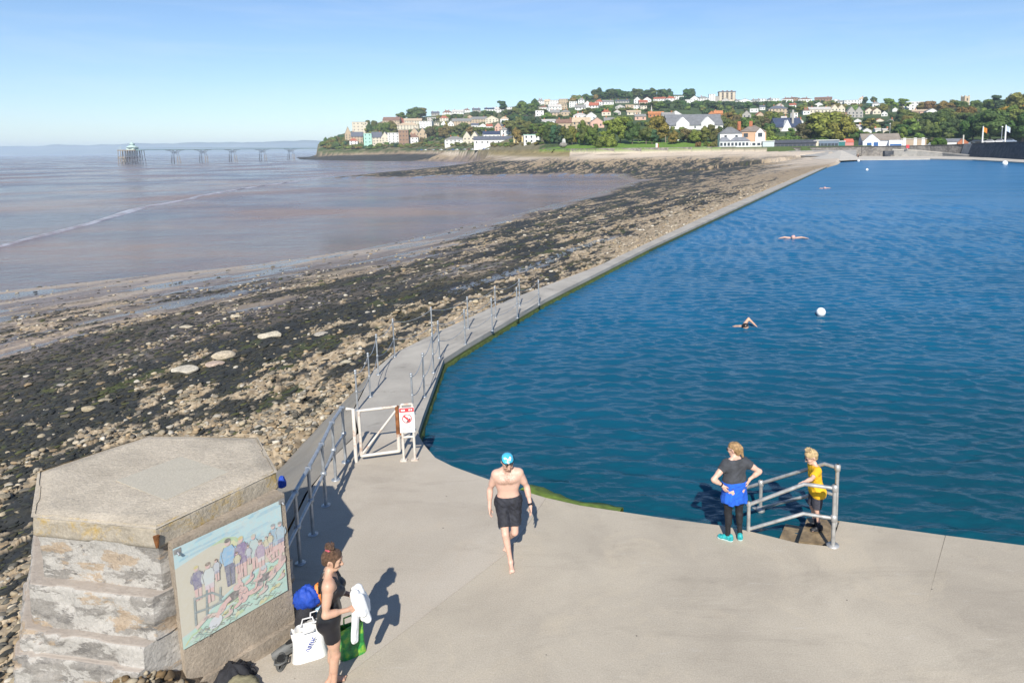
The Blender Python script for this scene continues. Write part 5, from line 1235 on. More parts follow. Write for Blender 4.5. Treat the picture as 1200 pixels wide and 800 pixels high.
el, wl2 = elbow_of(shl, hn + np.array([0, .07, .01]), 1); er, wr2 = elbow_of(shr, hf + np.array([0, .07, .01]), -1)
b.arm(1, el, wl2, (hn - wl2) + np.array([0, -.05, -.02]), (0, -.2, -1), .7, .92); b.arm(0, er, wr2, (hf - wr2) + np.array([0, -.05, -.02]), (0, -.2, -1), .7, .92)
b.leg(0, (-.085, -.05, .49), (-.085, .03, .085), (-.1, -1, 0), .95); b.leg(1, (.085, -.015, .49), (.085, .05, .085), (.1, -1, 0), .95)
# children have larger heads
for k, (a_, q_, ra, rb, kk, fl, f_, sb) in enumerate(b.H.p): pass
broot = empty('person', bl, rzB, 'fair-haired boy in a yellow T-shirt and dark shorts holding the handrails on the top step', 'person')
b.Mh = b.Mh * 1.22; b.H.p = []; b.head(); b.H.p = [(a_, q_, ra * 1.2, rb * 1.2, kk, fl, f_, sb) for a_, q_, ra, rb, kk, fl, f_, sb in b.H.p]
put('body', b.all().mesh(.010), M_skin, broot, SCB)
f = Field(); f.p = [(a_, q_, ra + .02, rb + .02, k, fl, fl_, sb) for a_, q_, ra, rb, k, fl, fl_, sb in b.T.p[:-3]]; f.cap((-.08, 0.01, 1.0), (.08, 0.01, .92), .14, k=.05, fl=.98); f.cap((-.08, 0.02, .88), (.08, .02, .86), .155, k=.05)
for i in (0, 1): sh, e, wv = b.arms[i]; f.cap(sh, sh + (e - sh) * .68, .080, .078, k=.04, flat=True)
put('t_shirt', f.mesh(.010, lambda X, Y, Z: np.maximum(Z - 1.47 - .1 * np.abs(X), .775 + .1 * Y - Z)), cloth('yellow_tshirt', (.72, .40, .012), .9, 9, .15), broot, SCB)
f = Field(); f.cap((-.08, 0, .93), (.08, 0, .93), .13, k=.05)
for i in (0, 1): hp, kn, an = b.legs[i]; f.cap(hp, hp + (kn - hp) * .92, .112, .095, k=.02, flat=True)
put('shorts', f.mesh(.010), cloth('charcoal_shorts', (.045, .045, .06), .9, 9, .2), broot, SCB)
f = Field()
for i in (0, 1): hp, kn, an = b.legs[i]; f.cap(an + (kn - an) * .22, an, .045, .042, k=.01)
put('socks', f.mesh(.009), cloth('dark_sock', (.03, .03, .04), .9), broot, SCB)
b.toes = {0: unit((-.1, -1, 0)), 1: unit((.1, -1, 0))}; shoes(b, broot, SCB, plain('black_shoes', (.018, .018, .02), .6), plain('dark_sole', (.03, .03, .03), .7))
M_blond = plain('blond_hair', (.46, .33, .17), .6, 0, .4, 30, .6)
f = Field(); f.cap(b.h((0, .03, 1.68)), b.h((0, -.02, 1.69)), .112, .103, k=.03); f.cap(b.h((0, .05, 1.64)), b.h((0, .055, 1.60)), .09, .06, k=.03); f.cap(b.h((0, -.135, 1.62)), b.h((0, -.125, 1.53)), .105, .09, k=.012, sub=True)
for k in range(14): a_ = k * 2.4; f.cap(b.h((.05 * math.cos(a_), .03 * math.sin(a_), 1.765)), b.h((.075 * math.cos(a_ + .5), -.01 + .06 * math.sin(a_ + .5), 1.79)), .022, .008, k=.012)
put('hair', f.mesh(.008), M_blond, broot, SCB); shades(b, broot, SCB)

# ---------------- swimmers
M_wet = plain('wet_hair', (.02, .016, .014), .3)
def swimmer(px, py, lab, kind, rz, sc=1.):
    loc = at(px, py, LAKE); root = empty('person', loc, rz, lab, 'person', 'swimmers in the lake'); f = Field()
    f.cap((-.02, .18, -.10), (0, .02, -.03), .13, .10, k=.05); f.cap((0, .02, -.03), (0, -.16, .02), .07, .06, k=.04); f.cap((0, -.2, .04), (0, -.24, .05), .10, .095, k=.03)
    f.cap((-.04, .2, -.12), (-.04, .9, -.22), .12, .09, k=.05)
    if kind == 'arm':
        f.cap((.12, .0, .0), (.40, .0, .23), .066, .052, k=.03); f.cap((.40, .0, .23), (.42, -.25, .08), .048, .034, k=.02); b_ = Body(); b_.hand(f, np.array([.42, -.25, .08]), unit((.1, -.9, -.5)), unit((0, -.4, -1)), 1, .2, 1., .05)
    else:
        for s in (-1, 1): f.cap((.15 * s, .0, .0), (.42 * s, -.06, .05), .055, .045, k=.03); f.cap((.42 * s, -.06, .05), (.66 * s, -.22, .03), .042, .03, k=.02); b_ = Body(); b_.hand(f, np.array([.66 * s, -.22, .03]), unit((.6 * s, -.8, 0)), unit((0, 0, -1.)), s, .2, 1., .05)
        f.cap((0, -.28, .06), (0, -.33, .06), .03, .015, k=.02)
    put('body', f.mesh(.013), M_skin2 if kind == 'arm' else M_skin, root, sc)
    g = Field(); g.cap((0, -.185, .07), (0, -.225, .085), .108, .102, k=.03); put('wet_hair', g.mesh(.012, (lambda X, Y, Z: .015 - Z) if kind == 'arm' else (lambda X, Y, Z: .06 - Z - Y * .3 - .06)), M_wet if kind == 'arm' else plain('cap_pink', (.62, .36, .34), .5), root, sc)
swimmer(868, 383, 'swimmer with dark hair doing front crawl, one bent arm raised out of the water', 'arm', R(35), .95)
swimmer(929, 279, 'swimmer facing the camera with both arms spread, beyond the white buoy', 'wide', R(-8), 1.25)
swimmer(965, 221, 'tiny swimmer farthest out in the lake', 'wide', R(20), 1.3)
# buoys
M_buoy = plain('buoy_white', (.80, .80, .78), .4, 0, .05)
def buoy(px, py, r_, lab, grp=None):
    c = at(px, py, LAKE); root = empty('buoy', c, 0, lab, 'buoy', grp)
    MB().lathe((0, 0, r_ * .62), [(max(.001, r_ * math.sin(t)), -r_ * math.cos(t)) for t in np.linspace(0, math.pi, 15)], 22).build('float', M_buoy, root, world=False)
    MB().tube([(0, 0, -.4), (0, 0, -.05)], .02, 6).build('mooring_line', M_navy, root, world=False)
buoy(962, 369, .165, 'round white marker buoy floating near the swimmer with the raised arm')
buoy(1177.5, 193.5, .7, 'white buoy near the dark sea wall at the far side of the lake'); buoy(1006, 189.5, .42, 'white buoy beside the standing bather at the far corner'); buoy(1016, 200, .3, 'smallest white float on the open far water')
# bather standing at the far lake corner
b = Body(); b.torso(); b.head(); b.arm(0, (-.25, .03, 1.12), (-.26, -.05, .87), (0, -.2, -1), (1, 0, 0)); b.arm(1, (.25, .03, 1.12), (.26, -.05, .87), (0, -.2, -1), (-1, 0, 0)); b.leg(0, (-.1, 0, .5), (-.1, .02, .085), (0, -1, 0)); b.leg(1, (.1, 0, .5), (.1, .02, .085), (0, -1, 0))
fl_ = at(1005.5, 187, 0); froot = empty('person', (fl_[0], fl_[1], .12), 0, 'distant bather standing on the far edge of the lake', 'person')
put('body', b.all().mesh(.02), M_skin2, froot, 1.15); f = Field(); f.cap((-.08, 0, .95), (.08, 0, .95), .13, k=.05)
for x in (-1, 1): f.cap((.09 * x, 0, .9), (.1 * x, 0, .6), .105, .09, k=.03)
f.cap((-.1, 0, 1.3), (.1, 0, 1.3), .14, k=.05); f.cap((0, 0, 1.3), (0, 0, .95), .13, k=.05)
put('wetsuit', f.mesh(.02), M_navy, froot, 1.15)
# ================================================================ BOULDERS AND SHINGLE
def ico(sub):
    t = (1 + 5 ** .5) / 2; v = [(-1, t, 0), (1, t, 0), (-1, -t, 0), (1, -t, 0), (0, -1, t), (0, 1, t), (0, -1, -t), (0, 1, -t), (t, 0, -1), (t, 0, 1), (-t, 0, -1), (-t, 0, 1)]
    f = [(0, 11, 5), (0, 5, 1), (0, 1, 7), (0, 7, 10), (0, 10, 11), (1, 5, 9), (5, 11, 4), (11, 10, 2), (10, 7, 6), (7, 1, 8), (3, 9, 4), (3, 4, 2), (3, 2, 6), (3, 6, 8), (3, 8, 9), (4, 9, 5), (2, 4, 11), (6, 2, 10), (8, 6, 7), (9, 8, 1)]
    v = [np.array(p) / np.linalg.norm(p) for p in v]
    for _ in range(sub):
        mid = {}; nf = []
        def m_(a, b):
            k = (min(a, b), max(a, b))
            if k not in mid: p = v[a] + v[b]; v.append(p / np.linalg.norm(p)); mid[k] = len(v) - 1
            return mid[k]
        for a, b, c in f: ab, bc, ca = m_(a, b), m_(b, c), m_(c, a); nf += [(a, ab, ca), (b, bc, ab), (c, ca, bc), (ab, bc, ca)]
        f = nf
    return np.array(v), np.array(f)
def rockshape(seed, sub, ncut=7):
    r_ = np.random.default_rng(seed); V, Fq = ico(sub); V = V.copy()
    for _ in range(ncut):
        n = r_.normal(size=3); n /= np.linalg.norm(n); d = .55 + .3 * r_.random(); pd = V @ n; V = V - np.outer(np.maximum(pd - d, 0), n)
    V *= (1 + .12 * (fbm(V[:, 0] * 2.5 + seed, V[:, 1] * 2.5 + V[:, 2] * 2, 3, seed) - .5))[:, None]
    return V * np.array([1, .55 + .35 * r_.random(), .42 + .25 * r_.random()]), Fq
M_rock = objcol('boulder_stone', .85, .35, 3.5, .6)
rshapes = [npmesh('boulder', *rockshape(k, 3), M_rock) for k in range(10)]
def bground(X, Y):
    Y_a, Y_b, nr, a0, a1, nc, zz, ww, mk, inn, tt = GRIDS[0]
    r = np.log(Y / Y_a) / np.log(Y_b / Y_a) * (nr - 1); c = (X / Y - a0) / (a1 - a0) * (nc - 1)
    r = np.clip(np.round(r).astype(int), 0, nr - 1); c = np.clip(np.round(c).astype(int), 0, nc - 1)
    return zz[r, c], ww[r, c], mk[r, c], inn[r, c], tt[r, c]
def bray(px, py):
    """where the sight line of a photo pixel meets the foreshore"""
    d = ray(px, py); Ys = np.geomspace(9, 320, 1500); Xs = Ys * d[0] / d[1]; zs = H + Ys * d[2] / d[1]
    g = bground(Xs, Ys)[0]; k = np.nonzero(g >= zs)[0]; i = k[0] if len(k) else -1
    return np.array([Xs[i], Ys[i], g[i]])
STONES = [(.34, .285, .195), (.29, .235, .16), (.39, .335, .25), (.23, .195, .14), (.31, .23, .14), (.18, .16, .125)]
rr_ = random.Random(11)
def boulder(px, py, wpx, seed, col, lab, group=None, flat=1., rz=None):
    p_ = bray(px, py); s_ = wpx / 2 / F * p_[1]
    o = link('boulder', rshapes[seed % 10], None, (p_[0], p_[1], p_[2] + s_ * .12), rr_.random() * 6.28 if rz is None else rz, col, (s_, s_, s_ * .8 * flat)); return tag(o, lab, 'boulder', group)
for a_ in ((215, 436, 34, 0, (.50, .45, .36), 'largest pale squared block lying flat in the dark weed', .7, .2), (262, 419, 28, 1, (.46, .39, .29), 'tilted tan slab just inland of the pale squared block', .9, .6),
           (318, 395, 30, 2, (.46, .41, .32), 'wide tan boulder that stands highest among the mid beach stones', 1., .3), (276, 372, 12, 3, (.46, .40, .30), 'small pointed pale boulder toward the waterline', 1.3, 0),
           (250, 428, 26, 4, (.44, .34, .27), 'pinkish low boulder touching the tilted tan slab', .6, .3), (72, 452, 12, 5, (.33, .3, .26), 'round grey boulder alone in the dark weed toward the water', 1, 0),
           (405, 325 + 100, 14, 6, (.40, .36, .27), 'tan boulder close to the walkway apron', 1, 0), (103, 480, 18, 7, (.40, .33, .22), 'ochre flat boulder in dark weed above the shelter roof', .7, 0),
           (218, 384, 16, 8, (.42, .37, .28), 'long flat stone beside the small pointed pale boulder', .6, .3), (377, 393, 18, 9, (.40, .36, .3), 'grey round boulder beyond the wide tan boulder', .9, 0)):
    boulder(*a_[:4], a_[4], a_[5], None, a_[6], a_[7])
for px, py, w_ in ((6, 585, 16), (22, 600, 12), (4, 640, 20), (14, 668, 11), (3, 705, 18), (30, 575, 14), (10, 560, 12)): boulder(px, py, w_, int(px), STONES[int(py) % 6], 'tan boulder on the beach beside the seaward wall of the shelter', 'boulders beside the shelter', .8)
nb = 0; rk = random.Random(21)
while nb < 285:
    px = rk.uniform(-10, 640); py = 245 + 330 * rk.random() ** 1.3
    p_ = bray(px, py); z_, w_, m_, i_, t_ = [q[0] for q in bground(p_[:1], p_[1:2])]
    if i_ or t_ < 2 or p_[0] > -4 + 0 * p_[1] and p_[1] < 20: continue
    if w_ > .5 and rk.random() < .6 or m_ > .5 and rk.random() < .9: continue
    wp = rk.choice((4, 5, 5, 6, 6, 7, 8, 9, 12)) * (.55 + .55 * (py - 245) / 260)
    boulder(px, py, wp, rk.randrange(10), (lambda k_, s_: tuple(c * k_ for c in s_))(rk.uniform(.7, 1.1), rk.choice(STONES)), 'rough tan limestone boulder among seaweed on the open foreshore', 'boulders on the foreshore', rk.uniform(.6, 1.1)); nb += 1
# the countless small stones: one object
g_ = np.random.default_rng(9); N = 62000
py = np.concatenate([232 + 345 * g_.random(N) ** 1.15, g_.uniform(560, 960, 9000)]); A = np.concatenate([g_.uniform(-1.3, .25, N), g_.uniform(-1.35, -.6, 9000)]); N += 9000
# distance from the picture row on an average beach plane, jittered along the bearing
Yp = (H + 2.2) / np.maximum(.02, (py - 174) / F) * .97; Yp = Yp * g_.uniform(.92, 1.08, N); Xp = A * Yp
Xp = np.concatenate([Xp, g_.uniform(-8.6, -6.4, 2600)]); Yp = np.concatenate([Yp, g_.uniform(10.5, 18, 2600)]); ok = (Yp > 6) & (Yp < 140); Xp, Yp = Xp[ok], Yp[ok]
z_, w_, m_, i_, t_ = bground(Xp, Yp); pr = np.where(w_ > .5, .03, .52) * np.where(m_ > .5, .10, 1)
ok = (t_ > -.5) & ~(i_ & (Yp > 18)) & (g_.random(len(Xp)) < pr); Xp, Yp, z_ = Xp[ok], Yp[ok], z_[ok]; n = len(Xp)
sz = (.022 + .075 * g_.random(n) ** 2.6) * (1 + Yp / 40) * .8
base = [rockshape(100 + k, 1, 5) for k in range(8)]
nv = len(base[0][0]); SV = np.stack([b_[0] for b_ in base]); k_ = g_.integers(0, 8, n); th = g_.random(n) * 6.28; c_, s_ = np.cos(th), np.sin(th)
Vl = SV[k_] * sz[:, None, None]; Vx = Vl[..., 0] * c_[:, None] - Vl[..., 1] * s_[:, None] + Xp[:, None]; Vy = Vl[..., 0] * s_[:, None] + Vl[..., 1] * c_[:, None] + Yp[:, None]; Vz = Vl[..., 2] + (z_ + sz * .15)[:, None]
V = np.stack([Vx, Vy, Vz], -1).reshape(-1, 3); Fq = (base[0][1][None] + (np.arange(n) * nv)[:, None, None]).reshape(-1, 3)
pal = np.array(STONES + [(.44, .40, .33), (.17, .15, .12), (.09, .085, .07)]); cc = pal[g_.integers(0, len(pal), n)] * g_.uniform(.7, 1.2, n)[:, None]
tag(link('shingle', npmesh('shingle', V, Fq, attrcol('shingle_stone', .85, 9, .25, 0), False, np.repeat(cc, nv, 0))), 'loose tan stones and shingle strewn between the weed bands', 'shingle', kind='stuff')
# rubble at the foot of the shelter, with brown weed
ng = 900; Xp = g_.uniform(-5.75, -4.25, ng); Yp = 6.42 - g_.random(ng) * 1.0; heap = lambda X, Y: .52 * np.exp(-((X + 4.72) / .42) ** 2) * np.clip((Y - 5.3) / .8, 0, 1); zz = .0 + heap(Xp, Yp) + .05 * g_.random(ng)
sz = .018 + .05 * g_.random(ng) ** 1.6; k_ = g_.integers(0, 8, ng); th = g_.random(ng) * 6.28; c_, s_ = np.cos(th), np.sin(th); Vl = SV[k_] * sz[:, None, None] * np.array([1, 1, 1.3])
V = np.stack([Vl[..., 0] * c_[:, None] - Vl[..., 1] * s_[:, None] + Xp[:, None], Vl[..., 0] * s_[:, None] + Vl[..., 1] * c_[:, None] + Yp[:, None], Vl[..., 2] + zz[:, None]], -1).reshape(-1, 3)
pal = np.array([(.10, .07, .04), (.22, .17, .11), (.035, .028, .02), (.33, .28, .2), (.15, .10, .05)])
tag(link('rubble', npmesh('rubble', V, (base[0][1][None] + (np.arange(ng) * nv)[:, None, None]).reshape(-1, 3), bpy.data.materials['shingle_stone'], False, np.repeat(pal[g_.integers(0, 5, ng)], nv, 0))), 'brown weedy rubble heaped against the foot of the shelter', 'rubble', kind='stuff')
gx_, gy_ = np.meshgrid(np.linspace(-5.7, -4.25, 40), np.linspace(4.6, 6.9, 40)); gz_ = -.03 + heap(gx_, gy_) + .05 * (fbm(gx_ * 5, gy_ * 5, 3, 3) - .5)
tag(link('rubble_base', npmesh('rubble_base', np.stack([gx_.ravel(), gy_.ravel(), gz_.ravel()], 1), grid_faces(40, 40), plain('dark_earth', (.10, .075, .05), .9, 0, .5, 8, .8), True)), kind='structure')
# black weed clumps give the weed beds their broken outline: one object
N = 52000; py = np.concatenate([236 + 345 * g_.random(N) ** 1.1, g_.uniform(560, 960, 5000)]); A = np.concatenate([g_.uniform(-1.3, .25, N), g_.uniform(-1.03, -.55, 5000)]); N += 5000; Yp = (H + 2.2) / np.maximum(.02, (py - 174) / F) * .97 * g_.uniform(.92, 1.08, N); Xp = A * Yp
ok = (Yp > 6) & (Yp < 140); Xp, Yp = Xp[ok], Yp[ok]; z_, w_, m_, i_, t_ = bground(Xp, Yp); ok = ~i_ & (t_ > 0) & (g_.random(len(Xp)) < np.where(w_ > .4, .9, np.where(m_ > .5, .03, .15))); Xp, Yp, z_ = Xp[ok], Yp[ok], z_[ok]; n = len(Xp)
sz = (.028 + .06 * g_.random(n) ** 2) * (1 + Yp / 40) * .8; k_ = g_.integers(0, 8, n); th = math.atan2(U[1], U[0]) + g_.normal(0, .5, n); c_, s_ = np.cos(th), np.sin(th)
Vl = SV[k_] * sz[:, None, None] * np.array([1.5, 1., .75]); V = np.stack([Vl[..., 0] * c_[:, None] - Vl[..., 1] * s_[:, None] + Xp[:, None], Vl[..., 0] * s_[:, None] + Vl[..., 1] * c_[:, None] + Yp[:, None], Vl[..., 2] + (z_ + sz * .05)[:, None]], -1).reshape(-1, 3)
pal = np.array([(.025, .027, .026), (.04, .04, .034), (.055, .05, .03), (.03, .034, .03), (.07, .075, .03)]); cc = pal[g_.choice(5, n, p=[.34, .28, .16, .17, .05])]
tag(link('seaweed', npmesh('seaweed', V, (base[0][1][None] + (np.arange(n) * nv)[:, None, None]).reshape(-1, 3), bpy.data.materials['shingle_stone'], False, np.repeat(cc, nv, 0))), 'black seaweed draped in long bands over the foreshore', 'seaweed', kind='stuff')
# ================================================================ HOUSES ON THE HILL
M_hw = objcol('house_render', .85, .10, .25); M_hr = objcol('house_roof', .8, .22, .5, .3); M_pane = plain('window_glass', (.045, .055, .07), .15, 0, .3, .3); M_brick = plain('chimney_brick', (.36, .13, .06), .85, 0, .3, 2)
wmesh = None
def winmesh():
    global wmesh
    if wmesh is None: wmesh = MB().box((0, -.03, 0), (1.1, .14, 1.35)).mesh('window', M_pane)
    return wmesh
WHT, CRM, TAN, PNK, GRY, BRN, MINT, YLW = (.70, .69, .66), (.60, .54, .43), (.46, .36, .25), (.56, .36, .28), (.36, .34, .31), (.28, .18, .12), (.36, .60, .50), (.60, .50, .25)
SLT, RED, BRR, GRR, ORG, NAV, PAL = (.11, .12, .145), (.34, .11, .07), (.20, .12, .09), (.22, .215, .205), (.46, .19, .08), (.04, .055, .10), (.48, .45, .42)
def house(x0, x1, yb, yt, wc, rc, kind, label, cat='house', dep=None, rfrac=None, win=True, rz=0., chim=1, loc=None, drop=4., group=None, name='house'):
    xm = (x0 + x1) / 2; g = ground(xm, yb) if loc is None else np.array(loc, float); D = g[1]; W = (x1 - x0) / F * D; Ht = (yb - yt) / F * D
    base = g.copy()
    if loc is None:   # stand on the ground under the sight line
        zb_sight = (H + D * ray(xm, yb)[2] / ray(xm, yb)[1]); base[2] = zb_sight
    dep = dep or min(14., max(7., W * .7)); rf = rfrac if rfrac is not None else {'g': .40, 'f': .46, 'h': .38, 'p': .05, 't': .0}[kind]; hr_ = Ht * rf; hw = Ht - hr_
    root = empty(name, base, math.atan2(-base[0], base[1]) * .6 + rz, label, cat, group); hx, ov = W / 2, min(.35, W * .03); d = dep
    mb = MB(); V = [(-hx, 0, -drop), (hx, 0, -drop), (hx, d, -drop), (-hx, d, -drop), (-hx, 0, hw), (hx, 0, hw), (hx, d, hw), (-hx, d, hw)]
    Fs = [(0, 1, 5, 4), (1, 2, 6, 5), (2, 3, 7, 6), (3, 0, 4, 7)]
    if kind == 'g': V += [(-hx, d / 2, hw + hr_), (hx, d / 2, hw + hr_)]; Fs += [(4, 7, 8), (6, 5, 9)]
    elif kind == 'f': V += [(0, 0, hw + hr_), (0, d, hw + hr_)]; Fs += [(4, 5, 8), (6, 7, 9)]
    else: Fs += [(4, 5, 6, 7)]
    mb.add(V, Fs); wall = mb.build('wall', M_hw, root, wc, world=False)
    rb_ = MB(); t_ = .22
    def rslab(a, b, c, e): # a quad with thickness
        n = np.cross(np.array(b, float) - a, np.array(e, float) - a); n = n / np.linalg.norm(n) * t_
        if n[2] < 0: n = -n
        lo = [np.array(q, float) + n * .08 for q in (a, b, c, e)]; up = [q + n for q in lo]; rb_.add(lo + up, [(4, 5, 6, 7), (3, 2, 1, 0), (0, 1, 5, 4), (1, 2, 6, 5), (2, 3, 7, 6), (3, 0, 4, 7)])
    if kind == 'g':
        s_ = hr_ / (d / 2) * ov
        rslab((-hx - ov, -ov, hw - s_), (hx + ov, -ov, hw - s_), (hx + ov, d / 2, hw + hr_), (-hx - ov, d / 2, hw + hr_)); rslab((-hx - ov, d / 2, hw + hr_), (hx + ov, d / 2, hw + hr_), (hx + ov, d + ov, hw - s_), (-hx - ov, d + ov, hw - s_))
    elif kind == 'f':
        s_ = hr_ / hx * ov
        for q in (-1, 1): rslab((q * (hx + ov), -ov, hw - s_), (0, -ov, hw + hr_), (0, d + ov, hw + hr_), (q * (hx + ov), d + ov, hw - s_))
    elif kind == 'h':
        k = min(hx * .8, d / 2); a_, b_ = (-hx + k, d / 2, hw + hr_), (hx - k, d / 2, hw + hr_); E = [(-hx - ov, -ov, hw + .02), (hx + ov, -ov, hw + .02), (hx + ov, d + ov, hw + .02), (-hx - ov, d + ov, hw + .02)]
        rb_.add(E + [a_, b_], [(0, 1, 5, 4), (1, 2, 5), (2, 3, 4, 5), (3, 0, 4), (3, 2, 1, 0)])
    else: rb_.box((0, d / 2, hw + .18), (W + .5, d + .5, .32))
    roof = rb_.build('roof', M_hr, root, rc, world=False)
    if kind in 'gh' and chim:
        for q in ([-.36, .36] if chim > 1 else [rr_.choice((-.34, .3))]):
            MB().box((hx * 2 * q * (.9 if kind == 'g' else .5), d / 2, hw + hr_ + .3), (.9, .8, 2.0)).build('chimney', M_brick, roof, world=False)
    wp = x1 - x0
    if win and wp >= 6 and hw > 2.4:
        nf = max(1, min(4, int(round(hw / 3.0)))); nc_ = max(2, min(7, int(W / 3.4)))
        while nf * nc_ > 16: nc_ -= 1
        for j in range(nf):
            for i in range(nc_):
                o = link('window', winmesh(), root, (-hx + W * (i + .5) / nc_, 0, hw * (j + .55) / nf))
    return root
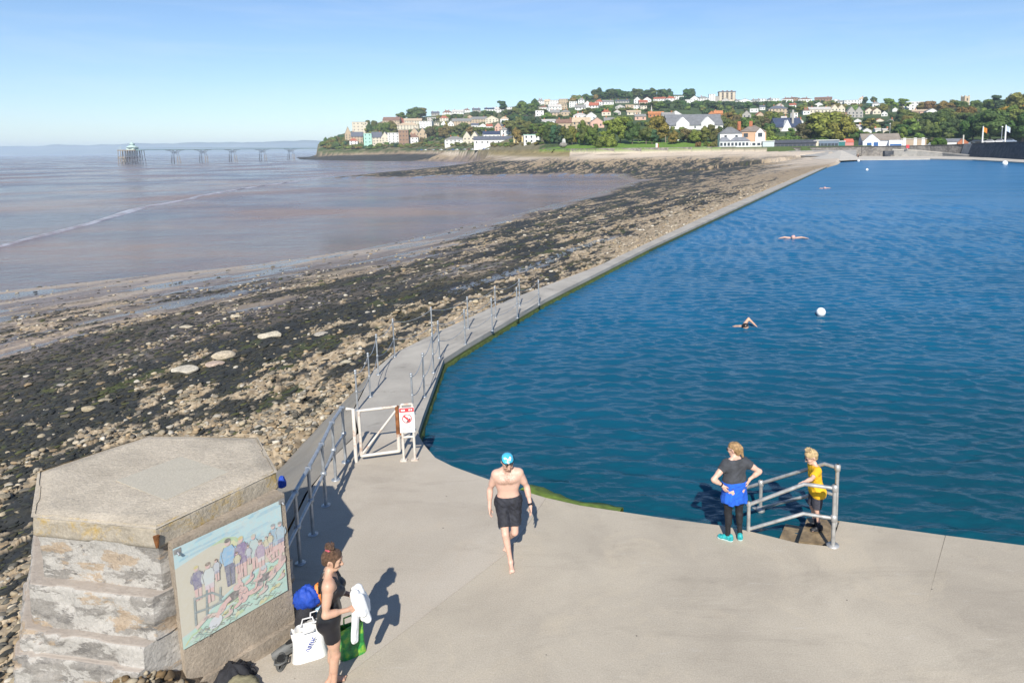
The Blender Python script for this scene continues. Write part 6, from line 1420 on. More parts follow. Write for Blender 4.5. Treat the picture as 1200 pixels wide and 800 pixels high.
HS = [
 # promontory
 (405, 412, 168, 149, TAN, GRR, 'f', 'tall tan gabled villa at the seaward tip of the town'), (412, 425, 168, 155, TAN, SLT, 'g', 'tan villa with slate roof beside the tall gabled villa at the tip'),
 (410, 419, 170, 162.5, WHT, RED, 'h', 'small white house with a red roof in front of the tan villas at the tip'), (414, 431, 158, 143, CRM, TAN, 'p', 'broad tan block behind the seaward villas'),
 (427, 436, 173, 156, MINT, PAL, 'p', 'mint green building at the shore end of the pier'), (437, 448, 170, 155, CRM, SLT, 'g', 'cream house with a steep slate roof next to the mint green building'), (447, 456, 169, 155, CRM, SLT, 'f', 'cream gable house between the slate-roofed cream house and the white cube'),
 (455, 468, 168, 155.5, WHT, PAL, 'p', 'white flat-roofed house in the promontory row'), (468, 479, 171, 152, BRN, GRR, 'p', 'brown stone tower house on the rocks of the promontory'), (478, 490, 168, 157, WHT, BRR, 'h', 'white house with a wide brown hipped roof by the stone tower house'),
 (481, 491, 163, 150, TAN, SLT, 'f', 'tan gothic house with a slate gable above the brown hipped roof'), (491, 500, 163, 150, TAN, SLT, 'f', 'second tan gothic gable, nearer the long green belt'),
 (449, 468, 147, 137.5, TAN, BRR, 'g', 'long tan terrace under the rounded brown tree on the skyline'), (467, 474, 145, 138, RED, RED, 'f', 'small red brick gable at the end of the long tan terrace'), (466, 490, 152, 144, CRM, TAN, 'h', 'cream terrace with bay fronts below the red brick gable'), (474, 494, 146, 139, CRM, TAN, 'g', 'tan roofed terrace directly below the skyline left of the white cube house'), (492, 506, 152, 142, WHT, PAL, 'p', 'bright white cube house on the slope above the promontory'),
 # skyline 510-600
 (506, 515, 136, 131, GRY, SLT, 'g', 'grey-roofed skyline house nearest the rounded brown tree'), (519, 530, 136, 129.5, WHT, BRR, 'h', 'white skyline house with a dark brown hipped roof'), (530, 543, 135, 129, WHT, PAL, 'g', 'long white skyline house with a pale roof'), (543, 551, 132, 127.5, WHT, BRR, 'h', 'white skyline bungalow with a brown hipped roof'), (554, 563, 132, 127, GRY, SLT, 'g', 'grey slate skyline house by the umbrella-shaped trees'), (568, 580, 131, 126.5, WHT, NAV, 'g', 'white skyline house with a dark navy roof'), (580, 590, 132, 126, WHT, PAL, 'g', 'white skyline house beside the umbrella-shaped pine'), (594, 600, 130, 126, WHT, PAL, 'p', 'small white box house behind the umbrella-shaped pine'),
 (530, 553, 147, 139, TAN, GRR, 'g', 'tan terrace with grey roofs midway up the hill above the brown trees'), (553, 570, 144, 137, TAN, GRR, 'g', 'stone terrace stepping up from the tan terrace with grey roofs'), (569, 584, 144, 136, CRM, TAN, 'f', 'pale stone terrace end gable under the dark skyline trees'), (525, 532, 150, 142, WHT, PAL, 'f', 'white gable beside a yellowing tree on the mid slope'),
 (580, 588, 154, 144, PNK, GRR, 'f', 'pinkish stone gable above the long white seafront row'), (587, 600, 159, 149, WHT, GRR, 'h', 'white hip-roofed villa at the headland end of the seafront row'), (567, 586, 163, 154, WHT, NAV, 'g', 'white seafront house with a navy roof'), (522, 545, 170, 160, WHT, GRR, 'h', 'low white house with a grey hipped roof on the seafront'), (543, 552, 169, 154.5, CRM, GRR, 'f', 'first grey-gabled stone house on the seafront'), (552, 561, 169, 154.5, CRM, GRR, 'f', 'second grey-gabled stone house, beside the long white row'), (556, 600, 170, 160, WHT, SLT, 'g', 'long white seafront row with a slate roof'),
 (602, 613, 168, 160, YLW, PAL, 'p', 'yellow flat kiosk behind the grassy headland'), (614, 632, 168, 158, WHT, MINT, 'p', 'white and green pavilion kiosk behind the grassy headland'),
 # middle slope
 (632, 642, 130, 124, WHT, BRR, 'h', 'white house with a brown hip at the foot of the wooded ridge end'), (643, 658, 130, 122.5, WHT, PAL, 'g', 'broad white house next to the wooded ridge end'), (667, 676, 126, 119, WHT, PAL, 'p', 'white flat house just under the wooded ridge'), (674, 686, 131, 123, WHT, GRR, 'g', 'white house with a grey roof below the flat house under the ridge'), (684, 693, 127, 118.5, WHT, RED, 'f', 'white house with a red gable under the wooded ridge'), (690, 701, 129, 120.5, WHT, RED, 'g', 'white house with a long red roof under the wooded ridge'), (697, 706, 124, 117, WHT, RED, 'h', 'small white house with a red hip tucked against the ridge wood'), (706, 719, 123, 117.5, WHT, GRR, 'g', 'pale house with grey roof tucked against the ridge wood'), (721, 737, 121, 117, GRY, SLT, 'g', 'grey low house against the middle of the ridge wood'),
 (645, 656, 137, 129, TAN, GRR, 'g', 'tan terrace block below the white houses of the ridge end'), (657, 669, 136, 129, TAN, GRR, 'h', 'tan villa beside the tan terrace block'), (672, 687, 140, 132.5, WHT, PAL, 'h', 'white bungalow in the middle of the slope'), (687, 699, 141, 132, WHT, PAL, 'f', 'white gabled house next to the bungalow in the middle of the slope'), (634, 653, 145, 140, WHT, PAL, 'g', 'long white greenhouse-like roof among the trees'), (652, 672, 151, 140, TAN, BRR, 'g', 'large tan brick house above the park trees'), (671, 692, 151, 138, TAN, TAN, 'g', 'second large tan brick house with a broad roof above the park trees'), (692, 708, 150, 138, PNK, GRR, 'f', 'pink stone gable above the park trees'), (708, 722, 146, 138, WHT, GRR, 'g', 'white house with dormers beside the pink stone gable'),
 (733, 743, 127, 123, TAN, TAN, 'p', 'flat tan building high on the slope'), (735, 751, 135, 129.5, CRM, TAN, 'g', 'cream terrace with tan roof high on the slope'), (744, 757, 141, 134, PNK, GRR, 'g', 'pink house below the cream terrace'),
 # skyline 740-1000
 (743, 751, 121.5, 114, WHT, PAL, 'f', 'white gable at the gap between the two skyline woods'), (749, 759, 123, 117.5, PNK, RED, 'g', 'pink house with a red roof below the white gable'), (754, 763, 120, 114, WHT, RED, 'f', 'white gable with a red roof under the skyline woods'), (766, 780, 119, 114, WHT, RED, 'g', 'long white house with a red roof under the second skyline wood'), (781, 792, 120, 113, WHT, RED, 'h', 'white house with a pink hip under the second skyline wood'), (790, 801, 117, 113, WHT, WHT, 'p', 'white flat box under the second skyline wood'), (803, 811, 121, 117, WHT, PAL, 'p', 'low white house between the second wood and the villas'), (809, 819, 120, 112.5, WHT, GRR, 'f', 'white skyline villa with a grey gable'), (818, 831, 120, 113, WHT, GRR, 'h', 'white skyline villa with a grey hip'), (831, 838, 120, 110.5, WHT, PAL, 'p', 'narrow white tower house next to the stone tower block'), (838, 843, 120, 113, GRY, GRR, 'p', 'small grey block touching the stone tower block'),
 (862, 868, 121, 117, WHT, GRR, 'g', 'small white house at the foot of the stone tower block'), (866, 880, 121, 116, WHT, GRR, 'f', 'white wide gable beyond the stone tower block'), (881, 890, 120.5, 116.5, WHT, GRR, 'g', 'first low white bungalow after the tower block'), (889, 898, 120, 116, WHT, PAL, 'p', 'second low white bungalow after the tower block'), (904, 913, 120, 115.5, WHT, PAL, 'p', 'white flat house alone on the skyline'), (916, 929, 120, 114.5, WHT, BRR, 'h', 'white skyline house with a brown hip roof, first of a pair'), (925, 937, 117, 113.8, BRN, BRR, 'h', 'brown roofed house behind the pair of hip-roofed skyline houses'), (936, 951, 120, 114.5, WHT, BRR, 'h', 'white skyline house with a brown hip roof, second of a pair'), (955, 974, 119, 113.8, BRN, BRR, 'g', 'long brown skyline house with dark roof'), (990, 1007, 123, 117.5, WHT, PAL, 'p', 'white stepped house on the skyline before the yellow-green pines'), (982, 990, 122, 118, WHT, GRR, 'g', 'small white skyline cottage beside the white stepped house'),
 # slope behind the seafront
 (760, 778, 138, 131, ORG, ORG, 'g', 'orange brick house by the slim church spire'), (776, 791, 143, 132, WHT, GRR, 'g', 'white house with a grey roof by the huge slate roof'), (785, 799, 139, 130, WHT, GRR, 'f', 'white gabled house above the huge slate roof'), (830, 838, 138, 130.5, ORG, ORG, 'f', 'orange roofed cottage above the huge slate roof'), (837, 847, 138, 130, ORG, ORG, 'g', 'wider orange roofed house above the huge slate roof'),
 (870, 880, 141, 130, GRY, GRR, 'f', 'grey stone chapel gable among trees'), (901, 924, 134, 124, TAN, SLT, 'h', 'tan villa with a slate hip among dark green trees'), (949, 974, 133, 125.5, CRM, PAL, 'g', 'long cream terrace above the big yellow-green tree'), (974, 982, 133, 123, CRM, TAN, 'f', 'cream gable, first of the pair ending the long terrace'), (982, 990, 133, 123, CRM, TAN, 'f', 'cream gable, second of the pair ending the long terrace'), (977, 992, 138, 132, BRN, BRR, 'p', 'brown balconied block below the cream gables'), (993, 1002, 138, 125.5, GRY, GRR, 'f', 'grey stone gable, first of the twin pair'), (1002, 1011, 138, 125.5, GRY, GRR, 'f', 'grey stone gable, second of the twin pair'), (1014, 1023, 134, 127, CRM, BRR, 'f', 'cream gable with brown roof near the twin grey gables'), (1023, 1032, 134, 127, CRM, BRR, 'f', 'cream gable with brown roof, farther from the twin grey gables'),
 (1001, 1009, 145, 139.5, WHT, PAL, 'f', 'white cottage showing between dark pines'), (1000, 1011, 153, 146.5, WHT, PAL, 'g', 'white house low among the trees behind the red hut'), (1011, 1021, 157, 150.5, WHT, GRR, 'f', 'white cottage low among the trees behind the boathouse'), (1026, 1033, 156, 150.5, WHT, PAL, 'g', 'small white house glimpsed above the boathouse roof'), (1035, 1043, 156, 151, CRM, PAL, 'g', 'cream house glimpsed above the boathouse roof'),
 (1070, 1090, 134, 128.5, PNK, TAN, 'g', 'pink roofed house below the white modern block'), (1086, 1099, 134, 127.5, WHT, GRR, 'f', 'white gable beside the white modern block'), (1058, 1068, 126, 123, WHT, PAL, 'g', 'small white house beside the white modern block'), (1046, 1052, 131, 126.5, WHT, PAL, 'f', 'white gable half hidden below the yellow-green pines'), (1074, 1081, 144, 138.5, GRY, SLT, 'f', 'bluish slate gable deep among the dark trees'),
]
# more small pale houses packed between the named ones
rh = random.Random(31)
for lab, grp, n_, xa, xb, ya, yb_ in (('small pale house packed among trees below the wooded hilltop ridge', 'small houses below the ridge', 20, 632, 760, 121, 137), ('small pale house among trees on the slope above the white seafront row', 'small houses above the seafront row', 12, 505, 592, 139, 152),
                                ('small pale house among trees on the slope behind the cafe and boathouse', 'small houses behind the cafe', 14, 880, 1060, 123, 146), ('tiny white house in the line along the skyline', 'tiny skyline houses', 10, 840, 1010, 119, 121)):
    k = 0; tries = 0
    while k < n_ and tries < 600:
        tries += 1; xm = rh.uniform(xa, xb); yb0 = rh.uniform(ya, yb_); w_ = rh.uniform(6, 11); h0 = rh.uniform(4.5, 7.5)
        if any(abs(xm - (q[0] + q[1]) / 2) < (w_ + q[1] - q[0]) / 2 - 1 and abs(yb0 - q[2]) < 6 for q in HS): continue
        HS.append((xm - w_ / 2, xm + w_ / 2, yb0, yb0 - h0, rh.choice((WHT, WHT, CRM, WHT, PAL, TAN)), rh.choice((GRR, SLT, BRR, PAL, TAN, RED)), rh.choice('ghfp'), lab, 'house', grp)); k += 1
for h_ in HS: house(*h_[:8], group=h_[9] if len(h_) > 9 else None, rz=rr_.uniform(-.18, .18), chim=rr_.choice((1, 1, 2)))
house(1063, 1081, 129, 119.5, WHT, WHT, 'p', 'white modern block rising above the dark trees', 'house', name='apartment_block'); house(1079, 1092, 129, 122.5, WHT, WHT, 'p', 'lower wing of white modern flats beside the white block', 'house', name='apartment_block')
# large slate-roofed hall
hall = house(782, 847, 152, 134, WHT, (.16, .165, .175), 'g', 'huge grey slate roof of a long hall with white gables', 'hall', 22, .72, True, .12, 0, name='hall')
bl_ = hall.location; Dh = bl_[1]
for px_ in (800, 829):
    gm = MB(); sx = (px_ - 814.5) / F * Dh; gm.add([(sx - 4.5, -1.2, 0), (sx + 4.5, -1.2, 0), (sx + 4.5, -1.2, 4.4), (sx, -1.2, 8.6), (sx - 4.5, -1.2, 4.4), (sx - 4.5, 6, 0), (sx + 4.5, 6, 0), (sx + 4.5, 6, 4.4), (sx, 8, 8.6), (sx - 4.5, 6, 4.4)], [(0, 1, 2, 3, 4), (1, 6, 7, 2), (5, 0, 4, 9), (2, 7, 8, 3), (9, 4, 3, 8)]); gm.build('front_gable', M_hw, hall, WHT, world=False)
# church with slate roof behind the pavilion
chp = house(909, 941, 154, 138.5, GRY, NAV, 'g', 'church with a steep dark slate roof behind the seafront pavilion', 'church', 14, .68, False, .25, 0, name='church')
for px_ in (922,): 
    sx = (px_ - 925) / F * chp.location[1]; gm = MB(); gm.add([(sx - 4, -1.0, 0), (sx + 4, -1.0, 0), (sx, -1.0, 7.4), (sx - 4, 5, 0), (sx + 4, 5, 0), (sx, 6, 7.4)], [(0, 1, 2), (1, 4, 5, 2), (3, 0, 2, 5)]); gm.build('porch_gable', M_hw, chp, WHT, world=False)
MB().box(((930.5 - 925) / F * chp.location[1], 3, 9.5), (1.3, 1.3, 9)).build('bell_cote', M_hw, chp, GRY, world=False)
# tower block on the skyline
g = ground(852, 120); Dt = g[1]; tb = empty('tower_block', g, -.1, 'tall beige and brown stone block of flats on the skyline', 'apartment block'); u_ = Dt / F
MB().box((0, 8, 5 * u_), (19 * u_, 16, 13 * u_)).build('wall', M_hw, tb, (.30, .24, .18), world=False)
for k, x_ in enumerate((-7.5, -2.6, 2.6, 7.5)): MB().box((x_ * u_, -.6, 4.8 * u_), (2.6 * u_, 1.6, 12.6 * u_)).build('bay', M_hw, tb, (.55, .47, .36), world=False)
MB().box((0, 8, 11.9 * u_), (20 * u_, 17, .9 * u_)).build('roof', M_hr, tb, SLT, world=False)
for x_ in (-5, 0, 5): MB().add([(x_ * u_ - 2.5, 0, 12.3 * u_), (x_ * u_ + 2.5, 0, 12.3 * u_), (x_ * u_, 0, 13.6 * u_), (x_ * u_ - 2.5, 6, 12.3 * u_), (x_ * u_ + 2.5, 6, 12.3 * u_), (x_ * u_, 6, 13.6 * u_)], [(0, 1, 2), (1, 4, 5, 2), (3, 0, 2, 5), (4, 3, 5)]).build('dormer', M_hr, tb, BRR, world=False)
for j in range(4):
    for x_ in (-5, 0, 5): link('window', winmesh(), tb, (x_ * u_, -.02, (1.5 + 2.6 * j) * u_), scale=(1.6, 1, 1.6))
# church tower and spire
g = ground(1134, 126); u_ = g[1] / F; ct = empty('church_tower', g, .2, 'square stone church tower with battlements above the orange tree', 'church')
MB().box((0, 4, 5 * u_), (6.6 * u_, 6.6 * u_, 15 * u_)).build('tower', M_hw, ct, (.50, .40, .28), world=False)
for sx in (-1, 1):
    for sy in (0, 1): MB().box((sx * 2.7 * u_, 4 - 2.7 * u_ + sy * 5.4 * u_, 13.0 * u_), (1.1 * u_, 1.1 * u_, 1.3 * u_)).build('battlement', M_hw, ct, (.52, .43, .32), world=False)
MB().box((0, 4 - 3.31 * u_, 9 * u_), (1.5 * u_, .2, 3 * u_)).build('belfry_opening', M_pane, ct, world=False)
g = ground(763.5, 136); u_ = g[1] / F; spi = empty('church_spire', g, 0, 'slim pale church spire beside the orange brick house', 'church')
MB().box((0, 0, 3 * u_), (1.6 * u_, 1.6 * u_, 6 * u_)).build('tower', M_hw, spi, PAL, world=False); MB().lathe((0, 0, 6 * u_), [(1.0 * u_, 0), (.02, 6.5 * u_)], 8).build('spire', M_hw, spi, PAL, world=False)

# ================================================================ SEAFRONT: villa, pavilion, cafe, boathouse, huts
def sf(px, D, z=PROM): p_ = atY(px, 172, D); return (p_[0], p_[1], z)
D1 = 310.
v1 = house(844, 869, 173, 149.5, WHT, (.17, .175, .18), 'h', 'white seafront villa with a slate hipped roof and glazed front rooms', 'house', 12, .34, True, .03, 0, sf(856.5, D1), name='seafront_villa')
MB().box((4.3, 6, 9.2), (1.0, 1.0, 3.2)).build('chimney', M_brick, v1, world=False)
for (xa, xb, nm) in ((842.5, 855, 'bay'), (855, 877, 'conservatory')):
    c0, c1 = (xa - 856.5) / F * D1, (xb - 856.5) / F * D1; w_ = c1 - c0; cx = (c0 + c1) / 2
    cb = MB(); cb.box((cx, -2.2, 1.1), (w_, 4.2, 2.9)).add([(c0, -4.5, 2.6), (c1, -4.5, 2.6), (c1 - w_ * .25, -.3, 4.4), (c0 + w_ * .25, -.3, 4.4)], [(0, 1, 2, 3)]); pt = cb.build(nm, M_hw, v1, (.66, .67, .68), world=False)
    rfc = MB(); rfc.add([(c0 - .2, -4.6, 2.63), (c1 + .2, -4.6, 2.63), (c1 - w_ * .25, -.3, 4.5), (c0 + w_ * .25, -.3, 4.5)], [(0, 1, 2, 3)]).add([(c0 - .2, -4.6, 2.63), (c0 + w_ * .25, -.3, 4.5), (c0 - .2, 0, 2.63)], [(0, 1, 2)]).add([(c1 + .2, -4.6, 2.63), (c1 + .2, 0, 2.63), (c1 - w_ * .25, -.3, 4.5)], [(0, 1, 2)]); rfc.build('roof', M_hr, v1, (.2, .21, .23), world=False)
    for k in range(int(w_ / 1.6)): link('window', winmesh(), v1, (c0 + .8 + 1.6 * k, -4.32, 1.3), scale=(.95, 1, 1.0))
v2 = house(868, 897, 173, 148, (.52, .34, .22), (.20, .17, .145), 'h', 'tan seafront house with a brown hipped roof and tall red chimneys', 'house', 12, .30, False, -.02, 0, sf(882.5, D1), name='seafront_villa')
for x_ in (-6.0, -.8): MB().box((x_, 5.5, 9.3), (1.5, 1.1, 4.6)).build('chimney', M_brick, v2, world=False)
MB().add([(.9, -.8, -1), (5.0, -.8, -1), (5.0, -.8, 6.0), (2.95, -.8, 8.2), (.9, -.8, 6.0), (.9, 4, -1), (5.0, 4, -1), (5.0, 4, 6.0), (2.95, 4, 8.2), (.9, 4, 6.0)], [(0, 1, 2, 3, 4), (1, 6, 7, 2), (5, 0, 4, 9), (2, 7, 8, 3), (9, 4, 3, 8)]).build('front_gable', M_hw, v2, WHT, world=False)
for x_, y_, z_ in ((2.95, -.83, 5.3), (-3.3, 0, 5.2), (-3.3, 0, 1.6)): link('window', winmesh(), v2, (x_, y_, z_), scale=(1.7, 1, 1.3))
MB().box((1.2, -2.2, .9), (8.5, 2.6, 2.7)).build('bay', M_hw, v2, (.66, .65, .62), world=False)
for k in range(4): link('window', winmesh(), v2, (-2.0 + 2.1 * k, -3.53, 1.2), scale=(1.2, 1, .8))
def lowhut(x0, x1, yt, wc, rc, lab, kind='p', D=304., dz=0., cat='hut', name='beach_hut', yb=172.6, **k): return house(x0, x1, yb, yt, wc, rc, kind, lab, cat, 7, None, False, 0, 0, sf((x0 + x1) / 2, D, PROM - .4 + dz), name=name, **k)
lowhut(894, 907, 165.3, (.50, .56, .58), (.6, .62, .62), 'small pale blue-grey kiosk at the end of the dark pavilion', 'p', cat='kiosk', name='kiosk')
pv = lowhut(908, 955, 164.4, (.10, .10, .12), (.07, .075, .09), 'long low dark seafront pavilion with a black sloping roof', 'g', cat='pavilion', name='pavilion')
for k in range(9): link('window', winmesh(), pv, (-7.2 + 1.8 * k, 0, .75), scale=(1.2, 1, .7))
lowhut(954, 959, 165.5, CRM, PAL, 'narrow cream hut between the dark pavilion and the blue cafe')
cf = lowhut(957, 982, 165.0, (.16, .20, .26), (.62, .64, .66), 'blue-grey cafe with a pale flat roof', 'p', cat='cafe', name='cafe')
for k in range(6): link('window', winmesh(), cf, (-3.7 + 1.5 * k, 0, .9), scale=(1.1, 1, .9))
lowhut(981, 990, 166.6, (.04, .17, .17), (.66, .68, .68), 'dark teal hut with a white roof edge beside the cafe', 'p')
lowhut(990.5, 1000, 164.3, (.55, .24, .22), (.60, .15, .10), 'pink hut with a red roof beside the boathouse', 'g')
bh = house(1012, 1053, 171.8, 157.6, (.72, .74, .78), (.24, .205, .17), 'g', 'white boathouse with a brown roof and blue doors', 'boathouse', 13, .52, False, 0, 0, sf(1032.5, 300., 4.6), name='boathouse')
u_ = 300 / F; M_bdoor = plain('blue_door', (.02, .09, .26), .5, 0, .1)
MB().add([(-20.5 * u_, -1.2, -1), (-1 * u_, -1.2, -1), (-1 * u_, -1.2, 5.4 * u_), (-10.5 * u_, -1.2, 13.4 * u_), (-20.5 * u_, -1.2, 5.4 * u_), (-20.5 * u_, 6, -1), (-1 * u_, 6, -1), (-1 * u_, 6, 5.4 * u_), (-10.5 * u_, 6.4, 13.4 * u_), (-20.5 * u_, 6, 5.4 * u_)], [(0, 1, 2, 3, 4), (1, 6, 7, 2), (5, 0, 4, 9), (2, 7, 8, 3), (9, 4, 3, 8)]).build('front_gable', M_hw, bh, (.74, .77, .82), world=False)
MB().box((14.5 * u_, -1.4, 2.6 * u_), (14 * u_, 2.4, 8.2 * u_)).build('boat_bay', M_hw, bh, (.72, .74, .77), world=False)
for (cx, cz, w_, h_, y_) in ((-13.5, 1.9, 5, 4.4, -1.24), (-6.2, 2.2, 5, 4.8, -1.24), (14.5, .9, 12.4, 3.0, -2.64)): MB().box((cx * u_, y_, cz * u_), (w_ * u_, .1, h_ * u_)).build('door', M_bdoor, bh, world=False)
tz_ = house(1057, 1084, 171, 163, (.40, .31, .22), (.45, .42, .38), 'p', 'tan flat-roofed beach block with white strips', 'beach hut', 7, .06, False, 0, 0, sf(1070.5, 296., 4.6), name='beach_hut')
for x_ in (-10, 1.5, 10): MB().box((x_ * .37, -.06, .6), (1.2, .12, 5.6)).build('white_strip', M_hw, tz_, WHT, world=False)
sm = house(1111, 1128, 170, 163, WHT, (.17, .175, .19), 'g', 'small seafront cottage with a grey roof and brick gable', 'cottage', 7, .5, False, 0, 0, sf(1119.5, 284., 4.7), name='cottage')
MB().add([(.6, -.9, -1), (4.6, -.9, -1), (4.6, -.9, 1.1), (2.6, -.9, 2.6), (.6, -.9, 1.1), (.6, 3, -1), (4.6, 3, -1), (4.6, 3, 1.1), (2.6, 3, 2.6), (.6, 3, 1.1)], [(0, 1, 2, 3, 4), (1, 6, 7, 2), (5, 0, 4, 9), (2, 7, 8, 3), (9, 4, 3, 8)]).build('front_gable', M_brick, sm, world=False)

# ================================================================ SEA WALLS, RAMP, PROMENADE
def stonewall(name, c0, c1, sc):
    m, nt, p = newmat(name); v = wcoord(nt); br = nd(nt, 'ShaderNodeTexVoronoi', {'Vector': v, 'Scale': sc})
    c = mix(nt, c0, c1, ramp(nt, br.outputs['Color'], [(.2, 0), (.8, 1)])); c = mix(nt, c, tuple(x * .55 for x in c0), ramp(nt, noise(nt, .35, 6, .7, v), [(.48, 0), (.65, .8)]))
    nt.links.new(c, p.inputs['Base Color']); p.inputs['Roughness'].default_value = .9; bump(nt, p, br.outputs['Distance'], .6, .1); return m
M_stone = stonewall('grey_stone_wall', (.17, .155, .14), (.28, .255, .225), 1.6); M_dstone = stonewall('dark_stone_wall', (.038, .042, .052), (.075, .08, .09), 1.3); M_promc = plain('promenade_paving', (.30, .28, .25), .9, 0, .2, .4)
def wallrun(name, pts, thick, mat, label, cat='wall', z0=None, coping=None, batter=0):
    """pts: (px, D, ztop, zbase)"""
    L = [(atY(a, 172, d)[:2], zt, zb) for a, d, zt, zb in pts]; root = empty(name, (*L[0][0], 0), 0, label, cat); mb = MB(); n = len(L)
    for (p0, t0, b0), (p1, t1, b1) in zip(L[:-1], L[1:]):
        d = (p1 - p0) / np.linalg.norm(p1 - p0); nn = np.array([d[1], -d[0]]); o = nn * thick
        P = [(*(p0 + nn * batter), b0), (*(p1 + nn * batter), b1), (*p1, t1), (*p0, t0), (*(p0 - o), b0), (*(p1 - o), b1), (*(p1 - o), t1), (*(p0 - o), t0)]
        mb.add(P, [(0, 1, 2, 3), (5, 4, 7, 6), (3, 2, 6, 7), (0, 3, 7, 4), (1, 5, 6, 2)])
    mb.build('wall_face', mat, root)
    if coping:
        cb = MB()
        for (p0, t0, b0), (p1, t1, b1) in zip(L[:-1], L[1:]):
            d = (p1 - p0) / np.linalg.norm(p1 - p0); nn = np.array([d[1], -d[0]]); a_, c_ = nn * .18, nn * (thick + .1)
            P = [(*(p0 + a_), t0 + .003), (*(p1 + a_), t1 + .003), (*(p1 - c_), t1 + .003), (*(p0 - c_), t0 + .003)]; P += [(x, y, z + .25) for x, y, z in P]
            cb.add(P, [(4, 5, 6, 7), (0, 1, 5, 4), (2, 3, 7, 6), (1, 2, 6, 5), (3, 0, 4, 7)])
        cb.build('coping', coping, root)
    return root
M_cop = plain('coping_dark', (.07, .065, .06), .9, 0, .2, .5); M_copl = plain('coping_pale', (.34, .32, .29), .9, 0, .2, .5)
wallrun('sea_wall', [(862, 297.2, 4.3, 2.2), (900, 295.2, 4.3, 2.4), (985, 288.5, 4.45, 2.4), (1010, 285.5, 4.5, 1.0)], .5, M_stone, 'low sea wall with a dark capping in front of the cafe and pavilion', coping=M_cop)
wallrun('sea_wall', [(1010, 285.2, 4.5, .3), (1045, 279.5, 4.5, .3), (1090, 272, 4.6, .3), (1131, 259, 4.95, .3)], .6, M_stone, 'grey rubble stone sea wall behind the ramp at the end of the lake', coping=M_cop)
wallrun('sea_wall', [(1139, 252, 5.25, .3), (1170, 228, 5.5, .3), (1205, 203, 5.55, .3), (1300, 160, 5.6, .3)], .6, M_dstone, 'tall dark sloping sea wall along the far side of the lake', coping=M_cop, batter=1.6)
wallrun('buttress', [(1129.5, 259.2, 5.3, .3), (1139.5, 251.6, 5.3, .3)], 1.2, M_copl, 'pale concrete buttress between the grey and the dark sea walls', 'buttress', batter=1.2)
wallrun('sea_wall', [(488, 712, 4.4, .5), (515, 665, 4.4, .5), (540, 618, 4.4, .5), (556, 585, 4.4, .5)], .6, stonewall('tan_stone_wall', (.22, .175, .125), (.36, .29, .21), 1.2), 'tan stone sea wall under the row of parked cars')
wallrun('promenade_kerb', [(640, 343, 5.25, 2.8), (665, 322, 5.25, 2.8), (700, 305.5, 5.25, 2.8), (760, 302, 5.25, 2.8), (800, 300.5, 5.25, 2.8), (862, 297.5, 5.25, 2.6)], .4, M_stone, 'low stone kerb between the lawn and the sandy beach', 'kerb')
# sloping grey revetment below the low wall
rows = []; top = [(884, 296.6, 2.9), (930, 292.6, 3.1), (985, 288, 3.2), (1004, 286, 3.2)]; bot = [(884, 292, 2.3), (930, 276, 1.3), (985, 262, .75), (1004, 262, .45)]
q = np.linspace(0, 1, 30)
def pl(L): T = np.array([(*atY(a, 172, d)[:2], z) for a, d, z in L]); return np.stack([np.interp(q, np.linspace(0, 1, len(L)), T[:, k]) for k in range(3)], 1)
Tq, Bq = pl(top), pl(bot)
for k in np.linspace(0, 1, 10): o = Tq + (Bq - Tq) * k; o[:, 2] += .12; rows.append(o)
M_rev = concrete('revetment_concrete', (.26, .255, .24), (.40, .38, .35), (.46, .43, .38))
tag(link('sloping_revetment', npmesh('sloping_revetment', np.concatenate(rows), grid_faces(10, 30), M_rev)), kind='structure')
# pale slipway where the lake wall meets the promenade
M_pale = concrete('slipway_concrete', (.42, .39, .34), (.54, .50, .44), (.50, .45, .36))
ap = atY(986, 172, 287); tri = [at(950, 185.5, .45), at(984, 188.5, .25), at(1012, 187.2, .12)]
mb = MB(); mb.add([(ap[0], ap[1], 3.3), tri[0], tri[1], tri[2], (tri[2][0] + 4, ap[1] - 1, 1.2), (tri[0][0] - 6, ap[1] - 1, 1.4)], [(0, 1, 2), (0, 2, 3), (0, 3, 4), (0, 5, 1)]); tag(mb.build('slipway', M_pale), kind='structure')
# quay along the far edge of the lake
qe = [at(985, 187.0, .05)[:2], at(1040, 186.6, .05)[:2], at(1090, 186.0, .05)[:2], at(1140, 187.0, .05)[:2], at(1200, 190.2, .05)[:2], at(1290, 196, .05)[:2]]
qb = [atY(985, 172, 290)[:2], atY(1040, 172, 282)[:2], atY(1090, 172, 274)[:2], atY(1137, 172, 257)[:2], atY(1200, 172, 207)[:2], atY(1295, 172, 163)[:2]]
mb = MB()
for i in range(5):
    P = [(*qe[i], .05), (*qe[i + 1], .05), (*qb[i + 1], .75), (*qb[i], .75), (*qe[i], -.8), (*qe[i + 1], -.8)]; mb.add(P, [(0, 1, 2, 3), (4, 5, 1, 0)])
tag(mb.build('far_quay', M_pale), kind='structure')
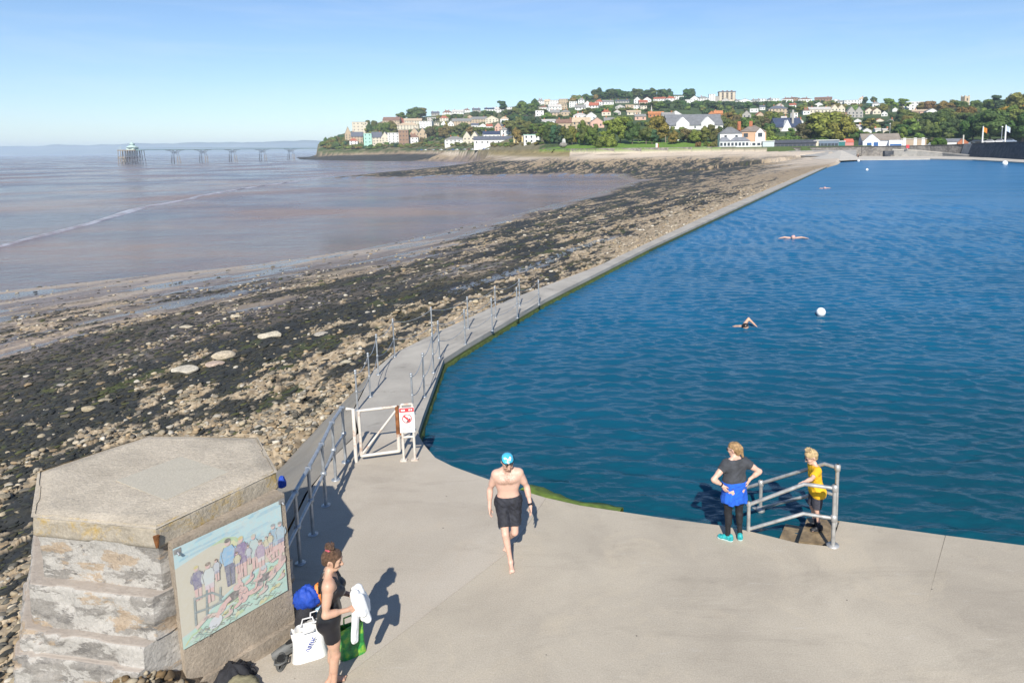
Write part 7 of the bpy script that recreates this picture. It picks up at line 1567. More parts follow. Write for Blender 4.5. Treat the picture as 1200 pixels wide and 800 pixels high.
# ramp down along the stone wall
rp = empty('ramp', (*atY(1052, 172, 276)[:2], 0), 0, 'pale concrete ramp sloping down along the grey stone sea wall', 'ramp'); mb = MB(); L = [(1046, 276, 3.1), (1075, 271, 2.6), (1105, 264, 1.7), (1140, 249, .75)]
for (a0_, d0, z0_), (a1_, d1, z1_) in zip(L[:-1], L[1:]):
    p0, p1 = atY(a0_, 172, d0)[:2], atY(a1_, 172, d1)[:2]; d = (p1 - p0) / np.linalg.norm(p1 - p0); nn = np.array([d[1], -d[0]]) * 3
    mb.add([(*p0, .1), (*p1, .1), (*p1, z1_), (*p0, z0_), (*(p1 - nn), z1_), (*(p0 - nn), z0_)], [(0, 1, 2, 3), (3, 2, 4, 5)])
mb.build('ramp_wall', M_rev, rp)
cb = MB()
for (a0_, d0, z0_), (a1_, d1, z1_) in zip(L[:-1], L[1:]):
    p0, p1 = atY(a0_, 172, d0)[:2], atY(a1_, 172, d1)[:2]; d = (p1 - p0) / np.linalg.norm(p1 - p0); nn = np.array([d[1], -d[0]]); a_, c_ = nn * .1, nn * .5
    P = [(*(p0 + a_), z0_ + .01), (*(p1 + a_), z1_ + .01), (*(p1 - c_), z1_ + .01), (*(p0 - c_), z0_ + .01)]; P += [(x, y, z + .45) for x, y, z in P]; cb.add(P, [(4, 5, 6, 7), (0, 1, 5, 4), (2, 3, 7, 6)])
cb.build('parapet', M_pale, rp)
dk = empty('steps', (*atY(1043, 172, 275.4)[:2], .3), 0, 'dark stepped opening at the head of the ramp', 'steps'); MB().box((-.6, 0, 1.2), (3.6, 2, 2.6)).build('step_block', M_dstone, dk, world=False); MB().box((.5, -.9, .4), (1.5, 1.4, 1.0)).build('step', M_stone, dk, world=False)
# promenade sheet behind the walls
mb = MB(); a = [(1005, 286.6, 4.55), (1045, 280.2, 4.6), (1090, 272.7, 4.7), (1135, 257, 5.1), (1170, 229, 5.45), (1205, 204, 5.5), (1300, 161, 5.55)]
for (x0, d0, z0), (x1, d1, z1_) in zip(a[:-1], a[1:]):
    p0, p1 = atY(x0, 172, d0), atY(x1, 172, d1); k0, k1 = 336 / d0, 336 / d1; mb.add([(p0[0], p0[1], z0), (p1[0], p1[1], z1_), (p1[0] * k1, 336, PROM + .1), (p0[0] * k0, 336, PROM + .1)], [(0, 1, 2, 3)])
tag(mb.build('promenade', M_promc), kind='structure')

# ================================================================ CARS, POLES, FLAGS, POSTS
M_carp = objcol('car_paint', .3, .05, 1, 0, .5); M_tyre = plain('tyre', (.02, .02, .02), .9)
def carshape():
    prof = [(-2.1, .35), (-2.1, .75), (-1.95, .92), (-1.2, 1.0), (-.65, 1.45), (.75, 1.47), (1.45, 1.02), (2.0, .85), (2.1, .6), (2.1, .35)]
    mb = MB(); n = len(prof); V = []
    for s in (-.82, .82): V += [(x, s * (.86 if z > 1.2 else 1), z) for x, z in prof]
    mb.add(V, [tuple(range(n - 1, -1, -1)), tuple(range(n, 2 * n))] + [(i, (i + 1) % n, n + (i + 1) % n, n + i) for i in range(n)]); b_ = mb.mesh('body', M_carp)
    wm = MB()
    for s in (-1, 1): wm.add([(-1.08, s * .83, 1.04), (-.62, s * .74, 1.38), (.68, s * .74, 1.40), (1.22, s * .83, 1.06)], [(0, 1, 2, 3) if s < 0 else (3, 2, 1, 0)])
    wl_ = MB(); wl_.tube([(0, -.11, 0), (0, .11, 0)], .33, 12)
    return b_, wm.mesh('side_windows', M_pane), wl_.mesh('wheel', M_tyre)
cb_, cw_, cwh = carshape()
def car(px, D, col, label, rz=0, z=PROM, group=None):
    p_ = atY(px, 172, D); r_ = empty('parked_car', (p_[0], p_[1], z), rz, label, 'car', group); link('body', cb_, r_, color=col); link('window_band', cw_, r_)
    for x in (-1.3, 1.3):
        for y in (-.78, .78): link('wheel', cwh, r_, (x, y, .33))
cc_ = [(.05, .06, .10), (.02, .02, .025), (.6, .6, .6), (.05, .10, .28), (.3, .31, .33), (.02, .02, .03), (.62, .62, .60), (.12, .02, .02)]
for k in range(19):
    px = 489 + k * 4.6; D = float(np.interp(px, [488, 515, 540, 556, 580], [722, 675, 628, 595, 530])); car(px, D, cc_[k * 3 % 8], 'small car in the long row parked above the tan sea wall', -.95 + rr_.uniform(-.1, .1), 4.4, 'cars parked above the tan sea wall')
for px, D, c, lab in ((762, 372, (.16, .20, .28), 'blue-grey car parked behind the lawn'), (771, 371, (.015, .015, .02), 'black car parked behind the lawn, near the red and white post'), (793.5, 372, (.66, .67, .68), 'white car parked behind the lawn'), (809, 371, (.06, .08, .11), 'dark blue car parked behind the lawn, nearest the white villa')): car(px, D, c, lab, rr_.uniform(-.1, .1), float(hill_z(np.array([atY(px, 172, D)[0]]), np.array([D]))[0]))
for px, D, c, lab in ((1143, 262, (.05, .06, .07), 'dark car behind the dark sea wall, first from the buttress'), (1150, 258, (.03, .03, .03), 'black car behind the yellow flagpole'), (1159, 252, (.5, .5, .5), 'silver car between the two flagpoles'), (1171, 244, (.62, .62, .62), 'white car beside the blue and white flag'), (1183, 238, (.25, .30, .38), 'grey-blue car past the blue and white flag')): car(px, D, c, lab, -.6, 5.2)
M_pole = plain('white_pole', (.66, .66, .64), .5); M_fy = plain('flag_yellow', (.62, .42, .03), .8); M_fr = plain('flag_red', (.5, .03, .03), .8); M_fb = plain('flag_blue', (.20, .36, .62), .8, 0, .5, 1.5)
def flag(px, D, ytop, ybase, mats, lab):
    b0 = atY(px, ybase, D); h_ = (ybase - ytop) / F * D; r_ = empty('flagpole', b0, 0, lab, 'flagpole'); MB().tube([(0, 0, 0), (0, 0, h_)], [.30, .2], 8).build('pole', M_pole, r_, world=False)
    n = 8; fm = MB()
    for k in range(n):
        t0, t1 = k / n, (k + 1) / n; y = lambda t: .25 * math.sin(t * 7); zt = lambda t: h_ - .1 - .9 * t; mi = 0 if len(mats) == 1 or k % 2 == 0 else 1
        fm.add([(.1 + 1.5 * t0, y(t0), zt(t0) - 1.7), (.1 + 1.5 * t1, y(t1), zt(t1) - 1.7), (.1 + 1.5 * t1, y(t1), zt(t1)), (.1 + 1.5 * t0, y(t0), zt(t0))], [(0, 1, 2, 3)], mi)
    fm.build('flag', mats, r_, world=False)
flag(1151, 246, 148.5, 168, [M_fy, M_fr], 'white flagpole with a small yellow and red flag on the dark sea wall'); flag(1177.5, 225, 147, 168, [M_fb, M_white], 'white flagpole with a pale blue and white flag on the dark sea wall')
def post(px, yt, yb, D, w_, mat, lab, cat='post', name='post', head=None):
    b0 = atY(px, yb, D); h_ = (yb - yt) / F * D; r_ = empty(name, b0, 0, lab, cat); MB().tube([(0, 0, -.5), (0, 0, h_)], w_, 8).build('pole', mat, r_, world=False)
    if head == 'lamp': MB().lathe((0, 0, h_), [(.05, 0), (.28, .1), (.3, .35), (.02, .5)], 10).build('lamp_head', M_white, r_, world=False)
    if head == 'red': MB().box((.25, 0, h_ * .55), (1.0, .3, h_ * .7)).build('lifebuoy_box', M_red, r_, world=False)
post(1128.5, 158.5, 170, 270, .28, plain('pale_post', (.5, .48, .42), .8), 'pale stone post at the end of the grey sea wall'); post(1173.5, 150, 165, 250, .12, M_galv, 'street lamp between the two flagpoles', 'street lamp', 'street_lamp', 'lamp')
post(769.5, 168, 175.2, 303, .5, M_white, 'white post with a red lifebuoy box on the edge of the beach', 'lifebuoy post', 'lifebuoy_post', 'red'); post(780, 150, 169, 365, .22, plain('telegraph_pole_wood', (.30, .24, .18), .9), 'tall pale pole behind the lawn', 'pole', 'lamp_pole'); post(1042.5, 146, 160, 330, .16, M_galv, 'thin lamp post above the boathouse roof', 'street lamp', 'street_lamp', 'lamp')
pm = empty('stone_monument', atY(660, 171.5, 345), 0, 'rough grey stone monument at the end of the lawn', 'monument'); blob('plinth', M_stone, (0, 0, .6), (1.9, 1.4, 1.3), 5, .2, 2, pm, False); blob('figure', plain('pale_stone', (.45, .44, .42), .9, 0, .3, 2), (.4, 0, 2.2), (.9, .7, 1.5), 6, .25, 2, pm, False)
rs = empty('notice_board', atY(1063, 171.5, 272.5), 0, 'red notice board on the grey stone sea wall', 'sign'); MB().box((0, -.6, -.1), (1.2, .1, 1.3)).build('board', M_red, rs, world=False); MB().tube([(0, -.5, -1.5), (0, -.5, .6)], .06, 6).build('pole', M_pole, rs, world=False)

# ================================================================ THE PIER
P0 = at(163, 193.0, SEA)[:2]; P1 = at(372, 186.6, SEA)[:2]; pd = (P1 - P0) / np.linalg.norm(P1 - P0); pn = np.array([-pd[1], pd[0]]); ZD = 9.0
pier = empty('pier', (*P0, SEA), 0, 'long thin pier on slim trestles with a pale pavilion on its seaward end', 'pier')
M_pdeck = plain('pier_deck', (.26, .42, .40), .7, 0, .2, .2); M_pleg = plain('pier_iron', (.12, .125, .15), .7, 0, .3, .3); M_pleg2 = plain('pier_barnacle', (.27, .22, .16), .9, 0, .35, .4); M_pav = plain('pavilion_paint', (.50, .62, .58), .6, 0, .12, .3); M_pavr = plain('pavilion_roof', (.38, .50, .47), .6, 0, .15, .3)
P3 = lambda p_, z: (p_[0], p_[1], z)
def beam(a, b, hw, zt, zb, mat, nm, par):
    d = (b - a) / np.linalg.norm(b - a); nn = np.array([-d[1], d[0]]) * hw; V = [P3(a - nn, zb), P3(b - nn, zb), P3(b + nn, zb), P3(a + nn, zb), P3(a - nn, zt), P3(b - nn, zt), P3(b + nn, zt), P3(a + nn, zt)]
    return MB().add(V, [(3, 2, 1, 0), (4, 5, 6, 7), (0, 1, 5, 4), (1, 2, 6, 5), (2, 3, 7, 6), (3, 0, 4, 7)]).build(nm, mat, par)
beam(P0, P1 + pd * 6, 2.2, ZD, ZD - .6, M_pdeck, 'deck', pier)
for s in (-1, 1): MB().tube([P3(P0 + pn * s * 2.6, ZD + 1.2), P3(P1 + pn * s * 2.6, ZD + 1.2)], .12, 5).build('handrail', M_pdeck, pier)
for px in (206, 238.5, 273, 308, 341):
    ts = np.linspace(0, 1, 400); xs_ = [proj((*(P0 + (P1 - P0) * t), 0))[0] for t in ts]; c = P0 + (P1 - P0) * ts[int(np.argmin(np.abs(np.array(xs_) - px)))]
    mb = MB()
    for s in (-1, 1):
        for e in (-1, 1): mb.tube([P3(c + pn * s * 3.4 + pd * e * 1.2, SEA + 7), P3(c + pn * s * 2.2 + pd * e * .7, ZD - .9)], .17, 5)
        for q_ in (-1, 1): mb.tube([P3(c + pd * q_ * .7 + pn * s * 2.2, ZD - 3.6), P3(c + pd * q_ * 4 + pn * s * 2.2, ZD - 1.3), P3(c + pd * q_ * 9 + pn * s * 2.2, ZD - .6)], .2, 5)
        mb.tube([P3(c + pn * 2.6 * s, SEA + 9), P3(c - pn * 2.6 * s, ZD - 2.5)], .12, 4)
    tr = mb.build('trestle', M_pleg, pier); lb = MB()
    for s in (-1, 1):
        for e in (-1, 1): lb.tube([P3(c + pn * s * 4.0 + pd * e * 1.6, SEA - 1), P3(c + pn * s * 3.4 + pd * e * 1.2, SEA + 7)], .3, 5)
    lb.v = [(x - pier.location.x, y - pier.location.y, z - SEA) for x, y, z in lb.v]; lb.build('lower_leg', M_pleg2, tr, world=False)
u_ = 640 / F; hc = at(155, 193, SEA)[:2]
MB().prism([hc + np.array(q_) for q_ in ((-9.5, -5), (7.5, -5), (8.5, 8), (-8.5, 8))], ZD - .8, ZD).build('head_deck', M_pleg2, pier)
for i, x_ in enumerate(np.linspace(-9, 7.5, 8)):
    for j, y_ in enumerate((-4.6, 1.5, 7.5)):
        a = hc + np.array([x_, y_]); MB().tube([P3(a + np.array([x_ * .12, 0]), SEA - 1), P3(a, ZD - .8)], .26, 5).build('leg', M_pleg2 if x_ < -3 else M_pleg, pier)
        if j < 2 and i < 7: b2 = hc + np.array([x_ + 2.36, y_]); mb = MB(); mb.tube([P3(a, SEA + 1), P3(b2, SEA + 7)], .17, 4); mb.tube([P3(b2, SEA + 1), P3(a, SEA + 7)], .17, 4); mb.tube([P3(a, SEA + 7.5), P3(b2, SEA + 7.5)], .17, 4); mb.build('cross_brace', M_pleg2 if x_ < -2 else M_pleg, pier)
MB().prism([hc + np.array(q_) for q_ in ((-9.2, -5.4), (-3, -5.4), (-3, 4), (-9.2, 4))], SEA + 6.2, SEA + 6.7).build('landing_stage', M_pleg2, pier)
pc = hc + np.array([1.0, 1.2]); mb = MB(); mb.box((*pc, ZD + 1.1), (7, 7, 2.2)); pav = mb.build('pavilion', M_pav, pier)
mb = MB(); mb.lathe((*pc, ZD + 2.1), [(5.6, 0), (3.4, 1.6), (2.1, 2.1), (2.1, 3.0), (2.7, 3.05), (1.4, 4.2), (.25, 5.2), (.1, 7.4)], 8); mb.v = [(x - pier.location.x, y - pier.location.y, z - SEA) for x, y, z in mb.v]; mb.build('roof', M_pavr, pav, world=False)
MB().box((hc[0] + 6.4, hc[1] - 3.4, ZD + 2.6), (3, 2.6, .3)).build('shelter_roof', M_pav, pier)
for x_ in (-7.4, -5.9, 5.9, 7.2): MB().tube([P3(hc + np.array([x_, -4.8]), ZD), P3(hc + np.array([x_, -4.8]), ZD + 3.2)], .14, 5).build('lamp_post', M_pav, pier)
# ================================================================ TREES
m, nt, p = newmat('foliage'); oi = nd(nt, 'ShaderNodeObjectInfo'); v = wcoord(nt)
a = nd(nt, 'ShaderNodeAttribute', attribute_name='Col')
c = mix(nt, oi.outputs['Color'], ramp(nt, noise(nt, .45, 4, .65, v), [(.3, (.62, .70, .62)), (.7, (1.45, 1.32, 1.1))]), 1.0, 'MULTIPLY')
c = mix(nt, c, a.outputs['Color'], 1.0, 'MULTIPLY')
nt.links.new(c, p.inputs['Base Color']); p.inputs['Roughness'].default_value = .7; p.inputs['Specular IOR Level'].default_value = .25
M_leaf = m; M_bark = plain('bark', (.14, .11, .085), .9, 0, .3, 2)
def crown(seed, kind):
    r_ = np.random.default_rng(seed); lumps = []
    if kind == 'pine':
        for k in range(9): t = k / 8; an = r_.random() * 6.28; rad = (.75 - .45 * t) * r_.random() ** .5; lumps.append((rad * math.cos(an), rad * math.sin(an), .42 + .5 * t * r_.uniform(.8, 1.1), r_.uniform(.3, .46), .10))
    elif kind == 'tall':
        for k in range(13): t = r_.random(); an = r_.random() * 6.28; rad = .55 * math.sin(math.pi * (.15 + .8 * t)) * r_.random() ** .5; lumps.append((rad * math.cos(an), rad * math.sin(an), .14 + .76 * t, r_.uniform(.30, .46), r_.uniform(.11, .17)))
    elif kind == 'bush':
        for k in range(12): an = r_.random() * 6.28; rad = .72 * r_.random() ** .5; lumps.append((rad * math.cos(an), rad * math.sin(an), .12 + (.62 - .5 * rad) * r_.random(), r_.uniform(.28, .42), r_.uniform(.20, .30)))
    else:
        for k in range(17): an = r_.random() * 6.28; u = r_.random(); rad = .66 * math.sin(math.pi * (.22 + .62 * u)) * r_.random() ** .45; lumps.append((rad * math.cos(an), rad * math.sin(an), .20 + .62 * u, r_.uniform(.28, .46), r_.uniform(.13, .21)))
    V, Fq, C_ = [], [], []; iv, if_ = ico(1); n0 = 0
    for (x, y, z, rx, rz) in lumps:
        b = 1 + .25 * (fbm(iv[:, 0] * 2 + x * 9, iv[:, 1] * 2 + iv[:, 2] + z * 9, 2, seed) - .5)
        V.append(iv * np.array([rx, rx, rz]) * .84 * b[:, None] + np.array([x, y, z])); Fq.append(np.concatenate([if_, if_[:, 2:]], 1) + n0); n0 += len(iv); C_.append(np.full(len(iv), .85))
        nl = 130; d = r_.normal(size=(nl, 3)); d /= np.linalg.norm(d, axis=1)[:, None]; d[:, 2] = np.where(d[:, 2] < -.5, -d[:, 2], d[:, 2])
        rr2 = .86 + .26 * r_.random(nl); c0 = d * np.array([rx, rx, rz]) * rr2[:, None] + np.array([x, y, z]); sz = r_.uniform(.035, .085, nl) * 1.15
        t1 = np.cross(d, r_.normal(size=(nl, 3))); t1 /= np.linalg.norm(t1, axis=1)[:, None]; t2 = np.cross(d, t1) + d * r_.uniform(-.7, .7, (nl, 1)); asp = np.array([1, 1, .55 if kind != 'pine' else .35])
        Q = np.stack([c0 - t1 * sz[:, None] * asp, c0 + t2 * sz[:, None] * .7 * asp, c0 + t1 * sz[:, None] * asp, c0 - t2 * sz[:, None] * .7 * asp], 1).reshape(-1, 3)
        V.append(Q); Fq.append(np.arange(nl * 4).reshape(-1, 4) + n0); n0 += nl * 4; C_.append(np.repeat(r_.uniform(.65, 1.4, nl), 4))
    V = np.concatenate(V); Fq = np.concatenate(Fq); C_ = np.concatenate(C_)
    me = bpy.data.meshes.new('crown'); fl = [list(f[:3]) if f[2] == f[3] else list(f) for f in Fq.tolist()]; me.from_pydata(V.tolist(), [], fl); me.materials.append(M_leaf)
    ca = me.color_attributes.new('Col', 'FLOAT_COLOR', 'POINT'); q = np.ones((len(V), 4), np.float32); q[:, :3] = C_[:, None]; ca.data.foreach_set('color', q.ravel()); return me
CR = {k: [crown(s * 7 + i, k) for i, s in enumerate(range(n))] for k, n in (('round', 6), ('tall', 4), ('bush', 4), ('pine', 4))}
mb = MB(); mb.tube([(0, 0, -.25), (.02, 0, .12), (-.02, .02, .45)], [.07, .05, .03], 7)
for an in (0, 2.1, 4.2): mb.tube([(-.01, .01, .28), (.28 * math.cos(an), .28 * math.sin(an), .52)], [.03, .012], 5)
TRK = mb.mesh('trunk', M_bark)
mb = MB(); mb.tube([(0, 0, -.25), (.05, 0, .3), (.02, .02, .62)], [.06, .045, .025], 7)
for an in (0.5, 2.6, 4.4): mb.tube([(.02, .01, .45), (.4 * math.cos(an), .4 * math.sin(an), .62)], [.025, .01], 5)
TRKP = mb.mesh('trunk', M_bark)
rt = random.Random(77)
DK, MD, OL, BR, YG, OR, BG, DB = (.048, .082, .024), (.085, .122, .030), (.122, .150, .036), (.150, .128, .042), (.155, .185, .036), (.36, .18, .025), (.044, .084, .044), (.100, .095, .038)
SPEC = []
def tree(*a, **k): SPEC.append((a + (None,) * (8 - len(a)), k))
def plant(px, yb, wp, hp, col, kind, label, group=None, cat='tree', name=None, D=None, zb=None, far=False):
    g = ground(px, yb) if D is None else np.array([*atY(px, 172, D)[:2], zb if zb is not None else PROM]); k = g[1] / F
    z = g[2] if D is not None else max(g[2], H + g[1] * ray(px, yb)[2] / ray(px, yb)[1] - 0) if g[1] > 1e9 else g[2]
    jc = tuple(max(.01, c_ * rt.uniform(.82, 1.2)) for c_ in col)
    if far: return g, jc, (wp / 2 * k, wp / 2 * k, hp * k)
    root = empty(name or {'pine': 'pine_tree', 'bush': 'shrub'}.get(kind, 'tree'), (g[0], g[1], z), rt.random() * 6.28, label, cat, group)
    s_ = (wp / 2 * k, wp / 2 * k, hp * k)
    link('crown', rt.choice(CR[kind]), root, color=jc, scale=s_)
    if kind != 'bush': link('trunk', TRKP if kind == 'pine' else TRK, root, scale=s_)
def row(label, group, x0, y0, x1, y1, n, w_, h_, cols, kinds=('round',), jy=1.0):
    for i in range(n):
        t = (i + rt.uniform(.2, .8)) / n; tree(x0 + (x1 - x0) * t, y0 + (y1 - y0) * t + rt.uniform(-jy, jy), w_ * rt.uniform(.75, 1.25), h_ * rt.uniform(.8, 1.2), rt.choice(cols), rt.choice(kinds), label, group)
# the wooded skyline
row('dense green tree in the wood along the hilltop above the white houses', 'trees of the hilltop wood', 655, 122, 700, 115.5, 9, 12, 7, (DK, DK, MD, BR)); row('dense green tree in the wood along the hilltop above the white houses', 'trees of the hilltop wood', 695, 116, 768, 115.5, 17, 14, 10, (DK, MD, OL, DK), jy=.6)
row('dark tree in the second skyline wood before the stone tower block', 'trees of the second skyline wood', 772, 116, 812, 117, 10, 13, 11, (DK, DK, BG), jy=.6)
tree(487, 141, 26, 15, MD, 'round', 'broad rounded tree with a brownish top, alone on the skyline above the promontory'); tree(495, 138, 16, 12, BR, 'round', 'brown rounded tree against the broad green one on the promontory skyline'); tree(470, 141, 14, 9, MD, 'round', 'small green tree at the seaward side of the broad skyline tree')
row('green tree in the clump on the promontory slope', 'trees on the promontory slope', 428, 157, 464, 156, 8, 13, 13, (MD, DK, MD, OL), jy=2)
tree(459, 156, 12, 14, BR, 'round', 'brown tree at the inland end of the promontory clump')
row('low scrub bush on the seaward cliff slope', 'scrub on the cliff slope', 379, 171, 406, 170, 12, 9, 8, (OL, MD, OL, BR), ('bush',), jy=2.2); row('low scrub bush on the seaward cliff slope', 'scrub on the cliff slope', 386, 166, 404, 163, 7, 8, 7, (OL, MD), ('bush',), jy=1.5)
row('green tree in the belt below the skyline houses', 'belt below the skyline houses', 500, 141, 585, 138, 18, 11, 9, (DK, MD, DK, OL), jy=2)
row('tree in the brown and green belt behind the white seafront row', 'belt behind the seafront row', 500, 161, 580, 155, 18, 14, 13, (DB, MD, OL, BR, MD), jy=3); row('rounded tree below the bright white cube house', 'trees below the cube house', 500, 163, 524, 161, 4, 13, 14, (MD, BR, MD))
tree(523, 152, 6, 9, (.26, .22, .04), 'tall', 'yellowing tree beside a white gable on the mid slope'); tree(588, 134, 18, 16, BG, 'pine', 'umbrella-shaped pine standing clear on the skyline'); tree(611, 130, 14, 12, BG, 'pine', 'second umbrella-shaped pine, nearer the wooded slope'); tree(607, 168, 15, 18, BR, 'round', 'brown tree over the yellow kiosk')
row('tree on the thickly wooded slope between headland and ridge', 'trees of the wooded slope', 590, 136, 640, 132, 13, 14, 12, (MD, DK, OL, MD), ('round', 'tall'), 3); row('tree on the thickly wooded slope between headland and ridge', 'trees of the wooded slope', 590, 148, 650, 148, 14, 15, 12, (MD, DK, OL, BG), ('round', 'tall', 'round'), 3.5); row('tree on the thickly wooded slope between headland and ridge', 'trees of the wooded slope', 598, 158, 655, 157, 11, 17, 13, (MD, OL, MD, BR), ('round',), 3)
row('dark pine in the row behind the lawn', 'pines behind the lawn', 628, 169, 664, 169, 8, 13, 20, (DK, BG, MD), ('pine', 'tall'), 1); row('park tree behind the lawn', 'park trees behind the lawn', 664, 169.5, 700, 170, 8, 15, 20, (MD, OL, MD, BR), ('round', 'tall'), 1.2)
tree(684, 170, 15, 29, MD, 'tall', 'tall bright green tree beside a leaning trunk on the lawn'); tree(712, 172, 26, 20, OL, 'bush', 'low wide olive tree on the lawn edge'); tree(727, 168, 34, 33, OL, 'round', 'great round tree with a brownish crown in the middle of the park'); tree(741, 169, 22, 28, DK, 'round', 'dark green tree behind the great brownish-crowned tree'); tree(715, 168, 26, 26, YG, 'pine', 'light green spreading tree in front of the great round one'); tree(700, 173, 13, 8, MD, 'bush', 'dense green bush at the foot of the spreading tree')
tree(772, 167, 30, 32, BR, 'round', 'wide brown-topped tree behind the parked cars'); tree(757, 169, 24, 20, MD, 'round', 'grey-green tree at the lawn edge before the brown-topped tree'); tree(748, 166, 16, 22, MD, 'tall', 'bright green tree between the two largest park trees'); tree(764, 169, 20, 18, BG, 'round', 'dark bluish tree by the parked blue-grey car')
row('brown autumn tree in front of the huge slate roof', 'brown trees before the slate roof', 784, 168, 842, 167, 9, 17, 17, (BR, OL, DB, BR), ('round',), 1.5)
row('green tree on the slope below the ridge houses', 'trees below the ridge houses', 640, 136, 760, 131, 20, 12, 9, (MD, DK, OL), ('round', 'tall'), 3); row('tree among the large tan houses', 'trees among the tan houses', 640, 152, 720, 148, 10, 12, 9, (MD, OL, DK), ('round',), 3)
row('dark green tree in the long belt under the skyline villas', 'long belt under the skyline villas', 752, 128, 910, 126, 34, 13, 9, (DK, DK, MD, BG), ('round',), 2.2); row('dark green tree in the long belt under the skyline villas', 'long belt under the skyline villas', 765, 122.5, 900, 123, 20, 10, 5, (DK, MD), ('round',), 1)
row('olive tree on the slope behind the seafront villas', 'trees behind the seafront villas', 846, 152, 908, 152, 13, 17, 15, (OL, MD, MD, DB, BR), ('round',), 4); row('olive tree on the slope behind the seafront villas', 'trees behind the seafront villas', 850, 141, 905, 139, 10, 15, 10, (MD, YG, OL), ('round',), 2.5); row('green tree on the slope behind the seafront villas, close to their roofs', 'trees right behind the villas', 845, 163, 905, 164, 9, 16, 15, (BR, OL, MD, DB), ('round',), 2)
row('tree among the houses right of the tan hipped villa', 'trees round the tan villa', 905, 136, 955, 130, 14, 13, 10, (MD, DK, YG, MD), ('round', 'pine'), 3.5)
tree(908, 172, 34, 17, YG, 'bush', 'rounded yellow-green bush tree behind the dark pavilion'); tree(925, 171, 26, 17, MD, 'bush', 'green bush tree behind the middle of the pavilion'); tree(966, 169, 62, 39, OL, 'round', 'huge spreading yellow-green tree behind the cafe', name='tree'); tree(985, 170, 36, 34, YG, 'round', 'yellow-green tree merging into the huge spreading one'); tree(945, 169, 34, 28, DB, 'round', 'dark brown hollow-looking tree at the side of the huge spreading one'); tree(958, 172, 44, 13, MD, 'bush', 'low green bush under the huge spreading tree')
row('tree on the skyline behind the cream terrace', 'skyline trees behind the cream terrace', 900, 121, 1000, 121, 13, 10, 5, (DK, MD, OL), ('round',), .7)
row('tree below the skyline near the cream gables', 'trees near the cream gables', 950, 128, 1060, 130, 16, 13, 9, (MD, OL, DK, BR), ('round',), 2.5); tree(1041, 131, 20, 16, YG, 'pine', 'bright yellow-green pine on the skyline'); tree(1058, 130, 20, 14, YG, 'pine', 'second bright yellow-green pine, beside the white modern block'); tree(1014, 122, 9, 8, BG, 'round', 'round blue-green tree on the skyline behind the stepped white house'); tree(1024, 121, 9, 8, DB, 'round', 'round purple-brown tree beside the blue-green one on the skyline')
row('tree in the wood above the boathouse', 'wood above the boathouse', 998, 150, 1060, 150, 15, 17, 14, (DK, BG, MD, YG, MD), ('pine', 'round', 'round'), 4.5); row('tree in the wood above the boathouse', 'wood above the boathouse', 995, 165, 1060, 164, 10, 16, 14, (DK, MD, OL, DK), ('round',), 2)
row('tree in the wood over the grey sea wall', 'wood over the grey sea wall', 1040, 146, 1130, 145, 16, 22, 18, (MD, OL, DK, MD), ('round',), 4); row('tree in the wood over the grey sea wall', 'wood over the grey sea wall', 1045, 160, 1140, 161, 14, 22, 19, (MD, DK, OL, DK), ('round',), 3); row('shrub in the hedge behind the beach huts', 'hedge behind the huts', 1045, 169, 1095, 168, 7, 15, 9, (DB, OL, BR), ('bush',), 1)
row('tree on the hilltop near the church tower', 'hilltop trees near the church tower', 1080, 133, 1132, 132, 9, 20, 13, (MD, BR, MD, OL), ('round',), 2); row('tree on the hilltop past the church tower', 'hilltop trees past the church tower', 1138, 131, 1165, 131, 5, 18, 14, (MD, OL, MD), ('round',), 1)
tree(1130, 146, 30, 22, (.13, .10, .028), 'round', 'yellow-brown autumn tree below the church tower'); tree(1181, 141, 28, 17, OR, 'round', 'bright orange autumn tree'); tree(1204, 140, 20, 18, OR, 'round', 'second orange tree at the edge of the wood'); tree(1166, 132, 20, 20, BG, 'pine', 'flat-topped cedar standing against the sky')
tree(1196, 139, 44, 32, OL, 'round', 'great olive tree on the skyline beyond the flat-topped cedar'); tree(1215, 136, 34, 28, OL, 'round', 'great olive tree cut by the edge of the view'); tree(1180, 128, 18, 12, MD, 'round', 'round green crown behind the flat-topped cedar')
tree(1160, 166, 52, 36, DK, 'round', 'massive dark green tree behind the two flagpoles'); tree(1140, 165, 34, 30, DK, 'round', 'dark green tree at the shoulder of the massive one'); tree(1198, 166, 38, 34, DK, 'round', 'dark green tree past the blue and white flag'); tree(1180, 165, 30, 24, (.02, .036, .014), 'round', 'darkest tree in the gap past the massive one'); tree(1222, 164, 40, 36, DK, 'round', 'dark green tree at the edge of the view')
row('tree in the wood above the flagpoles', 'wood above the flagpoles', 1100, 152, 1210, 150, 11, 26, 20, (MD, DK, OL, MD), ('round',), 4)
tree(1100, 171, 21, 12, (.06, .13, .02), 'bush', 'bright green clipped bush beside the small cottage', D=288, zb=4.6)
row('shrub on the slope of the grassy headland', 'shrubs on the headland', 596, 171, 640, 170, 6, 8, 4, (OL, MD, BR), ('bush',), .8); row('shrub at the foot of the white villa', 'shrubs by the villa', 818, 171.5, 846, 172, 5, 9, 8, (OL, MD, BR), ('bush',), 1)

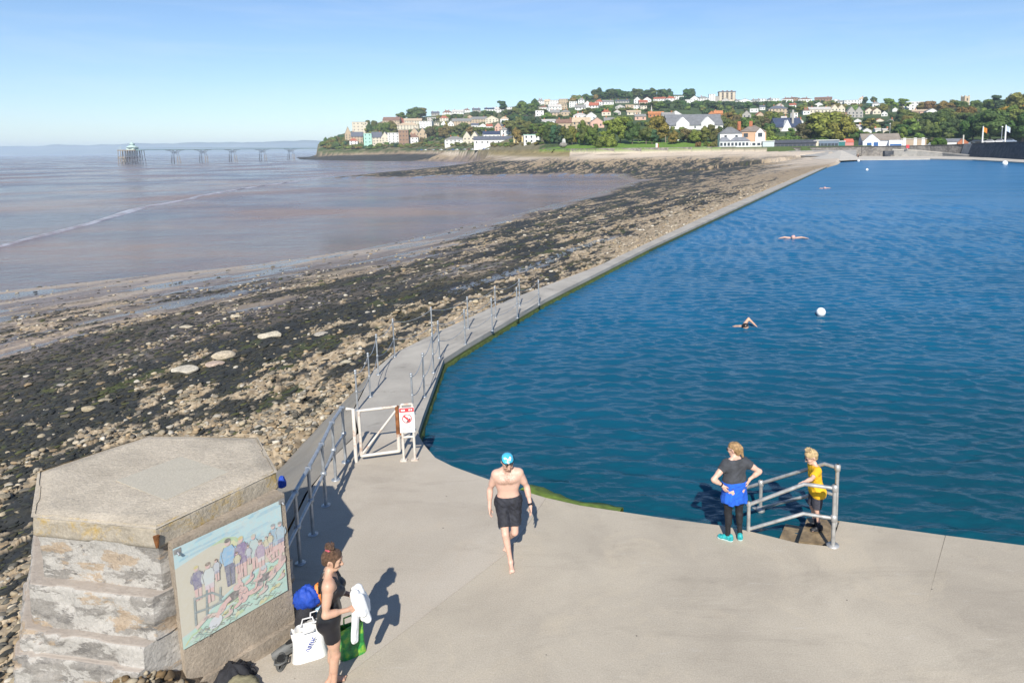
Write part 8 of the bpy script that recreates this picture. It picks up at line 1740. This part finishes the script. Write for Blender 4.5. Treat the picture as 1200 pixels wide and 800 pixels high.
# scrub and small trees that fill the gaps between the houses: with the smallest trees they read as one wood
fill = []
rf_ = random.Random(5)
for _try in range(9000):
    if len(fill) >= 700: break
    px = rf_.uniform(384, 1215); ylo = float(np.interp(px, bx, yr)) + 1; yhi = float(np.interp(px, [376, 430, 490, 560, 610, 640, 700, 1000, 1200], [175, 174.5, 172, 167, 168, 164, 163, 165, 160]))
    yb = rf_.uniform(ylo + .12 * (yhi - ylo), yhi); s0_ = rf_.uniform(5, 9.5) * (1 + .5 * (px > 1000))
    if any(abs(px - (q[0] + q[1]) / 2) < (q[1] - q[0] + s0_) / 2 and q[2] - 1.5 < yb and yb - s0_ * .75 < q[2] - .25 * (q[2] - q[3]) for q in HS): continue
    fill.append(((px, yb, s0_ * 1.15, s0_ * .75, rf_.choice((DK, MD, OL, MD, BG, DB)), 'round', '', None), {}))
for _ in range(170):
    px = rf_.uniform(382, 602); yb = float(np.interp(px, [380, 430, 490, 560, 602], [173.5, 174, 171.5, 170.5, 172])) + rf_.uniform(-2.5, 1.2); s0_ = rf_.uniform(3.5, 6.5); fill.append(((px, yb, s0_ * 1.5, s0_ * .55, rf_.choice((OL, MD, OL, BR, DB)), 'round', '', None), {}))
SPEC.sort(key=lambda q: -q[0][2] * q[0][3] - (500 if q[0][7] is None else 0))
isb = lambda q: q[0][5] in ('bush', 'pine')
ntree = 0; rest = []
def clear(q):   # the photo shows these houses: keep grown trees from standing right in front of them
    px, yb, wp, hp = q[0][:4]
    if q[0][7] is None: return q
    for h_ in HS:
        if abs(px - (h_[0] + h_[1]) / 2) < (h_[1] - h_[0]) / 2 + wp * .2 and yb > h_[2] - 1: hp = min(hp, max(3.5, yb - h_[2] + (h_[2] - h_[3]) * .35))
    return ((px, yb, min(wp, hp * 2.2), hp) + tuple(q[0][4:]), q[1])
SPEC = [clear(q) for q in SPEC]
for q in SPEC:
    if not isb(q):
        ntree += 1
        if ntree > 285: rest.append(q); continue
    plant(*q[0], **q[1])
fv, ff, fc, n0 = [], [], [], 0
small = []
for sd_ in range(5):
    r_ = np.random.default_rng(sd_ + 50); iv, if_ = ico(1); V = []; Fs = []; C_ = []; k0 = 0
    for _ in range(6):
        an = r_.random() * 6.28; rad = .55 * r_.random() ** .5; cz = r_.uniform(.25, .75); V.append(iv * np.array([.46, .46, .26]) + np.array([rad * math.cos(an), rad * math.sin(an), cz])); Fs.append(if_ + k0); k0 += len(iv); C_.append(np.full(len(iv), r_.uniform(.75, 1.15)))
        nl = 46; d = r_.normal(size=(nl, 3)); d /= np.linalg.norm(d, axis=1)[:, None]; c0 = d * np.array([.5, .5, .28]) + V[-1].mean(0); t1 = np.cross(d, r_.normal(size=(nl, 3))); t1 /= np.linalg.norm(t1, axis=1)[:, None]; t2 = np.cross(d, t1) + d * .4
        Q = np.stack([c0 - t1 * .1, c0 + t1 * .1, c0 + t2 * .13], 1).reshape(-1, 3); V.append(Q); Fs.append(np.arange(nl * 3).reshape(-1, 3) + k0); k0 += nl * 3; C_.append(np.repeat(r_.uniform(.65, 1.4, nl), 3))
    small.append((np.concatenate(V), np.concatenate(Fs), np.concatenate(C_)))
for q in rest + fill:
    g, jc, sc = plant(*q[0], **q[1], far=True); V, Fs, C_ = small[rf_.randrange(5)]; an = rf_.random() * 6.28; ca, sa = math.cos(an), math.sin(an)
    W_ = np.stack([(V[:, 0] * ca - V[:, 1] * sa) * sc[0] + g[0], (V[:, 0] * sa + V[:, 1] * ca) * sc[1] + g[1], V[:, 2] * sc[2] + g[2] - .1 * sc[2]], 1)
    fv.append(W_); ff.append(Fs + n0); fc.append(C_[:, None] * np.array(jc)[None]); n0 += len(V)
o = link('woodland', npmesh('woodland', np.concatenate(fv), np.concatenate(ff), M_leaf, False, np.concatenate(fc)), color=(1, 1, 1)); tag(o, 'mass of small trees and scrub filling the hillside between the houses', 'woodland', kind='stuff')

# ================================================================ THE AIR
m = bpy.data.materials.new('air'); m.use_nodes = True; nt = m.node_tree; nt.nodes.clear()
out = nt.nodes.new('ShaderNodeOutputMaterial'); pv_ = nt.nodes.new('ShaderNodeVolumePrincipled')
pv_.inputs['Color'].default_value = (.68, .84, 1.0, 1); pv_.inputs['Density'].default_value = 1.3e-4; pv_.inputs['Anisotropy'].default_value = .0
nt.links.new(pv_.outputs[0], out.inputs['Volume'])
hz = MB(); hz.box((0, 6400, 60), (28000, 13400, 140)).build('haze', m)
hz_o = bpy.data.objects['haze']; tag(hz_o, 'pale sea haze over the far coast', 'haze', kind='stuff')
